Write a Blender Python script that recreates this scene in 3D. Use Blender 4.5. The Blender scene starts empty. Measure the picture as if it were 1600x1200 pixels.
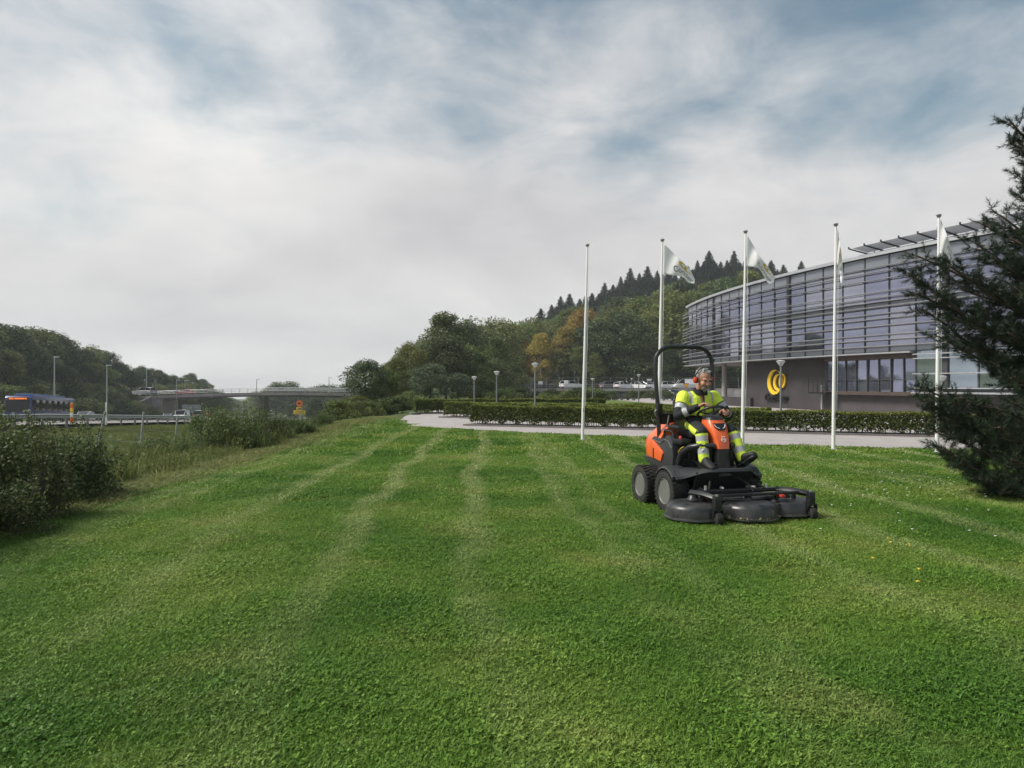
import bpy, bmesh, math, random
import numpy as np
from mathutils import Vector, Matrix
R = math.radians
SC = bpy.context.scene
COL = SC.collection
random.seed(7)
NP = np.random.default_rng(11)

# ------------------------------------------------------------------ camera, world, sun, exposure
CAM_H, FPX = 1.65, 1067.0
cam_d = bpy.data.cameras.new('camera')
cam_d.sensor_width = 36.0
cam_d.lens = 36.0 * FPX / 1600.0
cam_d.clip_start = 0.05
cam_d.clip_end = 6000
cam = bpy.data.objects.new('camera', cam_d)
cam.location = (0, 0, CAM_H)
cam.rotation_euler = (R(90), 0, 0)
COL.objects.link(cam)
SC.camera = cam

SUN_AZ, SUN_EL = -95.0, 48.0          # degrees right of the view axis (negative = left), above the horizon
world = bpy.data.worlds.new('World')
SC.world = world
world.use_nodes = True
wn, wl = world.node_tree.nodes, world.node_tree.links
wn.clear()
def wnode(t, **kw):
    n = wn.new(t)
    for k, v in kw.items():
        setattr(n, k, v)
    return n
w_out = wnode('ShaderNodeOutputWorld')
w_bg = wnode('ShaderNodeBackground')
w_bg.inputs['Strength'].default_value = 0.058
wl.new(w_bg.outputs[0], w_out.inputs[0])
sky = wnode('ShaderNodeTexSky', sky_type='NISHITA', sun_disc=False)
sky.sun_elevation = R(SUN_EL)
sky.sun_rotation = R(SUN_AZ)
sky.air_density = 1.0
sky.dust_density = 1.5
w_tc = wnode('ShaderNodeTexCoord')
w_sep = wnode('ShaderNodeSeparateXYZ')
wl.new(w_tc.outputs['Generated'], w_sep.inputs[0])
def wmath(op, a, b=None, c=None, clamp=False):
    n = wnode('ShaderNodeMath', operation=op, use_clamp=clamp)
    for i, v in enumerate((a, b, c)):
        if v is None: continue
        if isinstance(v, (int, float)): n.inputs[i].default_value = v
        else: wl.new(v, n.inputs[i])
    return n.outputs[0]
zc = wmath('MAXIMUM', w_sep.outputs['Z'], 0.0)
den = wmath('ADD', zc, 0.42)
cx = wmath('DIVIDE', w_sep.outputs['X'], den)
cy = wmath('DIVIDE', w_sep.outputs['Y'], den)
w_cmb = wnode('ShaderNodeCombineXYZ')
wl.new(cx, w_cmb.inputs[0]); wl.new(cy, w_cmb.inputs[1]); wl.new(wmath('MULTIPLY', zc, 1.0), w_cmb.inputs[2])
def wnoise(scale, detail, rough, dist, off, stretch=(1, 1, 1)):
    m = wnode('ShaderNodeMapping')
    m.inputs['Location'].default_value = off
    m.inputs['Scale'].default_value = stretch
    wl.new(w_cmb.outputs[0], m.inputs[0])
    n = wnode('ShaderNodeTexNoise')
    n.inputs['Scale'].default_value = scale
    n.inputs['Detail'].default_value = detail
    n.inputs['Roughness'].default_value = rough
    n.inputs['Distortion'].default_value = dist
    wl.new(m.outputs[0], n.inputs['Vector'])
    return n.outputs['Fac']
n_big = wnoise(1.15, 5, 0.5, 0.25, (3.3, 2.2, 0))
n_fine = wnoise(4.2, 9, 0.6, 0.3, (0.4, 7.3, 0), (1, 1, 1.4))
n_shade = wnoise(1.3, 7, 0.5, 0.35, (9.2, 4.4, 0), (0.8, 1.0, 2.6))
# cover: thick towards the horizon, thinner overhead
cov = wmath('ADD', wmath('MULTIPLY', n_big, 1.2), wmath('MULTIPLY', n_fine, 0.45))
cov = wmath('SUBTRACT', cov, wmath('MULTIPLY', wmath('MINIMUM', zc, 0.55), 1.05))
w_cov = wnode('ShaderNodeMapRange', interpolation_type='SMOOTHSTEP')
w_cov.inputs['From Min'].default_value = 0.17
w_cov.inputs['From Max'].default_value = 0.58
wl.new(cov, w_cov.inputs['Value'])
w_cr = wnode('ShaderNodeValToRGB')
cr = w_cr.color_ramp
cr.elements[0].position, cr.elements[0].color = 0.32, (6.2, 6.1, 6.3, 1)
cr.elements[1].position, cr.elements[1].color = 0.66, (9.7, 9.55, 9.4, 1)
wl.new(wmath('ADD', wmath('MULTIPLY', n_shade, 0.78), wmath('MULTIPLY', n_fine, 0.22)), w_cr.inputs[0])
w_skyc = wnode('ShaderNodeMix', data_type='RGBA', blend_type='MULTIPLY')
w_skyc.inputs['Factor'].default_value = 1.0
wl.new(sky.outputs[0], w_skyc.inputs['A'])
w_skyc.inputs['B'].default_value = (1.30, 1.38, 1.14, 1)
w_mix = wnode('ShaderNodeMix', data_type='RGBA')
wl.new(w_cov.outputs[0], w_mix.inputs['Factor'])
wl.new(w_skyc.outputs['Result'], w_mix.inputs['A'])
wl.new(w_cr.outputs[0], w_mix.inputs['B'])
wl.new(w_mix.outputs['Result'], w_bg.inputs['Color'])

sun_d = bpy.data.lights.new('sun', 'SUN')
sun_d.energy = 2.6
sun_d.angle = R(20)
sun_d.color = (1.0, 0.95, 0.88)
sun = bpy.data.objects.new('sun', sun_d)
sd = Vector((math.sin(R(SUN_AZ)) * math.cos(R(SUN_EL)), math.cos(R(SUN_AZ)) * math.cos(R(SUN_EL)), math.sin(R(SUN_EL))))
sun.rotation_euler = (-sd).to_track_quat('-Z', 'Y').to_euler()
sun.location = (0, 0, 60)
COL.objects.link(sun)
SC.view_settings.view_transform = 'Standard'
SC.view_settings.look = 'None'
SC.view_settings.exposure = 0.68
SC.view_settings.gamma = 1.0
SC.view_settings.use_curve_mapping = False
SC.render.engine = 'CYCLES'
SC.cycles.use_denoising = True
SC.cycles.max_bounces = 5
SC.cycles.diffuse_bounces = 3
SC.cycles.glossy_bounces = 2
SC.cycles.transmission_bounces = 3
SC.cycles.transparent_max_bounces = 6

# ------------------------------------------------------------------ helpers
def pix(px, py, d):
    """world point seen at photograph pixel (px, py) at depth d"""
    return Vector(((px - 800) / FPX * d, d, CAM_H + (600 - py) / FPX * d))

def sstep(a, b, x):
    t = np.clip((np.asarray(x, float) - a) / (b - a), 0, 1)
    return t * t * (3 - 2 * t)

def tag(o, label=None, cat=None, group=None, kind=None):
    if label: o['label'] = label
    if cat: o['category'] = cat
    if group: o['group'] = group
    if kind: o['kind'] = kind
    return o

def empty(name, loc=(0, 0, 0), rz=0.0, label=None, cat=None, group=None, kind=None):
    o = bpy.data.objects.new(name, None)
    o.location = loc
    o.rotation_euler = (0, 0, rz)
    o.empty_display_size = 0.2
    COL.objects.link(o)
    return tag(o, label, cat, group, kind)

def link(name, me, mat=None, parent=None, label=None, cat=None, group=None, kind=None, loc=None):
    if mat is not None and len(me.materials) == 0:
        for m in (mat if isinstance(mat, (list, tuple)) else [mat]):
            me.materials.append(m)
    o = bpy.data.objects.new(name, me)
    COL.objects.link(o)
    if parent: o.parent = parent
    if loc is not None: o.location = loc
    return tag(o, label, cat, group, kind)

def copy_tree(o, parent=None):
    c = o.copy()
    COL.objects.link(c)
    c.parent = parent
    for ch in list(o.children):
        copy_tree(ch, c)
    return c

class MB:
    """collects geometry for ONE mesh"""
    def __init__(s):
        s.v, s.f, s.m = [], [], []
    def add(s, verts, faces, mi=0, M=None):
        b = len(s.v)
        if M is not None: verts = [M @ Vector(p) for p in verts]
        s.v += [tuple(p) for p in verts]
        s.f += [tuple(i + b for i in f) for f in faces]
        s.m += [mi] * len(faces)
        return s
    def box(s, c, d, rz=0, mi=0, M=None, taper=1.0):
        hx, hy, hz = d[0] / 2, d[1] / 2, d[2] / 2
        t = taper
        vs = [(-hx, -hy, -hz), (hx, -hy, -hz), (hx, hy, -hz), (-hx, hy, -hz), (-hx * t, -hy * t, hz), (hx * t, -hy * t, hz), (hx * t, hy * t, hz), (-hx * t, hy * t, hz)]
        T = Matrix.Translation(c) @ Matrix.Rotation(rz, 4, 'Z')
        if M is not None: T = M @ T
        return s.add(vs, [(0, 3, 2, 1), (4, 5, 6, 7), (0, 1, 5, 4), (1, 2, 6, 5), (2, 3, 7, 6), (3, 0, 4, 7)], mi, T)
    def prism(s, poly, axis, a, b, mi=0, M=None, inset=0.0):
        """poly: 2-D outline; axis 'x','y','z' extruded a..b"""
        n = len(poly)
        def p3(p, t):
            if axis == 'x': return (t, p[0], p[1])
            if axis == 'y': return (p[0], t, p[1])
            return (p[0], p[1], t)
        vs = [p3(p, a) for p in poly] + [p3(p, b) for p in poly]
        fs = [tuple(range(n - 1, -1, -1)), tuple(range(n, 2 * n))]
        fs += [(i, (i + 1) % n, n + (i + 1) % n, n + i) for i in range(n)]
        return s.add(vs, fs, mi, M)
    def loft(s, rings, mi=0, closed=True, caps=True, M=None):
        n = len(rings[0])
        vs = [p for r in rings for p in r]
        fs = []
        for k in range(len(rings) - 1):
            for i in range(n if closed else n - 1):
                j = (i + 1) % n
                fs.append((k * n + i, k * n + j, (k + 1) * n + j, (k + 1) * n + i))
        if caps and closed:
            fs.append(tuple(range(n - 1, -1, -1)))
            fs.append(tuple((len(rings) - 1) * n + i for i in range(n)))
        return s.add(vs, fs, mi, M)
    def tube(s, pts, r, n=8, mi=0, M=None, caps=True, flat=1.0):
        pts = [Vector(p) for p in pts]
        rs = r if isinstance(r, (list, tuple)) else [r] * len(pts)
        rings = []
        up = Vector((0, 0, 1))
        prev = None
        for i, p in enumerate(pts):
            t = (pts[min(i + 1, len(pts) - 1)] - pts[max(i - 1, 0)]).normalized()
            if prev is None:
                ref = up if abs(t.z) < 0.9 else Vector((1, 0, 0))
                a = t.cross(ref).normalized()
            else:
                a = (prev - t * prev.dot(t)).normalized()
            prev = a
            b = t.cross(a).normalized()
            rings.append([p + (a * math.cos(2 * math.pi * k / n) + b * math.sin(2 * math.pi * k / n) * flat) * rs[i] for k in range(n)])
        return s.loft(rings, mi, True, caps, M)
    def lathe(s, prof, c=(0, 0, 0), axis='z', n=24, mi=0, M=None):
        """prof: list of (radius, along)"""
        rings = []
        for r, h in prof:
            ring = []
            for k in range(n):
                a = 2 * math.pi * k / n
                x, y = r * math.cos(a), r * math.sin(a)
                if axis == 'z': ring.append((c[0] + x, c[1] + y, c[2] + h))
                elif axis == 'y': ring.append((c[0] + x, c[1] + h, c[2] - y))
                else: ring.append((c[0] + h, c[1] + x, c[2] + y))
            rings.append(ring)
        return s.loft(rings, mi, True, True, M)
    def mesh(s, name='m', bevel=0.0, seg=2, smooth=True, angle=40, subsurf=0):
        me = bpy.data.meshes.new(name)
        me.from_pydata(s.v, [], s.f)
        if any(s.m): me.polygons.foreach_set('material_index', s.m)
        bm = bmesh.new()
        bm.from_mesh(me)
        bmesh.ops.recalc_face_normals(bm, faces=bm.faces)
        if bevel > 0:
            es = [e for e in bm.edges if len(e.link_faces) == 2 and e.calc_face_angle(0) > R(30)]
            bmesh.ops.bevel(bm, geom=es, offset=bevel, segments=seg, affect='EDGES', clamp_overlap=True, profile=0.6)
        for f in bm.faces: f.smooth = smooth
        if smooth:
            for e in bm.edges:
                if len(e.link_faces) == 2 and e.calc_face_angle(0) > R(angle): e.smooth = False
        bm.to_mesh(me)
        bm.free()
        return me
    def build(s, name, mat, parent=None, bevel=0.0, label=None, cat=None, group=None, kind=None, loc=None, **kw):
        return link(name, s.mesh(name, bevel, **kw), mat, parent, label, cat, group, kind, loc)

def quads_mesh(name, V, tint=None, nper=4):
    """V: (n, nper, 3) array -> one mesh of n faces; tint: (n,) stored per corner point as attribute 'tint'"""
    V = np.asarray(V, np.float32)
    n = V.shape[0]
    me = bpy.data.meshes.new(name)
    me.vertices.add(n * nper)
    me.vertices.foreach_set('co', V.reshape(-1))
    me.loops.add(n * nper)
    me.loops.foreach_set('vertex_index', np.arange(n * nper, dtype=np.int32))
    me.polygons.add(n)
    me.polygons.foreach_set('loop_start', np.arange(0, n * nper, nper, dtype=np.int32))
    me.polygons.foreach_set('loop_total', np.full(n, nper, np.int32))
    me.update(calc_edges=True)
    if tint is not None:
        at = me.attributes.new('tint', 'FLOAT', 'POINT')
        at.data.foreach_set('value', np.repeat(np.asarray(tint, np.float32), nper))
    return me

def unit(a):
    return a / np.maximum(np.linalg.norm(a, axis=-1, keepdims=True), 1e-9)

def leaves(P, size, rng, up=0.3, out=None, aspect=0.55, jitter=0.35, outw=0.8):
    """diamond leaves at points P"""
    n = len(P)
    d = unit(rng.normal(size=(n, 3)))
    if out is not None: d = unit(d + out * outw)
    d[:, 2] -= 0.15
    d = unit(d)
    nrm = rng.normal(size=(n, 3)) * 0.7
    nrm[:, 2] += up * 3
    if out is not None: nrm += out * 0.8
    side = unit(np.cross(d, nrm))
    L = (size * (1 + jitter * (rng.random(n) * 2 - 1)))[:, None]
    a = P - d * L * 0.5
    b = P + d * L * 0.5
    nn = unit(np.cross(side, d))
    mid = P + nn * L * 0.08
    return np.stack([a, mid + side * L * aspect / 2, b, mid - side * L * aspect / 2], 1)

# ------------------------------------------------------------------ materials
MATS = {}
def mat(name, col=(0.5, 0.5, 0.5), rough=0.6, metal=0.0, noise=0.0, nscale=8.0, bump=0.0, bscale=60.0, spec=0.5, coat=0.0, alpha=1.0, trans=0.0, rnoise=0.0):
    if name in MATS: return MATS[name]
    m = bpy.data.materials.new(name)
    m.use_nodes = True
    nt = m.node_tree
    b = nt.nodes['Principled BSDF']
    b.inputs['Base Color'].default_value = (*col, 1)
    b.inputs['Roughness'].default_value = rough
    b.inputs['Metallic'].default_value = metal
    b.inputs['Specular IOR Level'].default_value = spec
    b.inputs['Coat Weight'].default_value = coat
    b.inputs['Transmission Weight'].default_value = trans
    tc = nt.nodes.new('ShaderNodeTexCoord')
    if noise > 0 or rnoise > 0:
        n = nt.nodes.new('ShaderNodeTexNoise')
        n.inputs['Scale'].default_value = nscale
        n.inputs['Detail'].default_value = 6
        n.inputs['Roughness'].default_value = 0.6
        nt.links.new(tc.outputs['Object'], n.inputs['Vector'])
        if noise > 0:
            r = nt.nodes.new('ShaderNodeMapRange')
            r.inputs['From Min'].default_value = 0.3
            r.inputs['From Max'].default_value = 0.7
            r.inputs['To Min'].default_value = 1 - noise
            r.inputs['To Max'].default_value = 1 + noise
            nt.links.new(n.outputs['Fac'], r.inputs['Value'])
            mx = nt.nodes.new('ShaderNodeMix')
            mx.data_type = 'RGBA'
            mx.blend_type = 'MULTIPLY'
            mx.inputs['Factor'].default_value = 1
            mx.inputs['A'].default_value = (*col, 1)
            nt.links.new(r.outputs[0], mx.inputs['B'])
            nt.links.new(mx.outputs['Result'], b.inputs['Base Color'])
        if rnoise > 0:
            r2 = nt.nodes.new('ShaderNodeMapRange')
            r2.inputs['To Min'].default_value = max(0.02, rough - rnoise)
            r2.inputs['To Max'].default_value = rough + rnoise
            nt.links.new(n.outputs['Fac'], r2.inputs['Value'])
            nt.links.new(r2.outputs[0], b.inputs['Roughness'])
    if bump > 0:
        n2 = nt.nodes.new('ShaderNodeTexNoise')
        n2.inputs['Scale'].default_value = bscale
        n2.inputs['Detail'].default_value = 4
        nt.links.new(tc.outputs['Object'], n2.inputs['Vector'])
        bp = nt.nodes.new('ShaderNodeBump')
        bp.inputs['Strength'].default_value = bump
        bp.inputs['Distance'].default_value = 0.02
        nt.links.new(n2.outputs['Fac'], bp.inputs['Height'])
        nt.links.new(bp.outputs[0], b.inputs['Normal'])
    MATS[name] = m
    return m

def leaf_mat(name, dark, light, transl=0.35, objvar=0.25, rough=0.55, gloss=0.25):
    """foliage: colour between dark and light by the per-leaf 'tint', shifted a little for each plant"""
    if name in MATS: return MATS[name]
    m = bpy.data.materials.new(name)
    m.use_nodes = True
    nt = m.node_tree
    b = nt.nodes['Principled BSDF']
    out = nt.nodes['Material Output']
    at = nt.nodes.new('ShaderNodeAttribute')
    at.attribute_name = 'tint'
    mx = nt.nodes.new('ShaderNodeMix')
    mx.data_type = 'RGBA'
    mx.inputs['A'].default_value = (*dark, 1)
    mx.inputs['B'].default_value = (*light, 1)
    nt.links.new(at.outputs['Fac'], mx.inputs['Factor'])
    oi = nt.nodes.new('ShaderNodeObjectInfo')
    hv = nt.nodes.new('ShaderNodeHueSaturation')
    r1 = nt.nodes.new('ShaderNodeMapRange')
    r1.inputs['To Min'].default_value = 1 - objvar
    r1.inputs['To Max'].default_value = 1 + objvar
    nt.links.new(oi.outputs['Random'], r1.inputs['Value'])
    nt.links.new(r1.outputs[0], hv.inputs['Value'])
    r2 = nt.nodes.new('ShaderNodeMapRange')
    r2.inputs['To Min'].default_value = 0.5 + 0.05 * objvar
    r2.inputs['To Max'].default_value = 0.5 - 0.10 * objvar
    ml = nt.nodes.new('ShaderNodeMath')
    ml.operation = 'FRACT'
    mm = nt.nodes.new('ShaderNodeMath')
    mm.operation = 'MULTIPLY'
    mm.inputs[1].default_value = 7.31
    nt.links.new(oi.outputs['Random'], mm.inputs[0])
    nt.links.new(mm.outputs[0], ml.inputs[0])
    nt.links.new(ml.outputs[0], r2.inputs['Value'])
    nt.links.new(r2.outputs[0], hv.inputs['Hue'])
    nt.links.new(mx.outputs['Result'], hv.inputs['Color'])
    nt.links.new(hv.outputs[0], b.inputs['Base Color'])
    b.inputs['Roughness'].default_value = rough
    b.inputs['Specular IOR Level'].default_value = gloss
    tr = nt.nodes.new('ShaderNodeBsdfTranslucent')
    nt.links.new(hv.outputs[0], tr.inputs['Color'])
    ms = nt.nodes.new('ShaderNodeMixShader')
    ms.inputs[0].default_value = transl
    nt.links.new(b.outputs[0], ms.inputs[1])
    nt.links.new(tr.outputs[0], ms.inputs[2])
    nt.links.new(ms.outputs[0], out.inputs['Surface'])
    MATS[name] = m
    return m

def glass_mat(name, col, rough=0.03, spec=0.9):
    return mat(name, col, rough, 0.0, spec=spec)

def text_mesh(name, s, size=1.0, depth=0.0, align='CENTER', bold=0.0):
    """letters as a mesh in the XY plane (width centred, base line at y = 0)"""
    cu = bpy.data.curves.new(name, 'FONT')
    cu.body = s
    cu.size = size
    cu.align_x = align
    cu.extrude = depth
    cu.offset = bold
    ob = bpy.data.objects.new(name, cu)
    COL.objects.link(ob)
    dg = bpy.context.evaluated_depsgraph_get()
    me = bpy.data.meshes.new_from_object(ob.evaluated_get(dg))
    bpy.data.objects.remove(ob)
    bpy.data.curves.remove(cu)
    me.materials.clear()
    return me
# ------------------------------------------------------------------ terrain
def z_road(y):
    y = np.asarray(y, float)
    return -0.9 - 0.05 * np.maximum(y - 42, 0)
def x_rail(y):
    return -31 - 0.24 * (np.asarray(y, float) - 42)
ROAD_W = 26.0
def ground_h(x, y):
    x = np.asarray(x, float); y = np.asarray(y, float)
    zr = z_road(y)
    crest = np.where(y < 40, -5.4, -5.4 - 0.16 * (y - 40))
    wid = 8.0 + 0.05 * np.maximum(y - 40, 0)
    z = zr - 0.45 + (0.45 - zr) * sstep(0, 1, (x - (crest - wid)) / wid)
    # cutting on the far side of the motorway
    left = x_rail(y) - ROAD_W
    zl = np.maximum(zr, -30)
    z = np.where(x < left + 1, zl - 0.25 + (-0.2 - zl) * sstep(0, 13, left - x) * np.clip(1 - (y - 260) / 300, 0.25, 1), z)
    # wooded hill behind the car parks
    z = z + 40.0 * sstep(-45, 85, x) * sstep(152, 300, y)
    z = z + 8.0 * sstep(60, 300, x) * sstep(140, 300, y)
    z = z - 0.95 * sstep(45, 110, y) * sstep(-12, -2, x) * (1 - sstep(124, 140, y))
    # low mound of the lawn's shoulder by the turning place
    z = z + 0.25 * np.exp(-((x + 6.3) / 1.3) ** 2 - ((y - 27) / 5.5) ** 2)
    return z
LB_X = np.array([-6.4, -5.9, -5.47, -4.9, -4.58, -3.99, -3.08, -1.5, 0, 2.6, 5.3, 6.3, 8.74, 10.6, 12.5, 18, 26, 34])
LB_Y = np.array([31.4, 31.2, 30.9, 28.8, 27.9, 26.3, 25.4, 24.2, 23.2, 21.7, 20.0, 18.5, 17.6, 17.1, 16.6, 15.4, 14.2, 13.5])
def lawn_edge(x):
    return np.interp(x, LB_X, LB_Y)

def grid_mesh(name, X, Y, Z):
    ny, nx = X.shape
    co = np.stack([X, Y, Z], -1).reshape(-1, 3)
    i = np.arange(ny * nx).reshape(ny, nx)
    f = np.stack([i[:-1, :-1], i[:-1, 1:], i[1:, 1:], i[1:, :-1]], -1).reshape(-1, 4)
    me = bpy.data.meshes.new(name)
    me.from_pydata(co.tolist(), [], f.tolist())
    me.polygons.foreach_set('use_smooth', [True] * len(me.polygons))
    return me

def warp(a, b, n, k=2.0):
    t = np.linspace(-1, 1, n)
    s = np.sign(t) * np.abs(t) ** k
    return np.where(s < 0, s * a, s * b)

def surf_mat(name, stops, scale, detail=8, rough=0.9, bump=0.3, bscale=30, spec=0.2, extra=None):
    """procedural ground: colour ramp over noise in world space"""
    m = bpy.data.materials.new(name)
    m.use_nodes = True
    nt = m.node_tree
    b = nt.nodes['Principled BSDF']
    b.inputs['Roughness'].default_value = rough
    b.inputs['Specular IOR Level'].default_value = spec
    g = nt.nodes.new('ShaderNodeNewGeometry')
    n = nt.nodes.new('ShaderNodeTexNoise')
    n.inputs['Scale'].default_value = scale
    n.inputs['Detail'].default_value = detail
    n.inputs['Roughness'].default_value = 0.65
    nt.links.new(g.outputs['Position'], n.inputs['Vector'])
    r = nt.nodes.new('ShaderNodeValToRGB')
    while len(r.color_ramp.elements) < len(stops): r.color_ramp.elements.new(0.5)
    for e, (p, c) in zip(r.color_ramp.elements, stops):
        e.position, e.color = p, (*c, 1)
    nt.links.new(n.outputs['Fac'], r.inputs[0])
    nt.links.new(r.outputs[0], b.inputs['Base Color'])
    n2 = nt.nodes.new('ShaderNodeTexNoise')
    n2.inputs['Scale'].default_value = bscale
    n2.inputs['Detail'].default_value = 6
    nt.links.new(g.outputs['Position'], n2.inputs['Vector'])
    bp = nt.nodes.new('ShaderNodeBump')
    bp.inputs['Strength'].default_value = bump
    bp.inputs['Distance'].default_value = 0.05
    nt.links.new(n2.outputs['Fac'], bp.inputs['Height'])
    nt.links.new(bp.outputs[0], b.inputs['Normal'])
    return m

M_ground = surf_mat('rough_ground', [(0.3, (0.035, 0.055, 0.018)), (0.5, (0.065, 0.095, 0.03)), (0.7, (0.12, 0.13, 0.05))], 0.6, bscale=6, bump=0.8)
M_soil = surf_mat('lawn_soil', [(0.3, (0.07, 0.12, 0.02)), (0.55, (0.10, 0.17, 0.03)), (0.75, (0.15, 0.19, 0.05))], 1.3, bscale=60, bump=0.6)
M_drive = surf_mat('pale_paving', [(0.3, (0.33, 0.305, 0.295)), (0.5, (0.38, 0.35, 0.34)), (0.7, (0.43, 0.40, 0.385))], 1.6, rough=0.85, bscale=90, bump=0.15)
M_asphalt = surf_mat('motorway_asphalt', [(0.3, (0.20, 0.185, 0.175)), (0.7, (0.29, 0.27, 0.26))], 0.3, rough=0.85, bscale=40, bump=0.1)
M_lot = surf_mat('car_park_asphalt', [(0.3, (0.16, 0.155, 0.15)), (0.7, (0.22, 0.21, 0.21))], 0.5, rough=0.9, bscale=40, bump=0.1)

gx = warp(620, 620, 240, 2.5)
gy = np.concatenate([np.linspace(-60, 0, 24, endpoint=False), np.linspace(0, 60, 90, endpoint=False), np.linspace(60, 200, 90, endpoint=False), 200 * (1100 / 200) ** np.linspace(0, 1, 40)])
X, Y = np.meshgrid(gx, gy)
Z = ground_h(X, Y)
under = sstep(-6.0, -5.0, X) * (1 - sstep(124, 130, Y))
Z = Z - 0.10 * under
onroad = (X < x_rail(Y) + 2) & (X > x_rail(Y) - ROAD_W - 2)
Z = np.where(onroad, Z - 0.25, Z)
ground = link('ground', grid_mesh('ground', X, Y, Z), M_ground, kind='structure')
tag(ground, 'rough green ground of verges, cutting and wooded hill')

# lawn sheet, follows the terrain up to its border with the paving
lx = np.concatenate([np.linspace(-6.2, -4.6, 9), np.linspace(-4.4, 14, 60), np.linspace(14.5, 34, 20)])
tt = np.linspace(0, 1, 70)
X, T = np.meshgrid(lx, tt)
Y = -8 + T * (lawn_edge(X) + 8)
lawn = link('lawn', grid_mesh('lawn', X, Y, ground_h(X, Y) + 0.002), M_soil, kind='structure')
tag(lawn, 'mown green lawn with faint lighter stripes')

# paved drive behind the lawn
X, T = np.meshgrid(np.concatenate([np.linspace(-5.6, -2, 14), np.linspace(-1.5, 60, 50)]), np.linspace(0, 1, 60))
yb = lawn_edge(X) - 0.15
yf = np.where(X < -5.0, 37.2, 37.2 + 89 * sstep(-5.2, -3, X))
Y = yb + T * (yf - yb)
drive = link('paved_drive', grid_mesh('drive', X, Y, -0.03 - 0.95 * sstep(45, 110, Y) * sstep(-12, -2, X)), M_drive, kind='structure')
tag(drive, 'pale pinkish paved drive between lawn and hedges')

# motorway
ym = np.concatenate([np.linspace(-60, 260, 80), np.linspace(270, 900, 30)])
T, Y = np.meshgrid(np.array([0, 2.2, 11, 12.5, 14, 22.5, 26.0]), ym)
X = x_rail(Y) - 0.6 - T * 0.95
road = link('motorway', grid_mesh('motorway', X, Y, z_road(Y) + 0.0 * X), M_asphalt, kind='structure')
tag(road, 'pale grey motorway dropping away under the bridge')
M_paint = mat('road_paint', (0.75, 0.75, 0.73), 0.7, noise=0.1, nscale=3)
def road_line(name, off, dash=None):
    mb = MB()
    y = 20.0
    while y < 420:
        L = 3.0 if dash else 12.0
        a, b = y, y + L
        q = [(float(x_rail(a)) - off, a), (float(x_rail(a)) - off - 0.18, a), (float(x_rail(b)) - off - 0.18, b), (float(x_rail(b)) - off, b)]
        mb.add([(p[0], p[1], float(z_road(p[1])) + 0.01) for p in q], [(0, 1, 2, 3)])
        y += 12.0
    return mb.build(name, M_paint, road)
road_line('edge_line', 2.2); road_line('edge_line', 10.6); road_line('lane_line', 6.4, True); road_line('lane_line', 18.4, True)

# upper car park on its retaining wall, plus green patch in front of it
lot = MB()
lot.add([(-3, 126.4, 0.65), (110, 126.4, 0.65), (110, 149, 0.65), (-3, 149, 0.65), (-3, 126.4, -1.2), (110, 126.4, -1.2), (110, 149, -1.2), (-3, 149, -1.2)], [(0, 1, 2, 3), (4, 7, 6, 5), (0, 4, 5, 1), (1, 5, 6, 2), (2, 6, 7, 3), (3, 7, 4, 0)])
lot.build('upper_car_park', M_lot, kind='structure', label='raised asphalt car park behind the retaining wall')
ang = np.linspace(0, 2 * math.pi, 28, endpoint=False)
gp = MB()
gp.add([(7.6 + 4.6 * math.cos(a), 51 + 6.5 * math.sin(a), 0.10) for a in ang] + [(7.6, 51, 0.45)] , [(i, (i + 1) % 28, 28) for i in range(28)])
gp.build('grass_bank', surf_mat('grass_bank', [(0.3, (0.08, 0.13, 0.03)), (0.7, (0.15, 0.19, 0.05))], 1.2, bscale=20), kind='structure', label='small rounded grass bank between the hedges and parked cars')

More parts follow.
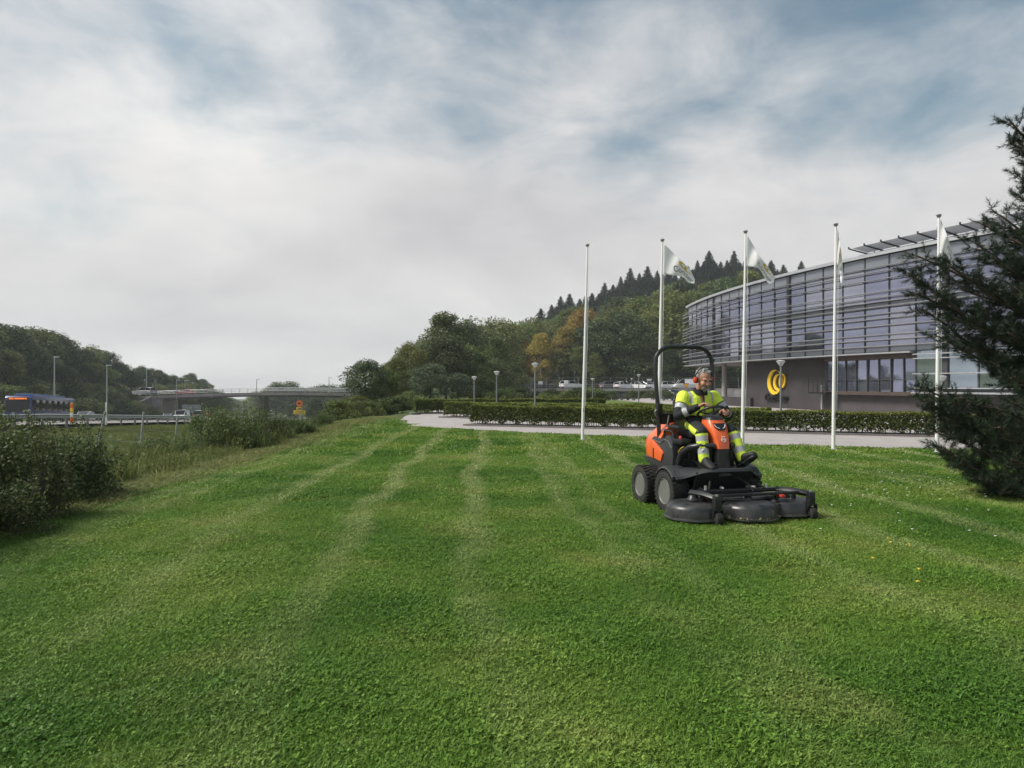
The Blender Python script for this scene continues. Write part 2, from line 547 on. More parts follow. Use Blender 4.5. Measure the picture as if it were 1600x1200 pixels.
# ------------------------------------------------------------------ lawn grass: short blades and clover leaves
def grass_mat(name):
    m = bpy.data.materials.new(name)
    m.use_nodes = True
    nt = m.node_tree
    N, L = nt.nodes, nt.links
    b = N['Principled BSDF']
    out = N['Material Output']
    g = N.new('ShaderNodeNewGeometry')
    def noise(sc, det=4, vec=None):
        n = N.new('ShaderNodeTexNoise')
        n.inputs['Scale'].default_value = sc
        n.inputs['Detail'].default_value = det
        L.new(vec or g.outputs['Position'], n.inputs['Vector'])
        return n.outputs['Fac']
    def mth(op, a, b_=None, clamp=False):
        n = N.new('ShaderNodeMath'); n.operation = op; n.use_clamp = clamp
        for i, v in enumerate((a, b_)):
            if v is None: continue
            if isinstance(v, (int, float)): n.inputs[i].default_value = v
            else: L.new(v, n.inputs[i])
        return n.outputs[0]
    def ramp(f, stops):
        r = N.new('ShaderNodeValToRGB')
        while len(r.color_ramp.elements) < len(stops): r.color_ramp.elements.new(0.5)
        for e, (p, c) in zip(r.color_ramp.elements, stops):
            e.position, e.color = p, (*c, 1)
        L.new(f, r.inputs[0])
        return r.outputs[0]
    def mix(f, a, b_, bt='MIX'):
        n = N.new('ShaderNodeMix'); n.data_type = 'RGBA'; n.blend_type = bt
        for k, v in (('Factor', f), ('A', a), ('B', b_)):
            if isinstance(v, (int, float)): n.inputs[k].default_value = v
            elif isinstance(v, tuple): n.inputs[k].default_value = (*v, 1)
            else: L.new(v, n.inputs[k])
        return n.outputs['Result']
    sep = N.new('ShaderNodeSeparateXYZ')
    L.new(g.outputs['Position'], sep.inputs[0])
    x, y = sep.outputs[0], sep.outputs[1]
    at = N.new('ShaderNodeAttribute'); at.attribute_name = 'tint'
    base = ramp(noise(0.45, 6), [(0.32, (0.085, 0.200, 0.027)), (0.5, (0.160, 0.290, 0.042)), (0.68, (0.28, 0.38, 0.080))])
    # straw-coloured dry patches
    dry = mth('MULTIPLY', mth('SUBTRACT', noise(0.9, 5), 0.54, True), 5.0, True)
    base = mix(mth('MULTIPLY', dry, 0.42), base, (0.36, 0.35, 0.13))
    # mowing passes: paler where the blades lie over
    wob = mth('MULTIPLY', mth('SUBTRACT', noise(0.30, 4), 0.5), 1.1)
    # passes bend to the right towards the viewer
    bend = mth('DIVIDE', 14.0, mth('ADD', mth('MAXIMUM', y, 2.0), 3.0))
    q = mth('ADD', mth('SUBTRACT', x, mth('MULTIPLY', bend, 0.55)), wob)
    s = mth('SINE', mth('MULTIPLY', q, 4.3))
    s2 = mth('SINE', mth('ADD', mth('MULTIPLY', q, 9.7), 1.0))
    st = mth('ADD', mth('MULTIPLY', s, 0.5), mth('MULTIPLY', s2, 0.25))
    st = mth('MULTIPLY', mth('SUBTRACT', mth('ADD', st, mth('MULTIPLY', noise(1.4, 4), 1.1)), 0.66, True), 1.7, True)
    far = N.new('ShaderNodeMapRange'); far.inputs['From Min'].default_value = 3.0; far.inputs['From Max'].default_value = 11.0; L.new(y, far.inputs['Value'])
    base = mix(mth('MULTIPLY', st, mth('ADD', mth('MULTIPLY', far.outputs[0], 0.58), 0.12)), base, (0.42, 0.48, 0.20))
    # per-blade variation
    c = mix(1.0, base, ramp(at.outputs['Fac'], [(0.0, (0.35, 0.42, 0.35)), (0.55, (0.95, 0.97, 0.95)), (1.0, (1.75, 1.5, 1.5))]), 'MULTIPLY')
    L.new(c, b.inputs['Base Color'])
    b.inputs['Roughness'].default_value = 0.5
    b.inputs['Specular IOR Level'].default_value = 0.22
    tr = N.new('ShaderNodeBsdfTranslucent')
    L.new(c, tr.inputs['Color'])
    ms = N.new('ShaderNodeMixShader')
    ms.inputs[0].default_value = 0.35
    L.new(b.outputs[0], ms.inputs[1]); L.new(tr.outputs[0], ms.inputs[2])
    L.new(ms.outputs[0], out.inputs['Surface'])
    return m
M_grass = grass_mat('lawn_grass')

def blade_quads(n, rad, hmin, hmax, w, rng, lean=0.8, square=True):
    P = (rng.random((n, 2)) * 2 - 1) * rad
    a = rng.random(n) * 2 * math.pi
    h = hmin + (hmax - hmin) * rng.random(n)
    l = h * lean * (0.3 + rng.random(n))
    d = np.stack([np.cos(a), np.sin(a), np.zeros(n)], 1)
    s = np.stack([-np.sin(a), np.cos(a), np.zeros(n)], 1) * (w * (0.7 + 0.6 * rng.random(n)))[:, None] / 2
    B = np.stack([P[:, 0], P[:, 1], np.full(n, -0.004)], 1)
    Mid = B + d * (l * 0.35)[:, None]; Mid[:, 2] = h * 0.65
    T = B + d * l[:, None]; T[:, 2] = h
    return np.stack([B - s * 0.7, Mid + s * 1.0, T, Mid - s * 1.0], 1)

def clover_quads(n, rad, hmin, hmax, size, rng):
    k = n // 3
    P = (rng.random((k, 2)) * 2 - 1) * rad
    z = hmin + (hmax - hmin) * rng.random(k)
    out = []
    a0 = rng.random(k) * 2 * math.pi
    for j in range(3):
        a = a0 + j * 2.094
        d = np.stack([np.cos(a), np.sin(a), rng.normal(size=k) * 0.35], 1)
        s = np.stack([-np.sin(a), np.cos(a), rng.normal(size=k) * 0.3], 1)
        c = np.stack([P[:, 0], P[:, 1], z], 1)
        L = size * (0.7 + 0.6 * rng.random(k))[:, None]
        out.append(np.stack([c, c + d * L * 0.6 + s * L * 0.42, c + d * L, c + d * L * 0.6 - s * L * 0.42], 1))
    return np.concatenate(out)

def scatter(name, sources, P, rot, scl, idx, mats, label, cat, kind='stuff', tilt=None):
    """instances a few small meshes on many points (uncountable ground cover)"""
    src = bpy.data.collections.new(name + '_sources')
    for k, me in enumerate(sources):
        if len(me.materials) == 0: me.materials.append(mats)
        src.objects.link(bpy.data.objects.new('%s_%02d' % (name, k), me))
    me = bpy.data.meshes.new(name)
    me.vertices.add(len(P))
    me.vertices.foreach_set('co', np.asarray(P, np.float32).reshape(-1))
    E = np.zeros((len(P), 3), np.float32)
    if tilt is not None: E[:, :2] = tilt
    E[:, 2] = rot
    me.attributes.new('rot', 'FLOAT_VECTOR', 'POINT').data.foreach_set('vector', E.reshape(-1))
    S = np.asarray(scl, np.float32)
    if S.ndim == 1: S = np.repeat(S[:, None], 3, 1)
    me.attributes.new('scl', 'FLOAT_VECTOR', 'POINT').data.foreach_set('vector', S.reshape(-1))
    me.attributes.new('idx', 'INT', 'POINT').data.foreach_set('value', np.asarray(idx, np.int32))
    o = link(name, me, mats, None, label, cat, None, kind)
    ng = bpy.data.node_groups.new(name, 'GeometryNodeTree')
    ng.interface.new_socket('Geometry', in_out='INPUT', socket_type='NodeSocketGeometry')
    ng.interface.new_socket('Geometry', in_out='OUTPUT', socket_type='NodeSocketGeometry')
    N, L = ng.nodes, ng.links
    gi, go = N.new('NodeGroupInput'), N.new('NodeGroupOutput')
    mp = N.new('GeometryNodeMeshToPoints')
    ip = N.new('GeometryNodeInstanceOnPoints')
    ci = N.new('GeometryNodeCollectionInfo')
    ci.inputs['Collection'].default_value = src
    ci.inputs['Separate Children'].default_value = True
    ci.inputs['Reset Children'].default_value = True
    def na(nm, t):
        n = N.new('GeometryNodeInputNamedAttribute'); n.data_type = t
        n.inputs['Name'].default_value = nm
        return n.outputs['Attribute']
    L.new(gi.outputs[0], mp.inputs['Mesh'])
    L.new(mp.outputs[0], ip.inputs['Points'])
    L.new(ci.outputs[0], ip.inputs['Instance'])
    ip.inputs['Pick Instance'].default_value = True
    L.new(na('idx', 'INT'), ip.inputs['Instance Index'])
    L.new(na('rot', 'FLOAT_VECTOR'), ip.inputs['Rotation'])
    L.new(na('scl', 'FLOAT_VECTOR'), ip.inputs['Scale'])
    L.new(ip.outputs[0], go.inputs[0])
    md = o.modifiers.new('scatter', 'NODES')
    md.node_group = ng
    return o

def jitter_grid(x0, x1, y0, y1, sp, rng):
    nx, ny = int((x1 - x0) / sp), int((y1 - y0) / sp)
    X, Y = np.meshgrid(np.arange(nx), np.arange(ny))
    P = np.stack([x0 + (X + rng.random(X.shape)) * sp, y0 + (Y + rng.random(X.shape)) * sp], -1).reshape(-1, 2)
    return P

rng = np.random.default_rng(5)
near_src, mid_src, far_src = [], [], []
def soft_tint(k):
    return np.clip(0.5 + 0.22 * rng.normal(size=k), 0, 1)
for k in range(6):
    q = np.concatenate([blade_quads(360, 0.13, 0.010, 0.036, 0.0042, rng, 1.25), clover_quads(150 if k % 2 else 60, 0.13, 0.012, 0.032, 0.0115, rng)])
    near_src.append(quads_mesh('near_%d' % k, q, soft_tint(len(q))))
    q = np.concatenate([blade_quads(270, 0.19, 0.012, 0.040, 0.0075, rng, 1.1), clover_quads(105, 0.19, 0.012, 0.034, 0.016, rng)])
    mid_src.append(quads_mesh('mid_%d' % k, q, soft_tint(len(q))))
    q = blade_quads(260, 0.34, 0.02, 0.05, 0.017, rng, 0.9)
    far_src.append(quads_mesh('far_%d' % k, q, soft_tint(len(q))))
pts, sid, scs = [], [], []
def lawn_pts(y0, y1, sp, base, s0, s1):
    xr = 0.80 * y1 + 2.2
    P = jitter_grid(max(-6.0, -xr), min(xr, 22), y0, y1, sp, rng)
    k = (np.abs(P[:, 0]) < 0.78 * P[:, 1] + 2.2) & (P[:, 1] < lawn_edge(P[:, 0]) + 0.05 * rng.normal(size=len(P)) - 0.02) & (P[:, 0] > -5.55 + 0.25 * rng.normal(size=len(P)))
    P = P[k]
    lump = 0.5 + 0.25 * (np.sin(P[:, 0] * 5.1 + 1.7 * np.sin(P[:, 1] * 2.3)) + np.sin(P[:, 1] * 4.3 + 2.1 * np.sin(P[:, 0] * 1.9 + 1)))
    pts.append(P); sid.append(base + rng.integers(0, 6, len(P))); scs.append((s0 + (s1 - s0) * rng.random(len(P))) * (0.72 + 0.62 * lump))
lawn_pts(1.6, 6.2, 0.105, 0, 0.8, 1.25)
lawn_pts(6.2, 9.5, 0.125, 0, 0.8, 1.3)
lawn_pts(9.5, 16.0, 0.19, 6, 0.8, 1.3)
lawn_pts(16.0, 32.0, 0.32, 12, 0.8, 1.3)
P = np.concatenate(pts)
P3 = np.column_stack([P, ground_h(P[:, 0], P[:, 1])])
scatter('lawn_grass', near_src + mid_src + far_src, P3, rng.random(len(P)) * 6.283, np.concatenate(scs), np.concatenate(sid), M_grass, 'short mown grass and clover covering the whole lawn', 'grass')
# ------------------------------------------------------------------ curved office building
BC, BR = (79.4, 60.0), 63.0
def bpt(r, a, z):
    return (BC[0] - r * math.cos(a), BC[1] - r * math.sin(a), z)
def a_px(px, r):
    k = (px - 800) / FPX
    A = k * k + 1; B = -2 * (k * BC[0] + BC[1]); c = BC[0] ** 2 + BC[1] ** 2 - r * r
    y = (-B - math.sqrt(B * B - 4 * A * c)) / (2 * A)
    return math.asin((BC[1] - y) / r)
M_alu = mat('brushed_aluminium', (0.52, 0.53, 0.55), 0.38, 0.75, noise=0.12, nscale=2)
M_aludark = mat('dark_aluminium', (0.06, 0.062, 0.07), 0.45, 0.3)
M_spand = mat('spandrel_panel', (0.20, 0.215, 0.245), 0.28, 0.35, noise=0.1, nscale=0.6)
M_pane = mat('coated_window_glass', (0.28, 0.295, 0.39), 0.03, 0.85, noise=0.12, nscale=0.35)
M_paneB = mat('coated_window_glass_bluish', (0.26, 0.27, 0.36), 0.03, 0.85, noise=0.16, nscale=0.5)
M_paneC = mat('coated_window_glass_pale', (0.38, 0.39, 0.47), 0.05, 0.8, noise=0.12, nscale=0.6)
M_pane2 = mat('clear_window_glass', (0.36, 0.42, 0.47), 0.03, 0.85, noise=0.12, nscale=0.3)
M_conc = mat('dark_concrete', (0.046, 0.039, 0.043), 0.65, noise=0.25, nscale=0.9, bump=0.15, bscale=12)
M_concp = mat('pale_concrete', (0.34, 0.32, 0.31), 0.8, noise=0.14, nscale=1.2, bump=0.1, bscale=20)
M_soff = mat('soffit_panel', (0.17, 0.155, 0.15), 0.6, noise=0.08)
M_brown = mat('brown_frame', (0.07, 0.05, 0.042), 0.5, noise=0.2, nscale=3)
M_black = mat('black_paint', (0.012, 0.012, 0.014), 0.4)
M_white = mat('white_paint', (0.78, 0.78, 0.77), 0.45, noise=0.03, nscale=5)
M_steel = mat('galvanised_steel', (0.40, 0.41, 0.42), 0.5, 0.6, noise=0.12, nscale=6)
M_yellow = mat('logo_yellow', (0.85, 0.55, 0.03), 0.45)

bld = empty('office_building', bpt(BR, 0.25, 0), 0, 'curved glass office building with louvred facade over a dark concrete ground floor', 'building')
BO = Vector(bld.location)
def arc_box(mb, r0, r1, z0, z1, a0, a1, n=None, mi=0):
    n = n or max(1, int(abs(a1 - a0) / 0.0127) + 1)
    rings = []
    for i in range(n + 1):
        a = a0 + (a1 - a0) * i / n
        rings.append([Vector(bpt(r, a, z)) - BO for r, z in ((r0, z0), (r1, z0), (r1, z1), (r0, z1))])
    return mb.loft(rings, mi)
def bpart(name, m, *args, bevel=0, parent=None, **kw):
    mb = MB()
    arc_box(mb, *args, **kw)
    return mb.build(name, m, parent or bld, bevel)
BAY, A0 = 0.0253, 0.2417
AK = lambda k: A0 + BAY * k
K0, K1 = -12, 17
AL, AR = AK(K0), AK(K1)
rp = random.Random(3)
# rows of panes: (z0, z1, material)
rows = [(3.42, 3.74, M_spand, 'spandrel_panel'), (3.78, 5.80, M_pane, 'window_pane'), (5.84, 6.14, M_spand, 'spandrel_panel'), (6.18, 8.06, M_pane, 'window_pane'), (8.10, 8.74, M_spand, 'spandrel_panel')]
def pane(k, z0, z1, m, name, r=BR, a0=None, a1=None):
    g = 0.0009
    a0 = AK(k) + g if a0 is None else a0
    a1 = AK(k + 1) - g if a1 is None else a1
    t = 0.012 if 'pane' in name else 0.004
    j = [rp.uniform(-t, t) for _ in range(3)]
    mb = MB()
    q = [(r + j[0], a0, z0), (r + j[1], a1, z0), (r + j[2], a1, z1), (r + j[0] + j[2] - j[1], a0, z1)]
    fr = [Vector(bpt(*p)) - BO for p in q]
    bk = [Vector(bpt(p[0] - 0.05, p[1], p[2])) - BO for p in q]
    mb.add(fr + bk, [(0, 1, 2, 3), (7, 6, 5, 4), (0, 4, 5, 1), (1, 5, 6, 2), (2, 6, 7, 3), (3, 7, 4, 0)])
    return mb.build(name, m, bld, smooth=False)
for k in range(K0, K1):
    for z0, z1, m, nm in rows:
        pane(k, z0, z1, rp.choice((M_pane, M_pane, M_paneB, M_paneC)) if m is M_pane else m, nm)
    if k >= 6:
        for z0, z1 in ((1.45, 2.16), (2.2, 2.95), (2.99, 3.38)):
            pane(k, z0, z1, M_pane2, 'window_pane')
# vertical mullions and the deep posts that carry the louvres
for k in range(K0, K1 + 1):
    z0 = 1.3 if k >= 6 else 3.4
    mb = MB()
    a = AK(k)
    arc_box(mb, BR - 0.08, BR + 0.03, z0, 8.76, a - 0.0007, a + 0.0007, 1)
    mb.build('mullion', M_aludark, bld)
    if (k + 70) % 7 == 0:
        mb = MB()
        arc_box(mb, BR - 0.1, BR + 0.10, z0 + 0.02, 8.72, a - 0.0022, a + 0.0022, 1)
        mb.build('facade_post', M_aludark, bld)
    else:
        mb = MB()
        for z in ([8.10, 7.40, 6.17, 5.24, 4.08] if k < 6 else [8.10, 7.40, 6.17, 5.24, 4.08, 2.97]):
            arc_box(mb, BR + 0.03, BR + 0.30, z - 0.03, z + 0.02, a - 0.0004, a + 0.0004, 1)
        mb.build('louvre_brackets', M_aludark, bld, kind='stuff')
rails = [8.10, 7.83, 7.40, 6.71, 6.40, 6.17, 5.90, 5.51, 5.24, 4.85, 4.35, 4.08, 3.73]
for z in rails:
    mb = MB()
    n = 60
    rings = []
    for i in range(n + 1):
        a = AL - 0.011 + (AR - AL + 0.011) * i / n
        w0, w1 = BR + 0.24, BR + 0.44
        rings.append([Vector(bpt(r, a, zz)) - BO for r, zz in ((w0, z - 0.005), ((w0 + w1) / 2, z - 0.04), (w1, z - 0.02), (w1 + 0.012, z + 0.01), ((w0 + w1) / 2, z + 0.035), (w0, z + 0.02))])
    mb.loft(rings)
    mb.build('louvre', M_alu, bld)
for z in (3.2, 2.97, 2.18, 1.43):
    bpart('louvre', M_alu, BR + 0.10, BR + 0.30, z - 0.02, z + 0.03, AK(6), AR)
bpart('bottom_rail', M_alu, BR - 0.1, BR + 0.45, 3.30, 3.38, AL, AK(6) - 0.0006)
bpart('bottom_rail', M_alu, BR - 0.1, BR + 0.40, 1.16, 1.24, AK(6), AR)
bpart('plinth_band', M_aludark, BR - 0.15, BR + 0.05, 1.25, 1.42, AK(6) + 0.0003, AR)
# back of the storeys, floor slabs and roof
bpart('core_wall', M_aludark, BR - 16, BR - 0.30, 3.36, 8.70, AL + 0.002, AR)
bpart('roof', M_soff, BR - 16.2, BR + 0.10, 8.80, 8.92, AL - 0.002, AR)
bpart('roof_edge', M_alu, BR + 0.10, BR + 0.22, 8.77, 8.95, AL - 0.003, AR)
bpart('soffit', M_soff, BR - 6.5, BR - 0.12, 3.30, 3.355, AL, AK(6) - 0.001)
# ground floor
r_w = BR - 1.0
aw0, aw1 = a_px(1165, r_w), a_px(1289, r_w)
wallp = bpart('concrete_wall', M_conc, r_w - 0.4, r_w, -0.3, 3.29, aw0, aw1)
# formwork joints: recessed lines between cast panels
for px in (1172 + 59.5,):
    aj = a_px(px, r_w)
    bpart('panel_joint', M_black, r_w - 0.002, r_w + 0.006, -0.1, 3.28, aj - 0.0002, aj + 0.0002, parent=wallp)
bpart('entrance_glazing', mat('dark_glass', (0.02, 0.022, 0.035), 0.06, spec=0.8), r_w - 3.4, r_w - 3.3, 0.0, 3.29, 0.09, aw0 + 0.01)
bpart('return_wall', M_conc, r_w - 4.5, r_w - 0.401, -0.2, 3.285, aw0 + 0.0005, aw0 + 0.008, n=1)
bpart('ramp_wall', M_conc, r_w + 0.02, r_w + 0.25, -0.2, 0.62, 0.055, aw0 + 0.02)
col = MB()
cp = Vector(bpt(BR - 1.6, a_px(1132, BR - 1.6), 0)) - BO
col.lathe([(0.22, 0.0), (0.22, 3.29)], (cp.x, cp.y, 0), n=16)
col.build('column', M_concp, bld)
cp = Vector(bpt(BR - 1.6, -0.02, 0)) - BO
col = MB(); col.lathe([(0.22, 0.0), (0.22, 3.29)], (cp.x, cp.y, 0), n=16)
col.build('column', M_concp, bld)
# big window of the canteen: brown frame, eight tall panes
r_g = BR - 0.25
g0, g1 = a_px(1291, r_g), AK(6) - 0.002
bpart('window_head', M_brown, r_g - 0.3, r_g + 0.12, 3.02, 3.29, g0, g1)
bpart('window_sill', M_brown, r_g - 0.3, r_g + 0.14, 1.02, 1.22, g0, g1)
npn = 8
for i in range(npn):
    b0 = g0 + (g1 - g0) * i / npn; b1 = g0 + (g1 - g0) * (i + 1) / npn
    for zz0, zz1 in ((1.23, 1.86), (1.90, 3.01)):
        pane(0, zz0, zz1, M_pane, 'window_pane', r_g - 0.05, b0 + 0.0006, b1 - 0.0006)
    bpart('mullion', M_aludark, r_g - 0.12, r_g + 0.03, 1.22, 3.02, b0 - 0.0005, b0 + 0.0005, n=1)
bpart('transom', M_aludark, r_g - 0.12, r_g + 0.02, 1.863, 1.897, g0, g1)
bpart('base_wall', mat('base_concrete', (0.07, 0.06, 0.065), 0.75, noise=0.15, nscale=1.5), BR - 1.0, BR - 0.55, -0.3, 1.015, aw1 + 0.0005, AR)
bpart('base_soffit', M_aludark, BR - 0.9, BR - 0.16, 1.03, 1.155, AK(6), AR)
# little steel balcony beside the big window
ab0, ab1 = a_px(1265, BR + 0.2), a_px(1293, BR + 0.2)
bal = bpart('balcony_deck', M_black, r_w + 0.003, BR + 0.3, 1.05, 1.16, ab0, ab1)
rail = MB()
for k in range(5):
    a = ab0 + (ab1 - ab0) * k / 4
    p = Vector(bpt(BR + 0.27, a, 0)) - BO
    rail.tube([p + Vector((0, 0, 1.16)), p + Vector((0, 0, 2.05))], 0.02, 6)
for z in (1.45, 1.75, 2.05):
    rail.tube([Vector(bpt(BR + 0.27, ab0 + (ab1 - ab0) * k / 4, z)) - BO for k in range(5)], 0.018, 6)
rail.build('balcony_railing', M_black, bal)
p = Vector(bpt(BR - 0.2, a_px(1284, BR - 0.2), 0)) - BO
pipe = MB(); pipe.tube([p + Vector((0, 0, -0.1)), p + Vector((0, 0, 1.6))], 0.06, 10)
pipe.build('standpipe', M_steel, bld)
# roof sun screen: radial beams under thin pale sheets
cs0 = 0.322
bpart('screen_fascia', M_spand, BR - 1.15, BR - 0.85, 8.92, 9.22, cs0, AR)
nb = 20
for i in range(nb):
    a = cs0 + (AR - cs0) * (i + 0.3) / nb
    mb = MB()
    p0 = Vector(bpt(BR - 1.3, a, 9.28)) - BO; p1 = Vector(bpt(BR + 0.12, a - 0.001, 9.52)) - BO
    mb.tube([p0, p1], [0.042, 0.04], 6)
    mb.tube([p1, p1 + Vector((0, 0, 0.10))], 0.045, 6)
    mb.build('screen_beam', M_aludark, bld)
    if i < nb - 1:
        a2 = cs0 + (AR - cs0) * (i + 1.3) / nb
        mb = MB()
        vs = []
        for r, aa, z in ((BR - 1.2, a, 9.36), (BR - 1.2, a2, 9.36), (BR - 0.1, a2, 9.55), (BR - 0.1, a, 9.55)):
            vs.append(Vector(bpt(r, aa, z)) - BO)
        mb.add(vs + [v + Vector((0, 0, 0.015)) for v in vs], [(3, 2, 1, 0), (4, 5, 6, 7), (0, 1, 5, 4), (1, 2, 6, 5), (2, 3, 7, 6), (3, 0, 4, 7)])
        mb.build('screen_sheet', leaf_mat('pale_screen_sheet', (0.62, 0.63, 0.66), (0.62, 0.63, 0.66), 0.5, 0.0), bld)
# aerial on the roof
ap = pix(1366, 392, 42.5) - BO
an = MB()
an.tube([(ap.x, ap.y, 8.9), (ap.x, ap.y, 10.2)], 0.035, 6)
an.tube([(ap.x - 0.25, ap.y, 10.3), (ap.x + 0.45, ap.y - 0.1, 10.0)], 0.03, 6)
an.build('roof_aerial', M_aludark, bld)

# logo and letters stand off the concrete wall
al = a_px(1214.4, r_w)
Lc = Vector(bpt(r_w + 0.09, al, 1.80)) - BO
tang = Vector((math.sin(al), -math.cos(al), 0))
outv = Vector((-math.cos(al), -math.sin(al), 0))
def ell(cx, cy, a, b, tilt, n=48):
    r = []
    for i in range(n):
        t = 2 * math.pi * i / n
        x, y = a * math.cos(t), b * math.sin(t)
        r.append((cx + x * math.cos(tilt) - y * math.sin(tilt), cy + x * math.sin(tilt) + y * math.cos(tilt)))
    return r
def logo_ring(name, outer, inner, parent):
    mb = MB()
    n = len(outer)
    F = lambda p, d: Lc + tang * p[0] + Vector((0, 0, p[1])) + outv * d
    rings = [[F(p, 0.05) for p in outer], [F(p, 0.05) for p in inner], [F(p, -0.05) for p in inner], [F(p, -0.05) for p in outer], [F(p, 0.05) for p in outer]]
    mb.loft(rings, 0, True, False)
    return mb.build(name, M_yellow, parent, smooth=False)
logo = wallp
logo_ring('logo_ring', ell(-0.16, -0.02, 0.86, 0.88, -0.4), ell(0.05, 0.05, 0.68, 0.75, -0.4), logo)
logo_ring('logo_ring', ell(0.26, -0.04, 0.56, 0.58, -0.35), ell(0.40, 0.0, 0.42, 0.49, -0.35), logo)
logo_ring('logo_ring', ell(0.76, 0.07, 0.36, 0.50, -0.2), ell(0.78, 0.07, 0.24, 0.40, -0.2), logo)
tm = text_mesh('letters', 'Cochlear', 0.70, 0.05, bold=0.012)
bb = [v.co.x for v in tm.vertices]
sx = 2.75 / (max(bb) - min(bb))
for v in tm.vertices:
    p = Lc + tang * (v.co.x * sx + 0.02) + Vector((0, 0, v.co.y - 1.33)) + outv * (v.co.z + 0.02)
    v.co = p
link('lettering', tm, M_black, logo, label='black raised letters reading Cochlear')

# ------------------------------------------------------------------ flagpoles and flags
M_pole = mat('flagpole_white', (0.82, 0.81, 0.80), 0.35, noise=0.03)
M_flag = mat('flag_cloth', (0.92, 0.92, 0.92), 0.8)
fnt = M_flag.node_tree
tr = fnt.nodes.new('ShaderNodeBsdfTranslucent'); tr.inputs[0].default_value = (0.95, 0.95, 0.95, 1)
ms = fnt.nodes.new('ShaderNodeMixShader'); ms.inputs[0].default_value = 0.5
fnt.links.new(fnt.nodes['Principled BSDF'].outputs[0], ms.inputs[1]); fnt.links.new(tr.outputs[0], ms.inputs[2])
fnt.links.new(ms.outputs[0], fnt.nodes['Material Output'].inputs['Surface'])
M_ink = mat('flag_ink', (0.05, 0.05, 0.06), 0.8)
M_gold = mat('flag_gold', (0.75, 0.5, 0.05), 0.8)
poles = [(910, 689, 918, 384, 19.8, 'bare white flagpole without a flag, farthest left of the row'),
         (1028, 693, 1035, 376, 18.9, 'white flagpole standing behind the roll bar of the mower'),
         (1160, 698, 1165, 363, 17.96, 'white flagpole just right of the mower, its flag half folded'),
         (1302, 704, 1306, 352, 16.95, 'white flagpole whose flag hangs narrow and limp'),
         (1464, 709, 1467, 338, 16.15, 'white flagpole partly hidden behind the pine branches')]
for i, (bx, by, tx, ty, d, lab) in enumerate(poles):
    b = Vector(((bx - 800) / FPX * d, d, 0.0))
    t = pix(tx, ty, d)
    fp = empty('flagpole', b, 0, lab, 'flagpole', 'white flagpoles in a row at the lawn edge')
    mb = MB()
    v = t - b
    mb.tube([Vector((0, 0, -0.1)), v * 0.25, v * 0.5, v * 0.75, v], [0.046, 0.044, 0.039, 0.032, 0.024], 14)
    mb.build('mast', M_pole, fp)
    mb = MB(); mb.lathe([(0.02, -0.04), (0.04, -0.02), (0.062, 0.03), (0.045, 0.05), (0.0, 0.06)], tuple(v), n=14)
    mb.build('finial', M_steel, fp)
    mb = MB(); mb.lathe([(0.1, -0.03), (0.1, 0.03), (0.06, 0.05)], (0, 0, 0), n=14)
    mb.build('base_plate', M_steel, fp)
    mb = MB(); mb.tube([v * 0.97 + Vector((0.05, -0.03, 0)), v * 0.55 + Vector((0.065, -0.03, 0)), v * 0.18 + Vector((0.06, -0.03, 0))], 0.006, 5)
    mb.build('halyard', M_pole, fp)
    mb = MB(); mb.box(tuple(v * 0.16 + Vector((0, -0.055, 0))), (0.03, 0.03, 0.12))
    mb.build('cleat', M_steel, fp, 0.006)

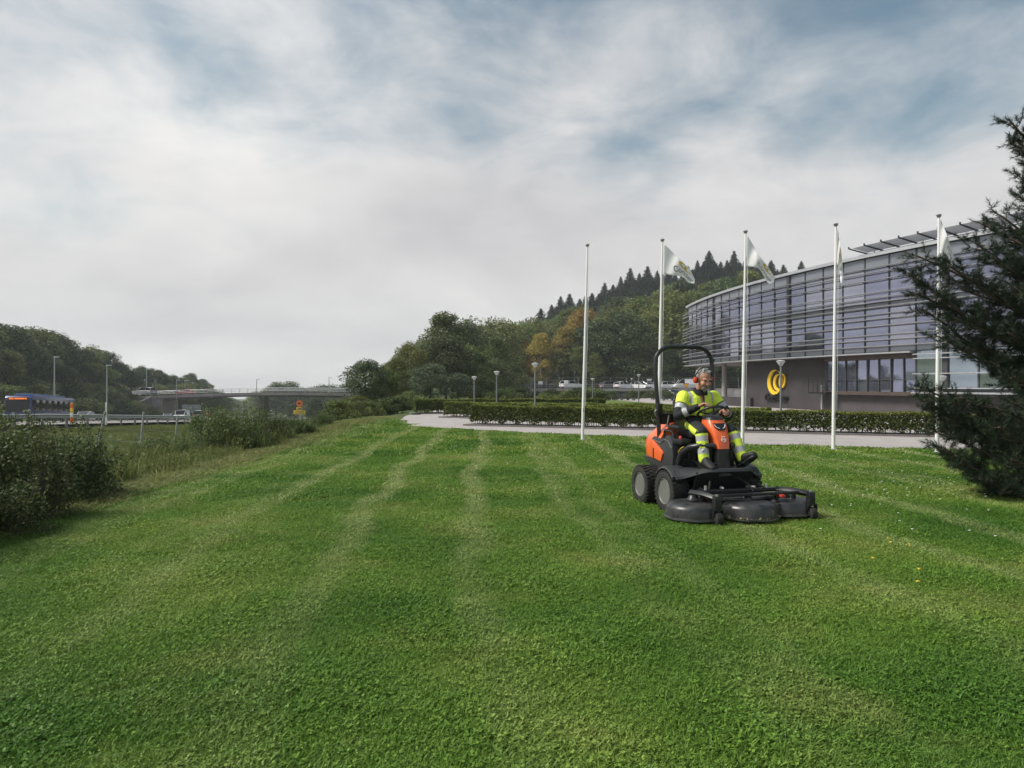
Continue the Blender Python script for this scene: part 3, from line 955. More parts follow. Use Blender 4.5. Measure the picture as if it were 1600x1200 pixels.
def curve_at(c, s):
    x = np.linspace(0, 1, len(c))
    return np.array([np.interp(s, x, [p[0] for p in c]), np.interp(s, x, [p[1] for p in c])])
def smooth_curve(c):
    """Catmull-Rom resample so the cloth has no corners"""
    c = [np.array(p, float) for p in c]
    c = [2 * c[0] - c[1]] + c + [2 * c[-1] - c[-2]]
    out = []
    for i in range(1, len(c) - 2):
        for t in np.linspace(0, 1, 8, endpoint=False):
            out.append(0.5 * (2 * c[i] + (c[i + 1] - c[i - 1]) * t + (2 * c[i - 1] - 5 * c[i] + 4 * c[i + 1] - c[i + 2]) * t ** 2 + (3 * c[i] - c[i - 1] - 3 * c[i + 1] + c[i + 2]) * t ** 3))
    out.append(c[-2])
    return out
def flag(d, top, bot, amp, waves, ph, label, marks):
    top, bot = smooth_curve(top), smooth_curve(bot)
    o3 = pix(top[0][0], bot[0][1], d)
    fl = empty('flag', o3, 0, label, 'flag', 'white company flags on the flagpoles')
    def F(s, t, off=0.0):
        p = curve_at(top, s) * (1 - t) + curve_at(bot, s) * t
        dd = d - 0.06 + amp * math.sin(waves * 6.283 * s + ph + 2.2 * t) * min(1, 3 * s) + off
        return pix(p[0], p[1], dd) - o3
    n, m = 36, 16
    vs = [F(i / n, j / m) for j in range(m + 1) for i in range(n + 1)]
    fs = [(j * (n + 1) + i, j * (n + 1) + i + 1, (j + 1) * (n + 1) + i + 1, (j + 1) * (n + 1) + i) for j in range(m) for i in range(n)]
    mb = MB(); mb.add(vs, fs)
    cloth = mb.build('cloth', M_flag, fl)
    sol = cloth.modifiers.new('thick', 'SOLIDIFY'); sol.thickness = 0.004; sol.offset = 0
    for kind, (s0, s1, t0, t1) in marks:
        if kind == 'text':
            tm = text_mesh('flag_letters', 'Cochlear', 1.0, 0.0, bold=0.0)
            bm = bmesh.new(); bm.from_mesh(tm)
            bmesh.ops.triangulate(bm, faces=bm.faces)
            bm.to_mesh(tm); bm.free()
            xs = [v.co.x for v in tm.vertices]; ys = [v.co.y for v in tm.vertices]
            for v in tm.vertices:
                u = (v.co.x - min(xs)) / (max(xs) - min(xs)); w = (v.co.y - min(ys)) / (max(ys) - min(ys))
                v.co = F(s0 + (s1 - s0) * u, t1 + (t0 - t1) * w, -0.012)
            link('lettering', tm, M_ink, cloth)
        else:
            for (c0, c1, aa, bb_) in ((0, 0, 0.5, 0.5), (0.25, -0.05, 0.3, 0.36)):
                o_, i_ = ell(c0, c1, aa, bb_, -0.4, 24), ell(c0 + 0.1, c1 + 0.05, aa * 0.72, bb_ * 0.76, -0.4, 24)
                mb = MB()
                G = lambda p: F(s0 + (s1 - s0) * (p[0] + 0.5), t1 + (t0 - t1) * (p[1] + 0.5), -0.012)
                mb.loft([[G(p) for p in o_], [G(p) for p in i_]], 0, True, False)
                mb.build('emblem', M_gold, cloth)
    return fl
flag(18.9, [(1037.5, 381), (1052, 395), (1064, 407), (1077, 420), (1086, 437)], [(1037, 428), (1050, 430), (1066, 432), (1075, 441), (1085, 443)], 0.10, 1.3, 0.5,
     'white flag blown out flat with dark lettering and a gold emblem', [('text', (0.28, 0.95, 0.50, 0.80)), ('emblem', (0.42, 0.80, 0.03, 0.42))])
flag(17.96, [(1167.5, 367), (1178, 385), (1189, 403), (1200, 417), (1211, 434)], [(1166.5, 417), (1176, 417), (1186, 420), (1193, 431), (1201, 443), (1209, 441)], 0.14, 1.1, 1.0,
     'white flag sagging in a fold with lettering partly hidden', [('text', (0.38, 0.9, 0.55, 0.80)), ('emblem', (0.58, 0.85, 0.05, 0.4))])
flag(16.95, [(1308, 356), (1311, 372), (1314, 392), (1317, 418), (1318, 446)], [(1307, 412), (1309, 415), (1311, 420), (1313, 438), (1315, 449)], 0.16, 1.6, 0.2,
     'narrow white flag hanging almost straight down', [('emblem', (0.3, 0.6, 0.1, 0.5))])
flag(16.15, [(1469, 341), (1476, 358), (1482, 374), (1489, 397), (1497, 415), (1504, 431)], [(1468, 397), (1474, 398), (1479, 398), (1485, 408), (1491, 419), (1499, 429)], 0.14, 1.3, 2.2,
     'white flag drooping in front of the facade near the pine', [('text', (0.4, 1.1, 0.35, 0.62))])
# ------------------------------------------------------------------ trees
M_bark = mat('bark', (0.085, 0.068, 0.055), 0.9, noise=0.3, nscale=6, bump=0.4, bscale=14)
M_birchbark = mat('birch_bark', (0.45, 0.43, 0.40), 0.8, noise=0.5, nscale=3)
L_green = leaf_mat('leaves_green', (0.072, 0.112, 0.033), (0.21, 0.255, 0.070), 0.3, 0.32)
L_dark = leaf_mat('leaves_dark_green', (0.046, 0.074, 0.032), (0.122, 0.160, 0.062), 0.25, 0.28)
L_birch = leaf_mat('leaves_birch', (0.095, 0.125, 0.036), (0.23, 0.25, 0.075), 0.35, 0.22)
L_gold = leaf_mat('leaves_turning_gold', (0.22, 0.175, 0.04), (0.46, 0.37, 0.09), 0.35, 0.2)
L_blue = leaf_mat('leaves_grey_green', (0.075, 0.105, 0.060), (0.17, 0.21, 0.12), 0.3, 0.2)
L_spruce = leaf_mat('spruce_needles', (0.024, 0.040, 0.030), (0.065, 0.088, 0.055), 0.1, 0.22)
L_bush = leaf_mat('bush_leaves', (0.028, 0.052, 0.016), (0.10, 0.14, 0.045), 0.3, 0.2)
L_weed = leaf_mat('weed_leaves', (0.070, 0.110, 0.028), (0.25, 0.27, 0.09), 0.35, 0.2)
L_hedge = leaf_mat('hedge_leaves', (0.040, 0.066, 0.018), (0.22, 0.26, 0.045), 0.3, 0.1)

def crown_points(rng, nblob, h0, h1, rad, shape, leaf_per, blob_r):
    P, O, T = [], [], []
    for b in range(nblob):
        t = rng.random() ** 0.8
        if shape == 'round': pr = math.sin(math.pi * min(1, 0.12 + 0.88 * t)) ** 0.55
        elif shape == 'tall': pr = math.sin(math.pi * (0.1 + 0.9 * t)) ** 0.7 * (1.05 - 0.35 * t)
        else: pr = (1 - t) ** 0.6 * 0.95 + 0.08
        a = rng.random() * 6.283
        rr = rad * pr * (0.35 + 0.65 * math.sqrt(rng.random())) * (0.8 + 0.4 * rng.random())
        c = np.array([math.cos(a) * rr, math.sin(a) * rr, h0 + (h1 - h0) * t])
        br = blob_r * (0.6 + 0.7 * rng.random())
        n = int(leaf_per * (br / blob_r) ** 2)
        d = unit(rng.normal(size=(n, 3)))
        d[:, 2] = d[:, 2] * 0.75 + 0.12
        r = br * (0.45 + 0.6 * rng.random(n) ** 0.6)
        P.append(c + d * r[:, None]); O.append(unit(d))
        T.append(np.clip(0.42 + 0.20 * rng.normal() + 0.22 * rng.normal(size=n), 0, 1))
    return np.concatenate(P), np.concatenate(O), np.concatenate(T)

def trunk_mb(rng, H, r0, limbs=7, top=0.85, start=0.25, spread=0.28):
    mb = MB()
    pts = [Vector((0, 0, -0.5))]
    for i in range(1, 7):
        t = i / 6
        pts.append(Vector((rng.normal() * 0.012 * H * t, rng.normal() * 0.012 * H * t, H * top * t)))
    mb.tube(pts, [r0 * 1.25] + [r0 * (1 - 0.85 * i / 6) for i in range(1, 7)], 8)
    for k in range(limbs):
        t = start + (top - start - 0.1) * (k + rng.random()) / limbs
        z = H * t
        a = rng.random() * 6.283
        L = H * spread * (1 - 0.6 * (t - start)) * (0.7 + 0.5 * rng.random())
        i = min(5, int(t / top * 6)); f = t / top * 6 - i
        b = pts[i].lerp(pts[i + 1], f)
        e = b + Vector((math.cos(a) * L, math.sin(a) * L, L * (0.35 + 0.5 * rng.random())))
        m = b.lerp(e, 0.5) + Vector((0, 0, -0.06 * L))
        rr = r0 * 0.45 * (1 - 0.6 * t)
        mb.tube([b, m, e], [rr, rr * 0.7, rr * 0.25], 5)
    return mb

def make_tree(kind, seed):
    """mesh pair (trunk, crown) for a tree about 10 m high"""
    r = np.random.default_rng(seed)
    H = 10.0
    if kind == 'round':
        tk = trunk_mb(r, H, 0.2, 8, 0.85, 0.2, 0.32)
        P, O, T = crown_points(r, 72, 1.9, 9.3, 3.3, 'round', 130, 1.15)
        q = leaves(P, 0.30, r, 0.3, O)
    elif kind == 'tall':
        tk = trunk_mb(r, H, 0.15, 8, 0.92, 0.2, 0.2)
        P, O, T = crown_points(r, 76, 1.3, 9.5, 2.1, 'tall', 120, 0.85)
        q = leaves(P, 0.24, r, 0.1, O)
    elif kind == 'spruce':
        tk = MB().tube([(0, 0, -0.5), (0, 0, 5), (0, 0, 9.9)], [0.2, 0.11, 0.02], 7)
        Ps, Ts, Ds = [], [], []
        z = 0.7
        while z < 9.75:
            t = z / 10
            L = (2.5 * (1 - t) ** 1.0 + 0.06) * (0.75 + 0.4 * r.random())
            nb = int(6 + 5 * (1 - t))
            a0 = r.random() * 6.283
            for k in range(nb):
                a = a0 + 6.283 * k / nb + r.normal() * 0.2
                Lk = L * (0.7 + 0.5 * r.random())
                n = int(9 + 34 * Lk)
                s = r.random(n) ** 0.7
                w = 0.30 * Lk * (1 - s) + 0.05
                off = (r.random(n) * 2 - 1) * w
                x = s * Lk
                zz = z + 0.22 * x - 0.30 * x * x / max(L, 0.3) + r.normal(size=n) * 0.10
                Ps.append(np.stack([np.cos(a) * x - np.sin(a) * off, np.sin(a) * x + np.cos(a) * off, zz], 1))
                Ds.append(np.stack([np.full(n, math.cos(a)) - math.sin(a) * off * 2, np.full(n, math.sin(a)) + math.cos(a) * off * 2, np.full(n, -0.25)], 1))
                Ts.append(np.clip(0.25 + 0.5 * s + 0.2 * r.normal(size=n), 0, 1))
            z += 0.17 + 0.16 * (1 - t)
        P = np.concatenate(Ps); D = unit(np.concatenate(Ds)); T = np.concatenate(Ts)
        q = leaves(P, np.clip(0.40 * (1.02 - P[:, 2] / 10) + 0.12, 0.1, 0.36), r, 0.4, D, 0.4, 0.35, 1.6)
    elif kind == 'shrub':
        tk = MB()
        for k in range(9):
            a = r.random() * 6.283; l = 0.3 + r.random() * 0.5
            tk.tube([(0.1 * math.cos(a), 0.1 * math.sin(a), -0.15), (l * 0.6 * math.cos(a), l * 0.6 * math.sin(a), 0.5), (l * math.cos(a), l * math.sin(a), 1.0 + 0.25 * r.random())], [0.02, 0.014, 0.004], 5)
        P, O, T = crown_points(r, 46, 0.05, 0.98, 0.72, 'round', 70, 0.24)
        q = leaves(P, 0.085, r, 0.3, O)
    return tk.mesh('trunk_' + kind), quads_mesh('crown_' + kind, q, T)

PROTO = {}
for kind, seeds in (('round', (1, 2, 3, 4)), ('tall', (5, 6, 7)), ('spruce', (8, 9, 10)), ('shrub', (12, 13, 14))):
    PROTO[kind] = [make_tree(kind, s) for s in seeds]
PCOPY = {}
def plant(kind, leafm, loc, h, w=1.0, label=None, group=None, name=None, rz=None, var=None, cat='tree'):
    i = random.randrange(len(PROTO[kind])) if var is None else var
    key = (kind, i, leafm.name)
    if key not in PCOPY:
        tm, cm = PROTO[kind][i]
        tm, cm = tm.copy(), cm.copy()
        tm.materials.append(M_birchbark if leafm in (L_birch, L_gold) else M_bark)
        cm.materials.append(leafm)
        PCOPY[key] = (tm, cm)
    tm, cm = PCOPY[key]
    base = 1.15 if kind == 'shrub' else 10.0
    o = empty(name, loc, random.random() * 6.283 if rz is None else rz, label, cat, group)
    s = h / base
    o.scale = (s * w, s * w, s)
    link('stems' if kind == 'shrub' else 'trunk', tm, None, o)
    link('foliage' if kind == 'shrub' else 'crown', cm, None, o)
    return o
def tree_at(px, top, d, kind, leafm, w=1.0, label=None, group=None, name='broadleaf_tree', zb=None):
    if px > 590 and d > 60: d = 60 + (d - 60) * 2.6
    x = (px - 800) / FPX * d
    z = float(ground_h(x, d)) if zb is None else zb
    h = (CAM_H + (600 - top) / FPX * d - z)
    return plant(kind, leafm, (x, d, z), max(h, 1.0), w, label, group, name)

G_w = 'trees of the wood behind the car parks'
# ---- individually recognisable trees at the edge of the wood
tree_at(572, 563, 50, 'round', L_dark, 1.15, 'dark leafy tree leftmost of the wood, beside the motorway bridge', G_w)
tree_at(603, 586, 55, 'tall', L_gold, 1.0, 'small yellowing birch low beside the dark leftmost tree', G_w, 'birch_tree')
tree_at(602, 570, 54, 'round', L_green, 1.1, 'bushy green tree filling the gap beside the dark leftmost tree', G_w)
tree_at(620, 556, 59, 'round', L_birch, 1.05, 'loose olive tree between the leftmost trees', G_w)
tree_at(640, 534, 66, 'round', L_birch, 0.95, 'olive green tree rising right of the dark leftmost tree', G_w)
tree_at(695, 490, 78, 'tall', L_green, 1.45, 'tallest drooping birch at the left shoulder of the wood', G_w, 'birch_tree')
tree_at(735, 499, 80, 'round', L_dark, 1.0, 'broad dark tree right of the tallest drooping birch', G_w)
tree_at(672, 568, 56, 'round', L_blue, 1.5, 'low spreading grey green tree behind the left end of the hedges', G_w)
tree_at(715, 583, 58, 'round', L_blue, 1.5, 'low grey green tree right of the other low grey green one', G_w)
tree_at(752, 585, 57, 'round', L_dark, 1.3, 'small dark bushy tree behind the second lamp post', G_w)
tree_at(775, 528, 76, 'tall', L_green, 1.25, 'slender grey green birch above the lamp posts', G_w, 'birch_tree')
tree_at(768, 497, 92, 'round', L_green, 1.1, 'rounded green tree at the top of the wood above the second lamp', G_w)
tree_at(790, 502, 98, 'round', L_birch, 1.1, 'pale green tree at the top of the wood between second and tallest lamp', G_w)
tree_at(811, 504, 104, 'round', L_green, 1.15, 'green tree on the skyline left of the tallest lamp', G_w)
tree_at(832, 497, 110, 'round', L_birch, 1.1, 'olive tree on the skyline directly above the tallest lamp', G_w)
tree_at(845, 522, 96, 'tall', L_gold, 1.2, 'pale golden birch left of the bare flagpole', G_w, 'birch_tree')
tree_at(822, 532, 97, 'tall', L_gold, 1.0, 'smaller golden birch at the left of the yellow group', G_w, 'birch_tree')
tree_at(912, 483, 101, 'tall', L_gold, 1.45, 'bright golden tree directly behind the bare flagpole', G_w, 'birch_tree')
tree_at(884, 512, 98, 'tall', L_gold, 1.4, 'golden brown tree just left of the bare flagpole', G_w, 'birch_tree')
tree_at(936, 498, 99, 'tall', L_birch, 1.3, 'yellow green birch just right of the bare flagpole', G_w, 'birch_tree')
for (px, tp, d, m) in ((962, 482, 102, L_birch), (1000, 464, 104, L_birch), (1040, 456, 105, L_birch), (1062, 463, 106, L_green), (1088, 482, 106, L_green), (985, 490, 99, L_green), (1018, 488, 99, L_birch), (1052, 494, 100, L_green), (950, 520, 97, L_green), (975, 528, 96, L_green), (1005, 520, 96, L_green), (1032, 525, 96, L_green), (1068, 522, 97, L_green), (1095, 515, 100, L_green), (905, 540, 95.5, L_birch), (872, 545, 95.5, L_birch), (930, 552, 95, L_green), (1120, 500, 104, L_green)):
    tree_at(px, tp, d, 'tall', m, 1.35, 'tall green birch in the stand above the car park', G_w, 'birch_tree')
for (px, tp, d) in ((845, 481, 132), (862, 475, 135), (876, 462, 138), (890, 458, 140), (906, 466, 142), (925, 457, 140), (945, 441, 150), (958, 444, 150), (970, 431, 150), (985, 418, 150), (999, 426, 152), (1012, 415, 150), (1027, 422, 155), (1045, 416, 155), (1075, 415, 150), (1090, 406, 150), (1108, 391, 150), (1126, 408, 150), (1147, 391, 150), (1166, 401, 152), (1186, 405, 152), (1205, 406, 150), (1224, 413, 152), (1252, 407, 155), (1269, 420, 155), (1240, 425, 150), (1290, 432, 155), (952, 452, 146), (978, 440, 147), (992, 436, 146), (1006, 432, 146), (1020, 434, 147), (1036, 428, 148), (1055, 424, 150), (1064, 430, 147), (1082, 420, 147), (1099, 412, 146), (1117, 408, 147), (1136, 406, 147), (1156, 409, 147), (1175, 412, 147), (1195, 416, 147), (1215, 420, 147), (915, 462, 138), (935, 458, 140), (869, 478, 132), (883, 474, 134)):
    tree_at(px, tp, d, 'spruce', L_spruce, random.uniform(1.5, 2.3), 'dark spruce standing along the ridge of the wooded hill', 'spruces on the ridge', 'spruce_tree')
# ---- the rest of the stand, row behind row
rt = random.Random(21)
MARKS = [(0, 'beside the dark leftmost tree'), (640, 'behind the left end of the hedges'), (680, 'behind the drooping birch'), (730, 'behind the two left lamps'), (770, 'left of the tallest lamp'), (815, 'above the tallest lamp'), (860, 'left of the bare flagpole'), (905, 'right of the bare flagpole'), (945, 'above the small parked cars'), (985, 'left of the flat flag'), (1030, 'below the flat flag'), (1070, 'above the left end of the facade'), (1130, 'over the roof by the sagging flag'), (1200, 'over the roof past the sagging flag')]
ROWN = {70: 'foremost', 84: 'second', 98: 'third', 112: 'fourth', 124: 'fifth', 134: 'sixth', 144: 'rearmost'}
ORD = ['first', 'second', 'third', 'fourth', 'fifth', 'sixth', 'seventh', 'eighth', 'ninth', 'tenth', 'eleventh', 'twelfth', 'thirteenth', 'fourteenth', 'fifteenth', 'sixteenth', 'seventeenth', 'eighteenth', 'nineteenth']
TENS = {2: 'twent', 3: 'thirt', 4: 'fort'}
def ordinal(n):
    if n <= 19: return ORD[n - 1]
    t, u = divmod(n, 10)
    return TENS[t] + 'ieth' if u == 0 else TENS[t] + 'y-' + ORD[u - 1]
def number_from_left(prefix):
    obs = [o for o in bpy.data.objects if o.get('label') == prefix]
    obs = [o for o in obs if o.location.x / o.location.y * FPX + 800 > -8]
    obs.sort(key=lambda o: o.location.x / o.location.y)
    for i, o in enumerate(obs):
        o['label'] = '%s, %s from the left' % (prefix, ordinal(i + 1))
RX = [600, 640, 690, 760, 820, 880, 940, 1000, 1100, 1200, 1300]
RY = [565, 535, 500, 500, 505, 475, 450, 432, 408, 415, 430]
for d, step, drop, mats_, kind in ((70, 30, 45, (L_green, L_dark), 'round'), (84, 28, 40, (L_green, L_dark, L_birch), 'round'), (98, 24, 75, (L_green, L_dark), 'round'), (112, 21, 42, (L_green, L_birch, L_dark), 'tall'), (124, 19, 30, (L_green, L_dark), 'round'), (134, 17, 24, (L_spruce,), 'spruce'), (144, 15, 22, (L_spruce,), 'spruce')):
    px = 606
    while px < (770 if d < 95 else 1295):
        px += step * rt.uniform(0.7, 1.3)
        if d > 130 and px < 850: continue
        if d in (112, 124) and px < 640: continue
        tp = np.interp(px, RX, RY) + drop * rt.uniform(0.25, 1.75)
        if d > 95 and px > 1070 and tp > 470: tp = 470
        ki = max(i for i, q in enumerate(MARKS) if px >= q[0])
        lab = '%s in the %s row of the wood, %s' % ({'round': 'leafy tree', 'tall': 'birch', 'spruce': 'dark spruce'}[kind], ROWN[d], MARKS[ki][1])
        tree_at(px, tp, d + rt.uniform(-3, 3), kind, rt.choice(mats_), 1.25, lab, 'spruces below the ridge' if kind == 'spruce' else G_w, 'spruce_tree' if kind == 'spruce' else ('birch_tree' if kind == 'tall' else 'broadleaf_tree'))
# understorey shrubs along the wood's foot and in the car park beds
def shrub_at(px, top, d, leafm, w, label, group, zb=None, name='shrub'):
    return tree_at(px, top, d, 'shrub', leafm, w, label, group, name, zb)
for px, tp, d, m in ((770, 612, 56, L_green), (790, 606, 58, L_green), (815, 604, 60, L_bush), (836, 611, 62, L_bush), (862, 608, 60, L_bush), (885, 612, 58, L_weed), (903, 606, 57, L_bush), (922, 604, 60, L_green), (938, 612, 58, L_bush), (755, 606, 60, L_green), (852, 616, 56, L_weed), (955, 618, 66, L_dark), (990, 619, 67, L_dark), (1020, 618, 68, L_dark), (1042, 620, 68, L_dark)):
    o = shrub_at(px, tp, d, m, 1.5, 'loose green shrub before the raised car park', 'shrubs in front of the raised car park', -0.1)
for i in range(26):
    px = 780 + 14 * i + rt.uniform(-6, 6)
    shrub_at(px, rt.uniform(588, 597), rt.uniform(95, 96.5), rt.choice((L_green, L_bush, L_birch)), 1.3, 'understorey shrub at the foot of the birch stand', 'understorey shrubs behind the raised car park')
for px, tp, d in ((545, 625, 46), (560, 618, 48), (588, 625, 46), (610, 622, 44), (628, 618, 44), (640, 612, 47), (600, 632, 40), (575, 640, 36), (556, 645, 33), (618, 636, 40), (540, 650, 30), (528, 655, 28)):
    shrub_at(px, tp, d, rt.choice((L_bush, L_weed, L_green)), 1.2, 'tangled green shrub along the fence below the wood', 'shrubs along the fence below the wood')

# ---- left of the motorway
G_l = 'trees lining the far side of the motorway'
LX = [-60, 0, 30, 62, 100, 112, 150, 182, 196, 225, 262, 300, 332, 350]
LY = [500, 508, 513, 512, 530, 548, 540, 560, 576, 572, 584, 597, 609, 612]
for px, d, m, w, lab in ((4, 118, L_gold, 1.0, 'olive brown tree at the extreme left beyond the bus'),):
    tree_at(px, 555, d, 'round', m, w, lab, G_l)
px = -90
while px < 345:
    d = 128 + max(0, px) * 0.33
    tree_at(px, np.interp(px, LX, LY) + rt.uniform(-2, 3), d + rt.uniform(-4, 4), 'round', rt.choice((L_dark, L_dark, L_green)), 1.15, 'dark leafy tree in the row beyond the motorway', G_l)
    px += rt.uniform(13, 19) * (1 - 0.35 * max(0, px) / 340)
px = -90
while px < 320:
    d = 116 + max(0, px) * 0.33
    tp = min(600, np.interp(px, LX, LY) + rt.uniform(22, 45))
    tree_at(px, tp, d + rt.uniform(-3, 3), 'round', rt.choice((L_dark, L_green, L_dark)), 1.35, 'lower dark tree before the row beyond the motorway', G_l)
    px += rt.uniform(16, 24)
for i in range(70):
    d = rt.uniform(108, 172)
    off = rt.uniform(1.5, 13)
    x = float(x_rail(d)) - ROAD_W - off
    plant('shrub', rt.choice((L_bush, L_weed, L_green)), (x, d, float(ground_h(x, d))), rt.uniform(2.0, 3.8), 1.5, 'green shrub on the bank beyond the motorway', 'shrubs on the far motorway bank', 'shrub')
# ---- trees seen past and under the bridge
for px, tp, d, w in ((418, 607, 300, 1.0), (432, 597, 300, 1.3), (452, 596, 305, 1.2), (470, 606, 320, 1.2), (488, 605, 330, 1.2), (503, 602, 330, 1.2), (520, 602, 320, 1.3), (538, 600, 300, 1.3), (552, 596, 260, 1.3), (400, 612, 340, 1.2)):
    tree_at(px, tp, d, 'round', rt.choice((L_dark, L_green)), w, 'distant dark tree seen beyond the motorway bridge', 'distant trees beyond the bridge')
for i in range(44):
    d = rt.uniform(190, 330)
    x = float(x_rail(d)) + rt.uniform(4, 34)
    plant('round', rt.choice((L_dark, L_green, L_dark)), (x, d, float(ground_h(x, d))), rt.uniform(5, 8), 1.3, 'dark tree on the slope seen under the motorway bridge', 'trees on the slope under the bridge', 'broadleaf_tree')
for i in range(26):
    d = rt.uniform(185, 300)
    x = float(x_rail(d)) - ROAD_W - rt.uniform(3, 16)
    plant('round', rt.choice((L_dark, L_green, L_weed)), (x, d, float(ground_h(x, d))), rt.uniform(4, 6.5), 1.3, 'leafy tree on the far slope behind the bridge abutment', 'trees on the far slope behind the bridge', 'broadleaf_tree')

for p in ('dark spruce standing along the ridge of the wooded hill', 'tall green birch in the stand above the car park', 'dark leafy tree in the row beyond the motorway', 'lower dark tree before the row beyond the motorway', 'distant dark tree seen beyond the motorway bridge', 'loose green shrub before the raised car park', 'tangled green shrub along the fence below the wood', 'understorey shrub at the foot of the birch stand'):
    number_from_left(p)
# ------------------------------------------------------------------ clipped hedges
def hedge(p0, p1, h0, h1, width, label, seed, stems=True, dens=900, leaf=0.078, zbot=0.16):
    r = np.random.default_rng(seed)
    p0, p1 = np.array(p0, float), np.array(p1, float)
    L = np.linalg.norm(p1 - p0)
    t = (p1 - p0) / L
    nrm = np.array([-t[1], t[0]])
    o = empty('hedge', (p0[0], p0[1], -0.03 if p0[1] < 100 else -0.98), 0, label, 'hedge', 'clipped hedges beside the paved drive')
    def at(s, w, z):
        xy = t[None, :] * s[:, None] + nrm[None, :] * w[:, None]
        return np.column_stack([xy, z])
    H = lambda s: h0 + (h1 - h0) * s / L + 0.02 * np.sin(s * 2.1) + 0.015 * np.sin(s * 5.3 + 1)
    Ps, Os, Ts = [], [], []
    nf = int(L * h0 * dens)
    for side in (-1, 1):
        n = nf if side < 0 else nf // 2
        s = r.random(n) * L; z = zbot + (H(s) - zbot) * r.random(n)
        z += 0.08 * np.sin(s * 9 + side) * (z < zbot + 0.12)
        w = side * (width / 2 - np.abs(r.normal(size=n)) * 0.05 + 0.03 * np.sin(s * 3.1) + 0.025 * np.sin(s * 7.7 + z * 8))
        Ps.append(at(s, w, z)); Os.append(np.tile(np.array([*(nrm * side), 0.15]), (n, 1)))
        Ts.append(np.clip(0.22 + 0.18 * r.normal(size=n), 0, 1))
    n = int(L * width * dens * 1.1)
    s = r.random(n) * L; w = (r.random(n) - 0.5) * width
    z = H(s) - np.abs(r.normal(size=n)) * 0.035 + 0.02
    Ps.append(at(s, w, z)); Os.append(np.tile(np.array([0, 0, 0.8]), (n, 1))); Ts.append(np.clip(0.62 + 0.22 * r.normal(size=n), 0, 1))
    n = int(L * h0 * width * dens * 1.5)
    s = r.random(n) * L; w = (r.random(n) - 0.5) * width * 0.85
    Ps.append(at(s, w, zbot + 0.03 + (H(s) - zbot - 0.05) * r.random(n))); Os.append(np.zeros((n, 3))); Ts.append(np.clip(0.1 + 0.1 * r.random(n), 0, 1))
    for e in (0, L):
        n = int(width * h0 * dens)
        s = np.full(n, e) + r.normal(size=n) * 0.03
        Ps.append(at(s, (r.random(n) - 0.5) * width, zbot + (h0 - zbot) * r.random(n))); Os.append(np.tile(np.array([*(t * (1 if e else -1)), 0.1]), (n, 1))); Ts.append(np.clip(0.25 + 0.18 * r.normal(size=n), 0, 1))
    P, O, T = np.concatenate(Ps), np.concatenate(Os), np.concatenate(Ts)
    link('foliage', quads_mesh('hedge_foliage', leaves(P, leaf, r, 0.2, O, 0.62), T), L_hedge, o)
    if stems:
        mb = MB()
        s = 0.1
        while s < L:
            for w in (-0.18, 0.12):
                b = t * s + nrm * (w + r.normal() * 0.04)
                k = r.normal(size=2) * 0.04
                mb.tube([(b[0], b[1], -0.02), (b[0] + k[0], b[1] + k[1], 0.38)], [0.014, 0.010], 5)
            s += 0.19 + 0.1 * r.random()
        mb.build('stems', M_bark, o, kind='stuff')
        # soil bed with its low kerb
        mb = MB()
        a = [t * -0.25 - nrm * (width / 2 + 0.12), t * (L + 0.25) - nrm * (width / 2 + 0.12), t * (L + 0.25) + nrm * (width / 2 + 0.12), t * -0.25 + nrm * (width / 2 + 0.12)]
        mb.prism([tuple(q) for q in a], 'z', -0.02, 0.06)
        mb.build('kerbed_bed', mat('bed_kerb', (0.16, 0.145, 0.14), 0.9, noise=0.2, nscale=4), o)
    return o
hedge((-1.55, 27.9), (17.0, 20.6), 0.80, 0.70, 0.8, 'long clipped hedge in front, running behind the flagpoles', 31)
hedge((-3.2, 34.4), (10.0, 26.6), 0.76, 0.72, 0.8, 'clipped hedge just behind the long front hedge', 32)
hedge((-5.5, 38.6), (5.5, 41.5), 0.80, 0.78, 1.0, 'dark clipped hedge at the far left end of the drive', 33, True, 600, 0.09)
hedge((-2.5, 39.5), (8.9, 35.8), 0.62, 0.60, 0.8, 'short clipped hedge between the second hedge and the grass bank', 34, False, 600, 0.09)
hedge((5.5, 121), (34.0, 123), 1.35, 1.35, 1.0, 'tall dark hedge below the retaining wall behind parked cars', 35, False, 150, 0.22)

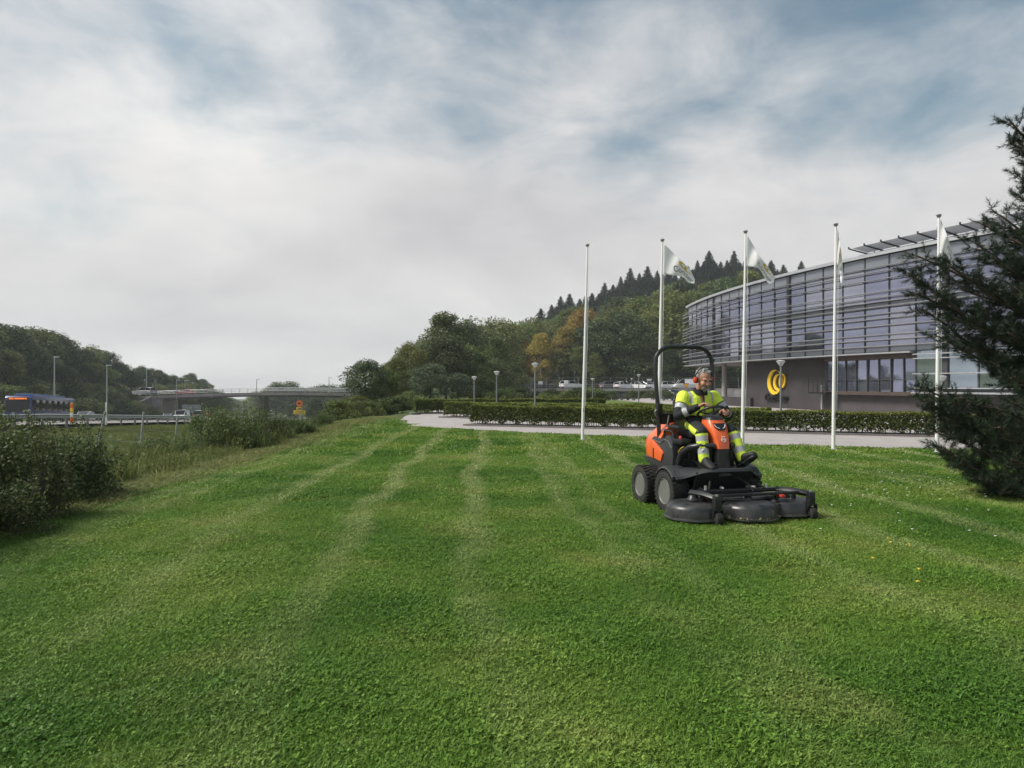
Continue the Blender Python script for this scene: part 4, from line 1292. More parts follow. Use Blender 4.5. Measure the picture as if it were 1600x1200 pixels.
# ------------------------------------------------------------------ pine at the right edge
M_needle = leaf_mat('pine_needles', (0.010, 0.021, 0.013), (0.042, 0.064, 0.030), 0.08, 0.0, 0.5, 0.3)
M_pinebark = mat('pine_bark', (0.12, 0.085, 0.065), 0.9, noise=0.35, nscale=5, bump=0.5, bscale=18)
def build_pine():
    r = np.random.default_rng(77)
    base = Vector((9.9, 10.9, -0.05))
    o = empty('pine_tree', base, 0, 'dark bushy pine filling the right edge of the lawn', 'tree')
    tp = [Vector((0, 0, -0.3)), Vector((0.05, 0, 2.0)), Vector((-0.05, 0.1, 4.0)), Vector((0.02, 0, 6.0)), Vector((0, 0, 7.4))]
    tk = MB(); tk.tube(tp, [0.22, 0.17, 0.12, 0.06, 0.02], 10)
    tk.build('trunk', M_pinebark, o)
    def trunk_at(z):
        return Vector((np.interp(z, [p.z for p in tp], [p.x for p in tp]), np.interp(z, [p.z for p in tp], [p.y for p in tp]), z))
    ends = []
    for (px, py, d, zb) in ((1579, 206, 10.3, 4.7), (1588, 232, 10.5, 4.6), (1596, 292, 10.6, 3.9), (1592, 322, 10.2, 3.7), (1562, 352, 10.4, 3.4), (1532, 366, 10.5, 3.2), (1522, 398, 10.2, 3.1), (1548, 420, 9.9, 2.9),
                            (1432, 424, 10.3, 2.5), (1418, 452, 10.2, 2.4), (1432, 482, 10.4, 2.4), (1480, 436, 10.0, 2.6), (1500, 470, 10.6, 2.5), (1446, 508, 10.5, 2.0), (1466, 548, 10.3, 1.7), (1492, 520, 10.0, 2.0), (1520, 560, 10.2, 1.7), (1548, 585, 10.0, 1.5), (1540, 500, 10.8, 2.1), (1575, 540, 9.8, 1.8),
                            (1437, 628, 10.3, 0.9), (1444, 650, 10.0, 0.85), (1466, 664, 10.2, 0.8), (1500, 640, 10.5, 1.0), (1535, 650, 9.9, 0.9), (1467, 696, 10.0, 0.5), (1474, 726, 9.8, 0.4), (1500, 748, 9.7, 0.35), (1530, 772, 9.6, 0.3), (1565, 788, 9.5, 0.3), (1580, 740, 9.4, 0.5), (1560, 690, 9.6, 0.7), (1590, 650, 9.3, 0.9), (1545, 715, 10.6, 0.5), (1585, 610, 9.6, 1.2), (1590, 575, 10.2, 1.5), (1585, 470, 9.6, 2.3), (1588, 420, 10.0, 2.7), (1590, 385, 10.6, 3.1)):
        ends.append((pix(px, py, d) - base, zb))
    for k in range(90):
        z = 0.4 + 6.2 * r.random() ** 1.1
        a = r.random() * 6.283
        if math.cos(a) < (-0.15 if z < 2.9 else 0.6): continue
        L = 2.9 * (1 - z / 8.2) ** 0.8 * (0.75 + 0.4 * r.random())
        e = Vector((math.cos(a) * L, math.sin(a) * L, z + 0.35 * L * (r.random() - 0.2)))
        if e.z < 0.2: e.z = 0.2
        ends.append((e, max(0.2, z - 0.1)))
    wood = MB()
    V, T = [], []
    def shoot(b, d, l, nn):
        d = d / np.linalg.norm(d)
        s = r.random(nn)
        rad = unit(r.normal(size=(nn, 3)))
        nd = unit(d[None] * 0.75 + rad * 0.75)
        L = (0.06 + 0.04 * r.random(nn))[:, None]
        P = b[None] + d[None] * (s * l)[:, None]
        sd = unit(np.cross(nd, r.normal(size=(nn, 3)))) * 0.0032
        V.append(np.stack([P - sd, P + sd, P + nd * L], 1))
        T.append(np.clip(0.25 + 0.35 * s + 0.15 * r.normal() + 0.1 * r.normal(size=nn), 0, 1))
    for e, zb in ends:
        b = trunk_at(zb)
        L = (e - b).length
        sag = Vector((0, 0, -0.10 * L)) + Vector((r.normal() * 0.08 * L, r.normal() * 0.10 * L, 0))
        pts = []
        for i in range(9):
            t = i / 8
            pts.append(b.lerp(e, t) + sag * math.sin(math.pi * min(1, t * 1.05)) * 0.9 + Vector((0, 0, 0.06 * L * t ** 3)))
        wood.tube(pts, [0.045 * (1 - 0.8 * i / 8) * min(1, L / 2.2) + 0.004 for i in range(9)], 5)
        t = 0.28
        side = 1
        while t < 1.0:
            i = min(7, int(t * 8)); f = t * 8 - i
            p = pts[i].lerp(pts[i + 1], f)
            tg = (pts[i + 1] - pts[i]).normalized()
            sd = tg.cross(Vector((0, 0, 1))).normalized() * side
            l = (0.34 * (1 - t) + 0.15) * min(1.0, 0.4 + L / 3) * (0.7 + 0.6 * r.random())
            dr = (tg * 0.75 + sd * (0.8 + 0.3 * r.normal()) + Vector((0, 0, 0.15 + 0.35 * r.normal()))).normalized()
            q = p + dr * l
            wood.tube([p, p.lerp(q, 0.5) + Vector((0, 0, -0.02)), q], [0.008, 0.006, 0.003], 4)
            ns = max(2, int(l / 0.065))
            for k in range(ns):
                u = (k + 1) / ns
                c = np.array(p.lerp(q, u))
                dd = np.array(dr) + r.normal(size=3) * 0.45 + np.array([0, 0, 0.25])
                shoot(c, dd, 0.11 + 0.07 * r.random(), 50)
                for _ in range(1 + (r.random() < 0.45)): shoot(c, np.array(dr) * 0.7 + r.normal(size=3) * 0.7, 0.12, 34)
            t += 0.065 / max(L, 0.6) * (1.0 + 0.4 * r.random())
            side = -side
        shoot(np.array(pts[-1]), np.array(e - pts[-3]) + r.normal(size=3) * 0.02, 0.16, 60)
    wood.build('branches', M_pinebark, o, smooth=True)
    q = np.concatenate(V)
    link('crown', quads_mesh('pine_crown', q, np.concatenate(T), 3), M_needle, o)
build_pine()

# ------------------------------------------------------------------ bushes on the left shoulder
def bush_mesh(seed, R_, H, n, leaf, twigs):
    r = np.random.default_rng(seed)
    P, O, T = [], [], []
    nb = 40
    for b in range(nb):
        a = r.random() * 6.283
        t = r.random()
        rr = R_ * math.sqrt(r.random()) * (0.9 - 0.35 * t)
        c = np.array([math.cos(a) * rr, math.sin(a) * rr, 0.05 + H * 0.85 * t])
        br = 0.26 * (0.7 + 0.6 * r.random())
        k = n // nb
        d = unit(r.normal(size=(k, 3)))
        P.append(c + d * (br * r.random(k) ** 0.5)[:, None]); O.append(d)
        T.append(np.clip(0.35 + 0.15 * r.normal() + 0.22 * r.normal(size=k), 0, 1))
    tw = MB()
    for b in range(twigs):
        a = r.random() * 6.283
        rr = R_ * math.sqrt(r.random()) * 0.8
        x, y = math.cos(a) * rr, math.sin(a) * rr
        h = H * (0.75 + 0.5 * r.random())
        lx, ly = r.normal() * 0.12, r.normal() * 0.12
        pts = [Vector((x * 0.6, y * 0.6, -0.1)), Vector((x, y, h * 0.5)), Vector((x + lx, y + ly, h))]
        tw.tube(pts, [0.010, 0.007, 0.003], 4)
        k = 26
        s = r.random(k)
        q = np.array(pts[1])[None] * (1 - s)[:, None] + np.array(pts[2])[None] * s[:, None]
        d = unit(r.normal(size=(k, 3)) * np.array([1, 1, 0.4]))
        P.append(q + d * 0.035); O.append(d); T.append(np.clip(0.55 + 0.2 * r.normal(size=k), 0, 1))
    P, O, T = np.concatenate(P), np.concatenate(O), np.concatenate(T)
    P[:, 2] = np.maximum(P[:, 2], -0.1)
    return tw.mesh('twigs'), quads_mesh('bush', leaves(P, leaf, r, 0.25, O, 0.6), T)
BUSH = [bush_mesh(41, 0.9, 1.15, 6500, 0.055, 34), bush_mesh(42, 1.0, 1.0, 6500, 0.055, 30), bush_mesh(43, 0.8, 1.25, 5600, 0.05, 38)]
L_bramble = leaf_mat('bramble_leaves', (0.040, 0.066, 0.022), (0.15, 0.19, 0.068), 0.3, 0.15)
L_bright = leaf_mat('bright_bush_leaves', (0.060, 0.100, 0.030), (0.19, 0.25, 0.085), 0.35, 0.15)
for a, b in BUSH:
    a.materials.append(M_bark)
BM = {}
def bush(i, m, x, y, sc, rz, label, group, sz=1.0):
    key = (i, m.name)
    if key not in BM:
        c = BUSH[i][1].copy(); c.materials.append(m); BM[key] = c
    o = empty('bush', (x, y, float(ground_h(x, y))), rz, label, 'bush', group)
    o.scale = (sc, sc, sc * sz)
    link('twigs', BUSH[i][0], None, o); link('foliage', BM[key], None, o)
    return o
G_b = 'dark bushes along the lower left of the lawn'
for i, x, y, s, rz, lab, sz in ((0, -5.9, 6.6, 0.95, 0.3, 'nearest dark bramble bush at the lower left corner of the lawn', 1.0), (1, -6.6, 7.6, 1.1, 1.3, 'dark bush behind the nearest one at the left frame edge', 1.05), (2, -6.0, 8.3, 0.95, 2.2, 'dark bush in the middle of the lower left thicket', 0.95),
                        (1, -7.3, 9.2, 1.15, 0.7, 'tall dark bush at the back of the lower left thicket', 1.1), (0, -6.6, 9.9, 1.0, 4.2, 'dark bush at the far end of the lower left thicket', 0.9), (2, -8.4, 10.6, 1.2, 5.0, 'shaggy bush reaching up in front of the leaning fence post', 1.0), (1, -5.7, 7.4, 0.72, 3.3, 'small low bush spilling onto the lawn edge', 0.8),
                        (0, -8.4, 8.6, 1.2, 2.0, 'bush farthest left, cut by the frame below the bus', 1.05), (2, -9.7, 12.2, 1.2, 1.0, 'bush standing behind the thicket near the wire fence', 0.95), (1, -7.6, 12.0, 0.9, 1.5, 'low bush between the thicket and the cut strip', 0.75)):
    bush(i, L_bramble, x, y, s, rz, lab, G_b, sz)
G_c = 'bright bushes midway along the lawn edge'
for i, x, y, s, rz, lab, sz in ((1, -7.3, 18.2, 1.1, 0.4, 'large bright green bush in the middle of the lawn edge', 1.0), (0, -8.3, 19.2, 1.1, 2.4, 'bright bush left of the large one on the lawn edge', 1.0), (2, -7.0, 20.2, 0.85, 3.4, 'bright bush right behind the large one', 0.8), (1, -9.2, 18.0, 0.95, 5.4, 'lower bright bush towards the leaning posts', 0.9),
                        (0, -6.8, 22.0, 0.7, 1.4, 'small bright bush farthest along the lawn edge', 0.7), (2, -8.0, 16.8, 0.7, 1.0, 'small leafy bush in front of the bright bushes', 0.7), (0, -6.9, 24.8, 0.5, 0.2, 'bright shrub beyond the bright bushes towards the roadworks sign', 0.9), (1, -7.4, 27.6, 0.5, 3.2, 'bright shrub below the straight wire fence', 0.95), (2, -9.8, 22.4, 0.85, 4.0, 'bright bush behind the others on the slope', 0.9), (1, -10.4, 15.8, 0.75, 2.6, 'loose bush near the second leaning post', 0.8), (0, -9.4, 14.2, 0.7, 5.2, 'loose bush between thicket and bright bushes', 0.75)):
    bush(i, L_bright, x, y, s, rz, lab, G_c, sz)

# ------------------------------------------------------------------ weeds on the verge, cut grass strip, lawn flowers
r = np.random.default_rng(91)
wsrc = []
for k in range(5):
    q1 = blade_quads(70, 0.28, 0.18, 0.55, 0.014, r, 0.5)
    P = np.column_stack([(r.random((90, 2)) * 2 - 1) * 0.28, 0.05 + 0.35 * r.random(90)])
    q = np.concatenate([q1, leaves(P, 0.06, r, 0.4)])
    wsrc.append(quads_mesh('weed_%d' % k, q, np.clip(0.45 + 0.25 * r.normal(size=len(q)), 0, 1)))
for k in range(3):
    q = blade_quads(130, 0.30, 0.02, 0.10, 0.012, r, 2.5)
    wsrc.append(quads_mesh('cut_%d' % k, q, np.clip(0.75 + 0.25 * r.normal(size=len(q)), 0, 1)))
pts, ids, scl = [], [], []
def wpts(x0, x1, y0, y1, sp, s0, s1, idr, keep=None):
    P = jitter_grid(x0, x1, y0, y1, sp, r)
    k = P[:, 0] > -0.85 * P[:, 1] - 3
    if keep is not None: k &= keep(P)
    P = P[k]
    pts.append(P); ids.append(r.integers(idr[0], idr[1], len(P))); scl.append(s0 + (s1 - s0) * r.random(len(P)))
wpts(-14.5, -8.2, 7, 24, 0.32, 0.8, 1.6, (0, 5))
wpts(-14.5, -7.4, 24, 42, 0.42, 0.7, 1.4, (0, 5))
wpts(-8.2, -5.5, 5.5, 32, 0.24, 0.8, 1.2, (5, 8))
wpts(-8.2, -6.2, 9, 24, 0.42, 0.4, 1.1, (0, 5))
wpts(-34, -14.5, 16, 75, 0.5, 0.3, 0.6, (0, 5), lambda P: P[:, 0] > x_rail(P[:, 1]) + 0.9)
wpts(-30, -9.5, 42, 75, 0.8, 0.5, 1.0, (0, 5), lambda P: P[:, 0] > x_rail(P[:, 1]) + 0.9)
P = np.concatenate(pts)
scatter('verge_weeds', wsrc, np.column_stack([P, ground_h(P[:, 0], P[:, 1]) - 0.01]), r.random(len(P)) * 6.283, np.concatenate(scl), np.concatenate(ids), L_weed, 'tall weeds and cut grass on the slope down to the motorway', 'weeds')

def flowers(name, spots, size, m, label, cat):
    Q = []
    for x, y, z in spots:
        for k in range(2):
            a = k * 0.785 + r.random()
            c, s = math.cos(a) * size / 2, math.sin(a) * size / 2
            h = z + 0.055 + 0.02 * r.random() + 0.002 * k
            Q.append([(x + c, y + s, h), (x - s, y + c, h + 0.004), (x - c, y - s, h), (x + s, y - c, h + 0.006)])
    return link(name, quads_mesh(name, np.array(Q)), m, None, label, cat, None, 'stuff')
sp = []
for k in range(95):
    x, y = r.uniform(3.2, 8.5), r.uniform(9.8, 15.5)
    sp.append((x, y, 0))
for k in range(26):
    y = r.uniform(7, 11); sp.append((r.uniform(0.42, 0.72) * y, y, 0))
for k in range(60):
    y = r.uniform(13, 18.5); sp.append((r.uniform(-0.1, 0.3) * y, y, 0))
flowers('daisies', sp, 0.032, mat('daisy_white', (0.8, 0.8, 0.76), 0.7), 'small white clover and daisy heads scattered in the lawn', 'flowers')
sp = [(float(pix(px, 600, 1).x) * 1067 * 1.65 / (py - 600), 1067 * 1.65 / (py - 600), 0) for px, py in ((1388, 851), (1391, 857), (1422, 862), (1364, 882), (1436, 902), (1434, 920))]
flowers('dandelions', sp, 0.035, mat('dandelion_yellow', (0.75, 0.6, 0.04), 0.7), 'a few yellow dandelion heads right of the mower', 'flowers')
# ------------------------------------------------------------------ lamp posts, retaining wall, car park fence, signs
M_lamp = mat('lamp_post_grey', (0.22, 0.23, 0.24), 0.5, 0.4)
M_lamphead = mat('lamp_head', (0.62, 0.64, 0.65), 0.35)
def path_lamp(px, top, d, label, zb=-0.03, grp='path lamps with cone heads'):
    b = Vector(((px - 800) / FPX * d, d, zb))
    H = CAM_H + (600 - top) / FPX * d - zb
    o = empty('lamp_post', b, 0, label, 'lamp post', grp)
    MB().tube([(0, 0, -0.1), (0, 0, H - 0.19)], [0.042, 0.034], 10).build('post', M_lamp, o)
    MB().lathe([(0.04, H - 0.20), (0.06, H - 0.185), (0.145, H - 0.045), (0.155, H - 0.02), (0.07, H), (0.0, H + 0.01)], n=18).build('lamp_head', M_lamphead, o)
    return o
path_lamp(741, 588, 39, 'short cone headed lamp at the left, behind the second hedge')
path_lamp(776, 580, 36, 'cone headed lamp second from the left above the hedges')
path_lamp(836, 567, 30, 'tallest lamp left of the bare flagpole')
path_lamp(926, 591, 52, 'slim lamp right of the bare flagpole')
path_lamp(987, 591, 95, 'lamp between bare flagpole and mower on the far paving')
path_lamp(998, 585, 52, 'cone headed lamp just left of the mower roll bar')
path_lamp(1220, 563, 24.6, 'lamp post standing in front of the yellow wall emblem')
path_lamp(1472, 587, 25.0, 'lamp post beside the flagpole behind the pine')
path_lamp(898, 581, 148, 'far thin lamp behind the car park fence', 0.65)
path_lamp(991, 579, 148, 'far tall lamp behind the white parked cars', 0.65)
path_lamp(874, 590, 148, 'far small lamp left in the upper car park', 0.65)
path_lamp(824, 588, 148, 'far small lamp at the left end of the upper car park', 0.65)

wall = empty('retaining_wall', (-3, 126.2, -0.4), 0, 'long low grey retaining wall holding the upper car park', 'wall')
for k in range(27):
    MB().box((2.0 + 4.0 * k, 0, 0.2), (3.97, 0.25, 1.75)).build('wall_panel', M_concp, wall, 0.015)
MB().box((54.5, -0.02, 1.115), (109, 0.34, 0.07)).build('coping', M_concp, wall, 0.01)
fen = empty('chain_link_fence', (-3, 149.3, 0.65), 0, 'tall wire fence with steel posts behind the upper car park', 'fence')
for k in range(30):
    MB().tube([(3.5 * k, 0, 0), (3.5 * k, 0, 2.4)], 0.05, 6).build('fence_post', M_steel, fen)
wires = MB()
for z in (0.1, 0.6, 1.2, 1.8, 2.35):
    wires.tube([(0, 0, z), (101.5, 0, z)], 0.018, 4)
wires.build('wires', M_steel, fen, kind='stuff')
low = empty('metal_railing', (-3, 126.6, 0.65), 0, 'low steel railing along the top of the retaining wall', 'railing')
for k in range(13):
    MB().tube([(2.0 * k, 0, 0), (2.0 * k, 0, 0.95)], 0.03, 6).build('post', M_steel, low)
MB().tube([(0, 0, 0.95), (24.0, 0, 0.95)], 0.03, 6).build('rail', M_steel, low)
MB().tube([(0, 0, 0.5), (24.0, 0, 0.5)], 0.02, 6).build('rail', M_steel, low)
gt = empty('gate_frame', pix(822, 608, 128) , 0, 'rectangular steel gate frame at the left of the upper car park', 'gate')
gt.location.z = 0.65
for x in (-1.1, 1.1):
    MB().tube([(x, 0, 0), (x, 0, 2.1)], 0.05, 6).build('post', M_steel, gt)
MB().tube([(-1.1, 0, 2.1), (1.1, 0, 2.1)], 0.05, 6).build('top_bar', M_steel, gt)
def board(px, py, d, w, h, m, label, legs=1.0, cat='sign', name='notice_board', grp='small white notice boards'):
    c = pix(px, py, d)
    o = empty(name, (c.x, c.y, c.z - h / 2 - legs), 0, label, cat, grp)
    MB().box((0, 0, legs + h / 2), (w, 0.04, h)).build('panel', m, o, 0.008)
    for x in ((-w * 0.3, w * 0.3) if w > 0.5 else (0,)):
        MB().tube([(x, 0.05, 0), (x, 0.05, legs + h * 0.8)], 0.03, 6).build('leg', M_steel, o)
    return o
board(844.5, 598.5, 128, 0.85, 0.62, M_white, 'small white board by the gate frame, leftmost')
board(885, 598.5, 128, 0.8, 1.0, M_white, 'taller white board left of the bare flagpole')
board(1014.5, 593.5, 148.8, 1.0, 0.42, M_white, 'small white plate on the fence above the white cars')
board(1293, 646, 25.5, 0.22, 0.16, M_white, 'tiny white plate low in front of the dark wall', 0.5)
# yellow triangle warning sign
c = pix(1072, 602.5, 60)
o = empty('warning_sign', (c.x, c.y, -0.03), 0, 'yellow red-edged triangle warning sign behind the driver', 'sign')
tri = lambda s: [(-s, 0.87 * s), (s, 0.87 * s), (0, -0.87 * s)]
MB().prism([(x, z + c.z) for x, z in tri(0.26)], 'y', -0.02, 0.02).build('border', mat('sign_red', (0.5, 0.03, 0.02), 0.5), o)
MB().prism([(x, z + c.z) for x, z in tri(0.19)], 'y', -0.03, -0.021).build('panel', mat('sign_yellow', (0.8, 0.5, 0.03), 0.5), o)
MB().tube([(0, 0.04, 0), (0, 0.04, c.z + 0.15)], 0.03, 6).build('post', M_steel, o)

# ------------------------------------------------------------------ vehicles
M_tyre = mat('tyre_rubber', (0.014, 0.014, 0.015), 0.85)
M_rim = mat('alloy_rim', (0.42, 0.42, 0.43), 0.35, 0.7)
M_carglass = mat('car_glass', (0.012, 0.013, 0.016), 0.12, spec=0.35)
M_tail = mat('tail_light', (0.45, 0.02, 0.015), 0.3)
M_head = mat('head_light', (0.75, 0.76, 0.78), 0.15)
M_trim = mat('black_trim', (0.02, 0.02, 0.022), 0.6)
def paint(name, c):
    return mat('car_paint_' + name, c, 0.28, 0.1, coat=0.6)
CARS = {
 # side profile of the lower body (x from rear to front, z), and of the glasshouse
 'hatch': dict(L=4.2, W=1.75, body=[(-2.08, 0.32), (-2.1, 0.62), (-2.05, 0.92), (-1.0, 0.96), (0.55, 0.95), (1.3, 0.86), (1.95, 0.72), (2.1, 0.55), (2.08, 0.3), (1.7, 0.2), (-1.8, 0.2)], cab=[(-2.0, 0.92), (-1.65, 1.36), (-0.9, 1.47), (0.0, 1.45), (1.1, 0.92)], wb=1.28),
 'estate': dict(L=4.6, W=1.8, body=[(-2.28, 0.32), (-2.3, 0.65), (-2.25, 0.94), (-1.0, 0.96), (0.6, 0.95), (1.5, 0.86), (2.15, 0.72), (2.3, 0.55), (2.28, 0.3), (1.9, 0.2), (-2.0, 0.2)], cab=[(-2.22, 0.94), (-1.95, 1.40), (-1.0, 1.47), (0.1, 1.44), (1.15, 0.93)], wb=1.38),
 'saloon': dict(L=4.6, W=1.8, body=[(-2.28, 0.35), (-2.3, 0.65), (-2.2, 0.98), (-1.4, 1.0), (0.7, 0.95), (1.5, 0.86), (2.15, 0.72), (2.3, 0.55), (2.28, 0.3), (1.9, 0.2), (-2.0, 0.2)], cab=[(-1.75, 0.98), (-0.95, 1.40), (-0.3, 1.44), (0.2, 1.41), (1.2, 0.93)], wb=1.38),
 'suv': dict(L=4.6, W=1.88, body=[(-2.25, 0.42), (-2.3, 0.75), (-2.22, 1.08), (-1.0, 1.1), (0.6, 1.1), (1.5, 1.02), (2.15, 0.92), (2.3, 0.65), (2.28, 0.4), (1.9, 0.28), (-2.0, 0.28)], cab=[(-2.18, 1.08), (-1.9, 1.60), (-1.0, 1.70), (0.1, 1.66), (1.05, 1.08)], wb=1.36),
 'van': dict(L=4.9, W=1.95, body=[(-2.42, 0.35), (-2.45, 0.8), (-2.42, 1.15), (-1.0, 1.15), (1.0, 1.12), (1.75, 1.05), (2.3, 0.92), (2.45, 0.65), (2.42, 0.35), (2.0, 0.22), (-2.1, 0.22)], cab=[(-2.40, 1.14), (-2.36, 1.95), (-1.0, 2.02), (0.55, 1.98), (1.05, 1.85), (1.75, 1.08)], wb=1.55, panel=True),
}
CARMESH = {}
def car(name, kind, pm, loc, rz, label, cat='car', group=None, tilt=0.0):
    C = CARS[kind]
    W = C['W']
    if kind not in CARMESH:
        ms = {}
        b = MB()
        n = len(C['body'])
        ctr = (0, 0.6)
        rings = []
        for y, k in ((-W / 2, 0.93), (-W / 2 + 0.06, 0.985), (-W / 2 + 0.16, 1.0), (W / 2 - 0.16, 1.0), (W / 2 - 0.06, 0.985), (W / 2, 0.93)):
            rings.append([(ctr[0] + (x - ctr[0]) * k, y, ctr[1] + (z - ctr[1]) * k) for x, z in C['body']])
        b.loft(rings)
        cab = C['cab']
        zr = max(z for _, z in cab)
        # roof skin
        roof = [(x, z) for x, z in cab if z > zr - 0.14]
        rr = []
        for y, dz in ((-W / 2 + 0.24, -0.05), (-W / 2 + 0.34, 0.0), (0, 0.025), (W / 2 - 0.34, 0.0), (W / 2 - 0.24, -0.05)):
            rr.append([(x, y, z + dz + 0.012) for x, z in roof] + [(x, y, z + dz - 0.03) for x, z in reversed(roof)])
        b.loft(rr)
        # pillars
        for s in (-1, 1):
            for i in (0, len(cab) - 2):
                (x0, z0), (x1, z1) = cab[i], cab[i + 1]
                b.tube([(x0, s * (W / 2 - 0.07), z0), (x1, s * (W / 2 - 0.24), z1)], 0.045, 5)
            xm = (cab[1][0] + cab[-2][0]) / 2
            b.tube([(xm, s * (W / 2 - 0.055), cab[0][1]), (xm, s * (W / 2 - 0.235), zr - 0.03)], 0.035, 5)
            if C.get('panel'):
                b.add([(-2.38, s * (W / 2 - 0.03), 1.12), (0.35, s * (W / 2 - 0.03), 1.12), (0.30, s * (W / 2 - 0.21), 1.93), (-2.33, s * (W / 2 - 0.21), 1.93)], [(0, 1, 2, 3)])
        ms['body'] = b.mesh('car_body', 0.0, angle=50)
        g = MB()
        g.loft([[(x, y, z - (0.0 if k == 1 else 0.0)) for x, z in cab] for y, k in ((-W / 2 + 0.08, 1), (W / 2 - 0.08, 1))])
        gm = g
        # lean the sides inwards towards the roof
        gm.v = [(x, y * (1 - 0.17 * max(0, (z - cab[0][1])) / (zr - cab[0][1]) * 1.0), z) for x, y, z in gm.v]
        ms['windows'] = gm.mesh('car_glass', 0.0, angle=30)
        w = MB(); w.lathe([(0.0, -0.1), (0.26, -0.1), (0.31, -0.06), (0.315, 0.06), (0.26, 0.1), (0.0, 0.1)], axis='y', n=20)
        ms['tyre'] = w.mesh('car_tyre')
        w = MB(); w.lathe([(0.0, -0.108), (0.17, -0.108), (0.19, -0.095), (0.19, 0.095), (0.17, 0.108), (0.0, 0.108)], axis='y', n=16)
        ms['rim'] = w.mesh('car_rim')
        ms['tail_light'] = MB().box((0, 0, 0), (0.06, 0.32, 0.16)).mesh('tail', 0.015)
        ms['headlight'] = MB().box((0, 0, 0), (0.1, 0.34, 0.13)).mesh('head', 0.02)
        ms['bumper'] = MB().box((0, 0, 0), (0.1, W - 0.2, 0.16)).mesh('bumper', 0.03)
        ms['number_plate'] = MB().box((0, 0, 0), (0.02, 0.5, 0.11)).mesh('plate')
        for k, m in (('windows', M_carglass), ('tyre', M_tyre), ('rim', M_rim), ('tail_light', M_tail), ('headlight', M_head), ('bumper', M_trim), ('number_plate', M_white)):
            ms[k].materials.append(m)
        CARMESH[kind] = ms
    ms = CARMESH[kind]
    o = empty(name, loc, rz, label, cat, group)
    o.rotation_euler = (0, tilt, rz)
    bm_ = ms['body'].copy(); bm_.materials.append(pm)
    link('body', bm_, None, o)
    link('windows', ms['windows'], None, o)
    for sx in (-1, 1):
        for sy in (-1, 1):
            w = link('wheel', ms['tyre'], None, o, loc=(sx * C['wb'], sy * (W / 2 - 0.11), 0.315))
            link('rim', ms['rim'], None, w)
    xr, xf = C['body'][1][0], C['body'][7][0]
    zl = 0.78 if kind != 'suv' else 0.9
    for sy in (-1, 1):
        link('tail_light', ms['tail_light'], None, o, loc=(xr + 0.04, sy * (W / 2 - 0.24), zl))
        link('headlight', ms['headlight'], None, o, loc=(xf - 0.10, sy * (W / 2 - 0.28), zl - 0.1))
    link('bumper', ms['bumper'], None, o, loc=(xr, 0, 0.42)); link('bumper', ms['bumper'], None, o, loc=(xf - 0.03, 0, 0.36))
    link('number_plate', ms['number_plate'], None, o, loc=(xr - 0.055, 0, 0.6)); link('number_plate', ms['number_plate'], None, o, loc=(xf + 0.035, 0, 0.42))
    return o
P_white, P_silver = paint('white', (0.72, 0.72, 0.72)), paint('silver', (0.38, 0.39, 0.41))
P_black, P_dark = paint('black', (0.012, 0.013, 0.016)), paint('dark_blue', (0.022, 0.03, 0.05))
P_red, P_grey = paint('red', (0.42, 0.03, 0.03)), paint('grey', (0.10, 0.105, 0.11))
G_p = 'cars parked behind the lawn'
def lot_car(name, kind, pm, px, d, rz, label, z, cat='car'):
    return car(name, kind, pm, ((px - 800) / FPX * d, d, z), rz, label, cat, G_p)
lot_car('parked_van', 'van', P_white, 1071, 134, math.pi, 'white parked van just left of the driver on the raised lot', 0.65, 'van')
lot_car('parked_car', 'estate', P_white, 1046, 135, 0.35, 'white estate car between the white van and the roll bar', 0.65)
lot_car('parked_car', 'hatch', P_white, 1001, 134, -0.9, 'white hatchback left of the roll bar on the raised lot', 0.65)
lot_car('parked_car', 'saloon', P_silver, 1016, 139, -0.6, 'silver saloon directly behind the white hatchback', 0.65)
lot_car('parked_car', 'hatch', P_white, 974, 131, 0.7, 'low white car seen in the middle of the raised lot', 0.65)
lot_car('parked_car', 'hatch', P_grey, 953, 133, 0.5, 'dark grey car left of the low white car on the raised lot', 0.65)
lot_car('parked_car', 'suv', P_white, 892, 136, 0.5, 'white car farthest left on the raised lot', 0.65)
lot_car('parked_car', 'estate', P_black, 966, 112, 2.3, 'black estate car by the hedge under the retaining wall', -0.97)
lot_car('parked_car', 'suv', P_dark, 1052, 106, -1.15, 'dark blue car half hidden behind the driver', -0.94)

# ---- motorway traffic; local x forward
RD = math.atan2(-0.97, 0.24)          # heading towards the viewer along the motorway
RA = RD + math.pi
SL = math.atan(0.05)
def road_car(name, kind, pm, px, d, away, label, cat='car', scale=1.0):
    x = (px - 800) / FPX * d
    o = car(name, kind, pm, (x, d, float(z_road(d)) + 0.01), RA if away else RD, label, cat, 'vehicles on the motorway')
    o.rotation_euler = (0, SL if away else -SL, RA if away else RD)
    return o
road_car('white_van', 'van', P_white, 284, 128, False, 'white van on the motorway before the bridge', 'van')
road_car('road_car', 'suv', P_grey, 314, 112, True, 'dark grey car seen from behind on the near motorway lane')
road_car('road_car', 'suv', P_black, 342, 142, True, 'black car ahead of the dark grey one on the motorway')
road_car('road_car', 'hatch', P_white, 132, 101, False, 'white car half hidden by guard rail behind the bus')
road_car('road_car', 'hatch', P_white, 262, 150, False, 'white car just ahead of the white van')
road_car('road_car', 'saloon', P_white, 463, 330, True, 'tiny white car far down the road under the bridge')
road_car('road_car', 'saloon', P_silver, 499, 400, True, 'tiny pale car at the far end of the road under the bridge')
road_car('lorry_van', 'van', P_silver, 424, 235, False, 'grey van in the distance under the bridge pier', 'van')
c = pix(282, 620, 168.6)
car('red_car', 'saloon', P_red, (c.x, 171.2, -1.0), math.pi, 'red car crossing the motorway bridge', 'car')
c = pix(226, 618, 140)
car('silver_suv', 'suv', P_silver, (c.x, 140, -0.75), 2.9, 'silver car on the slip road above the far bank', 'car')

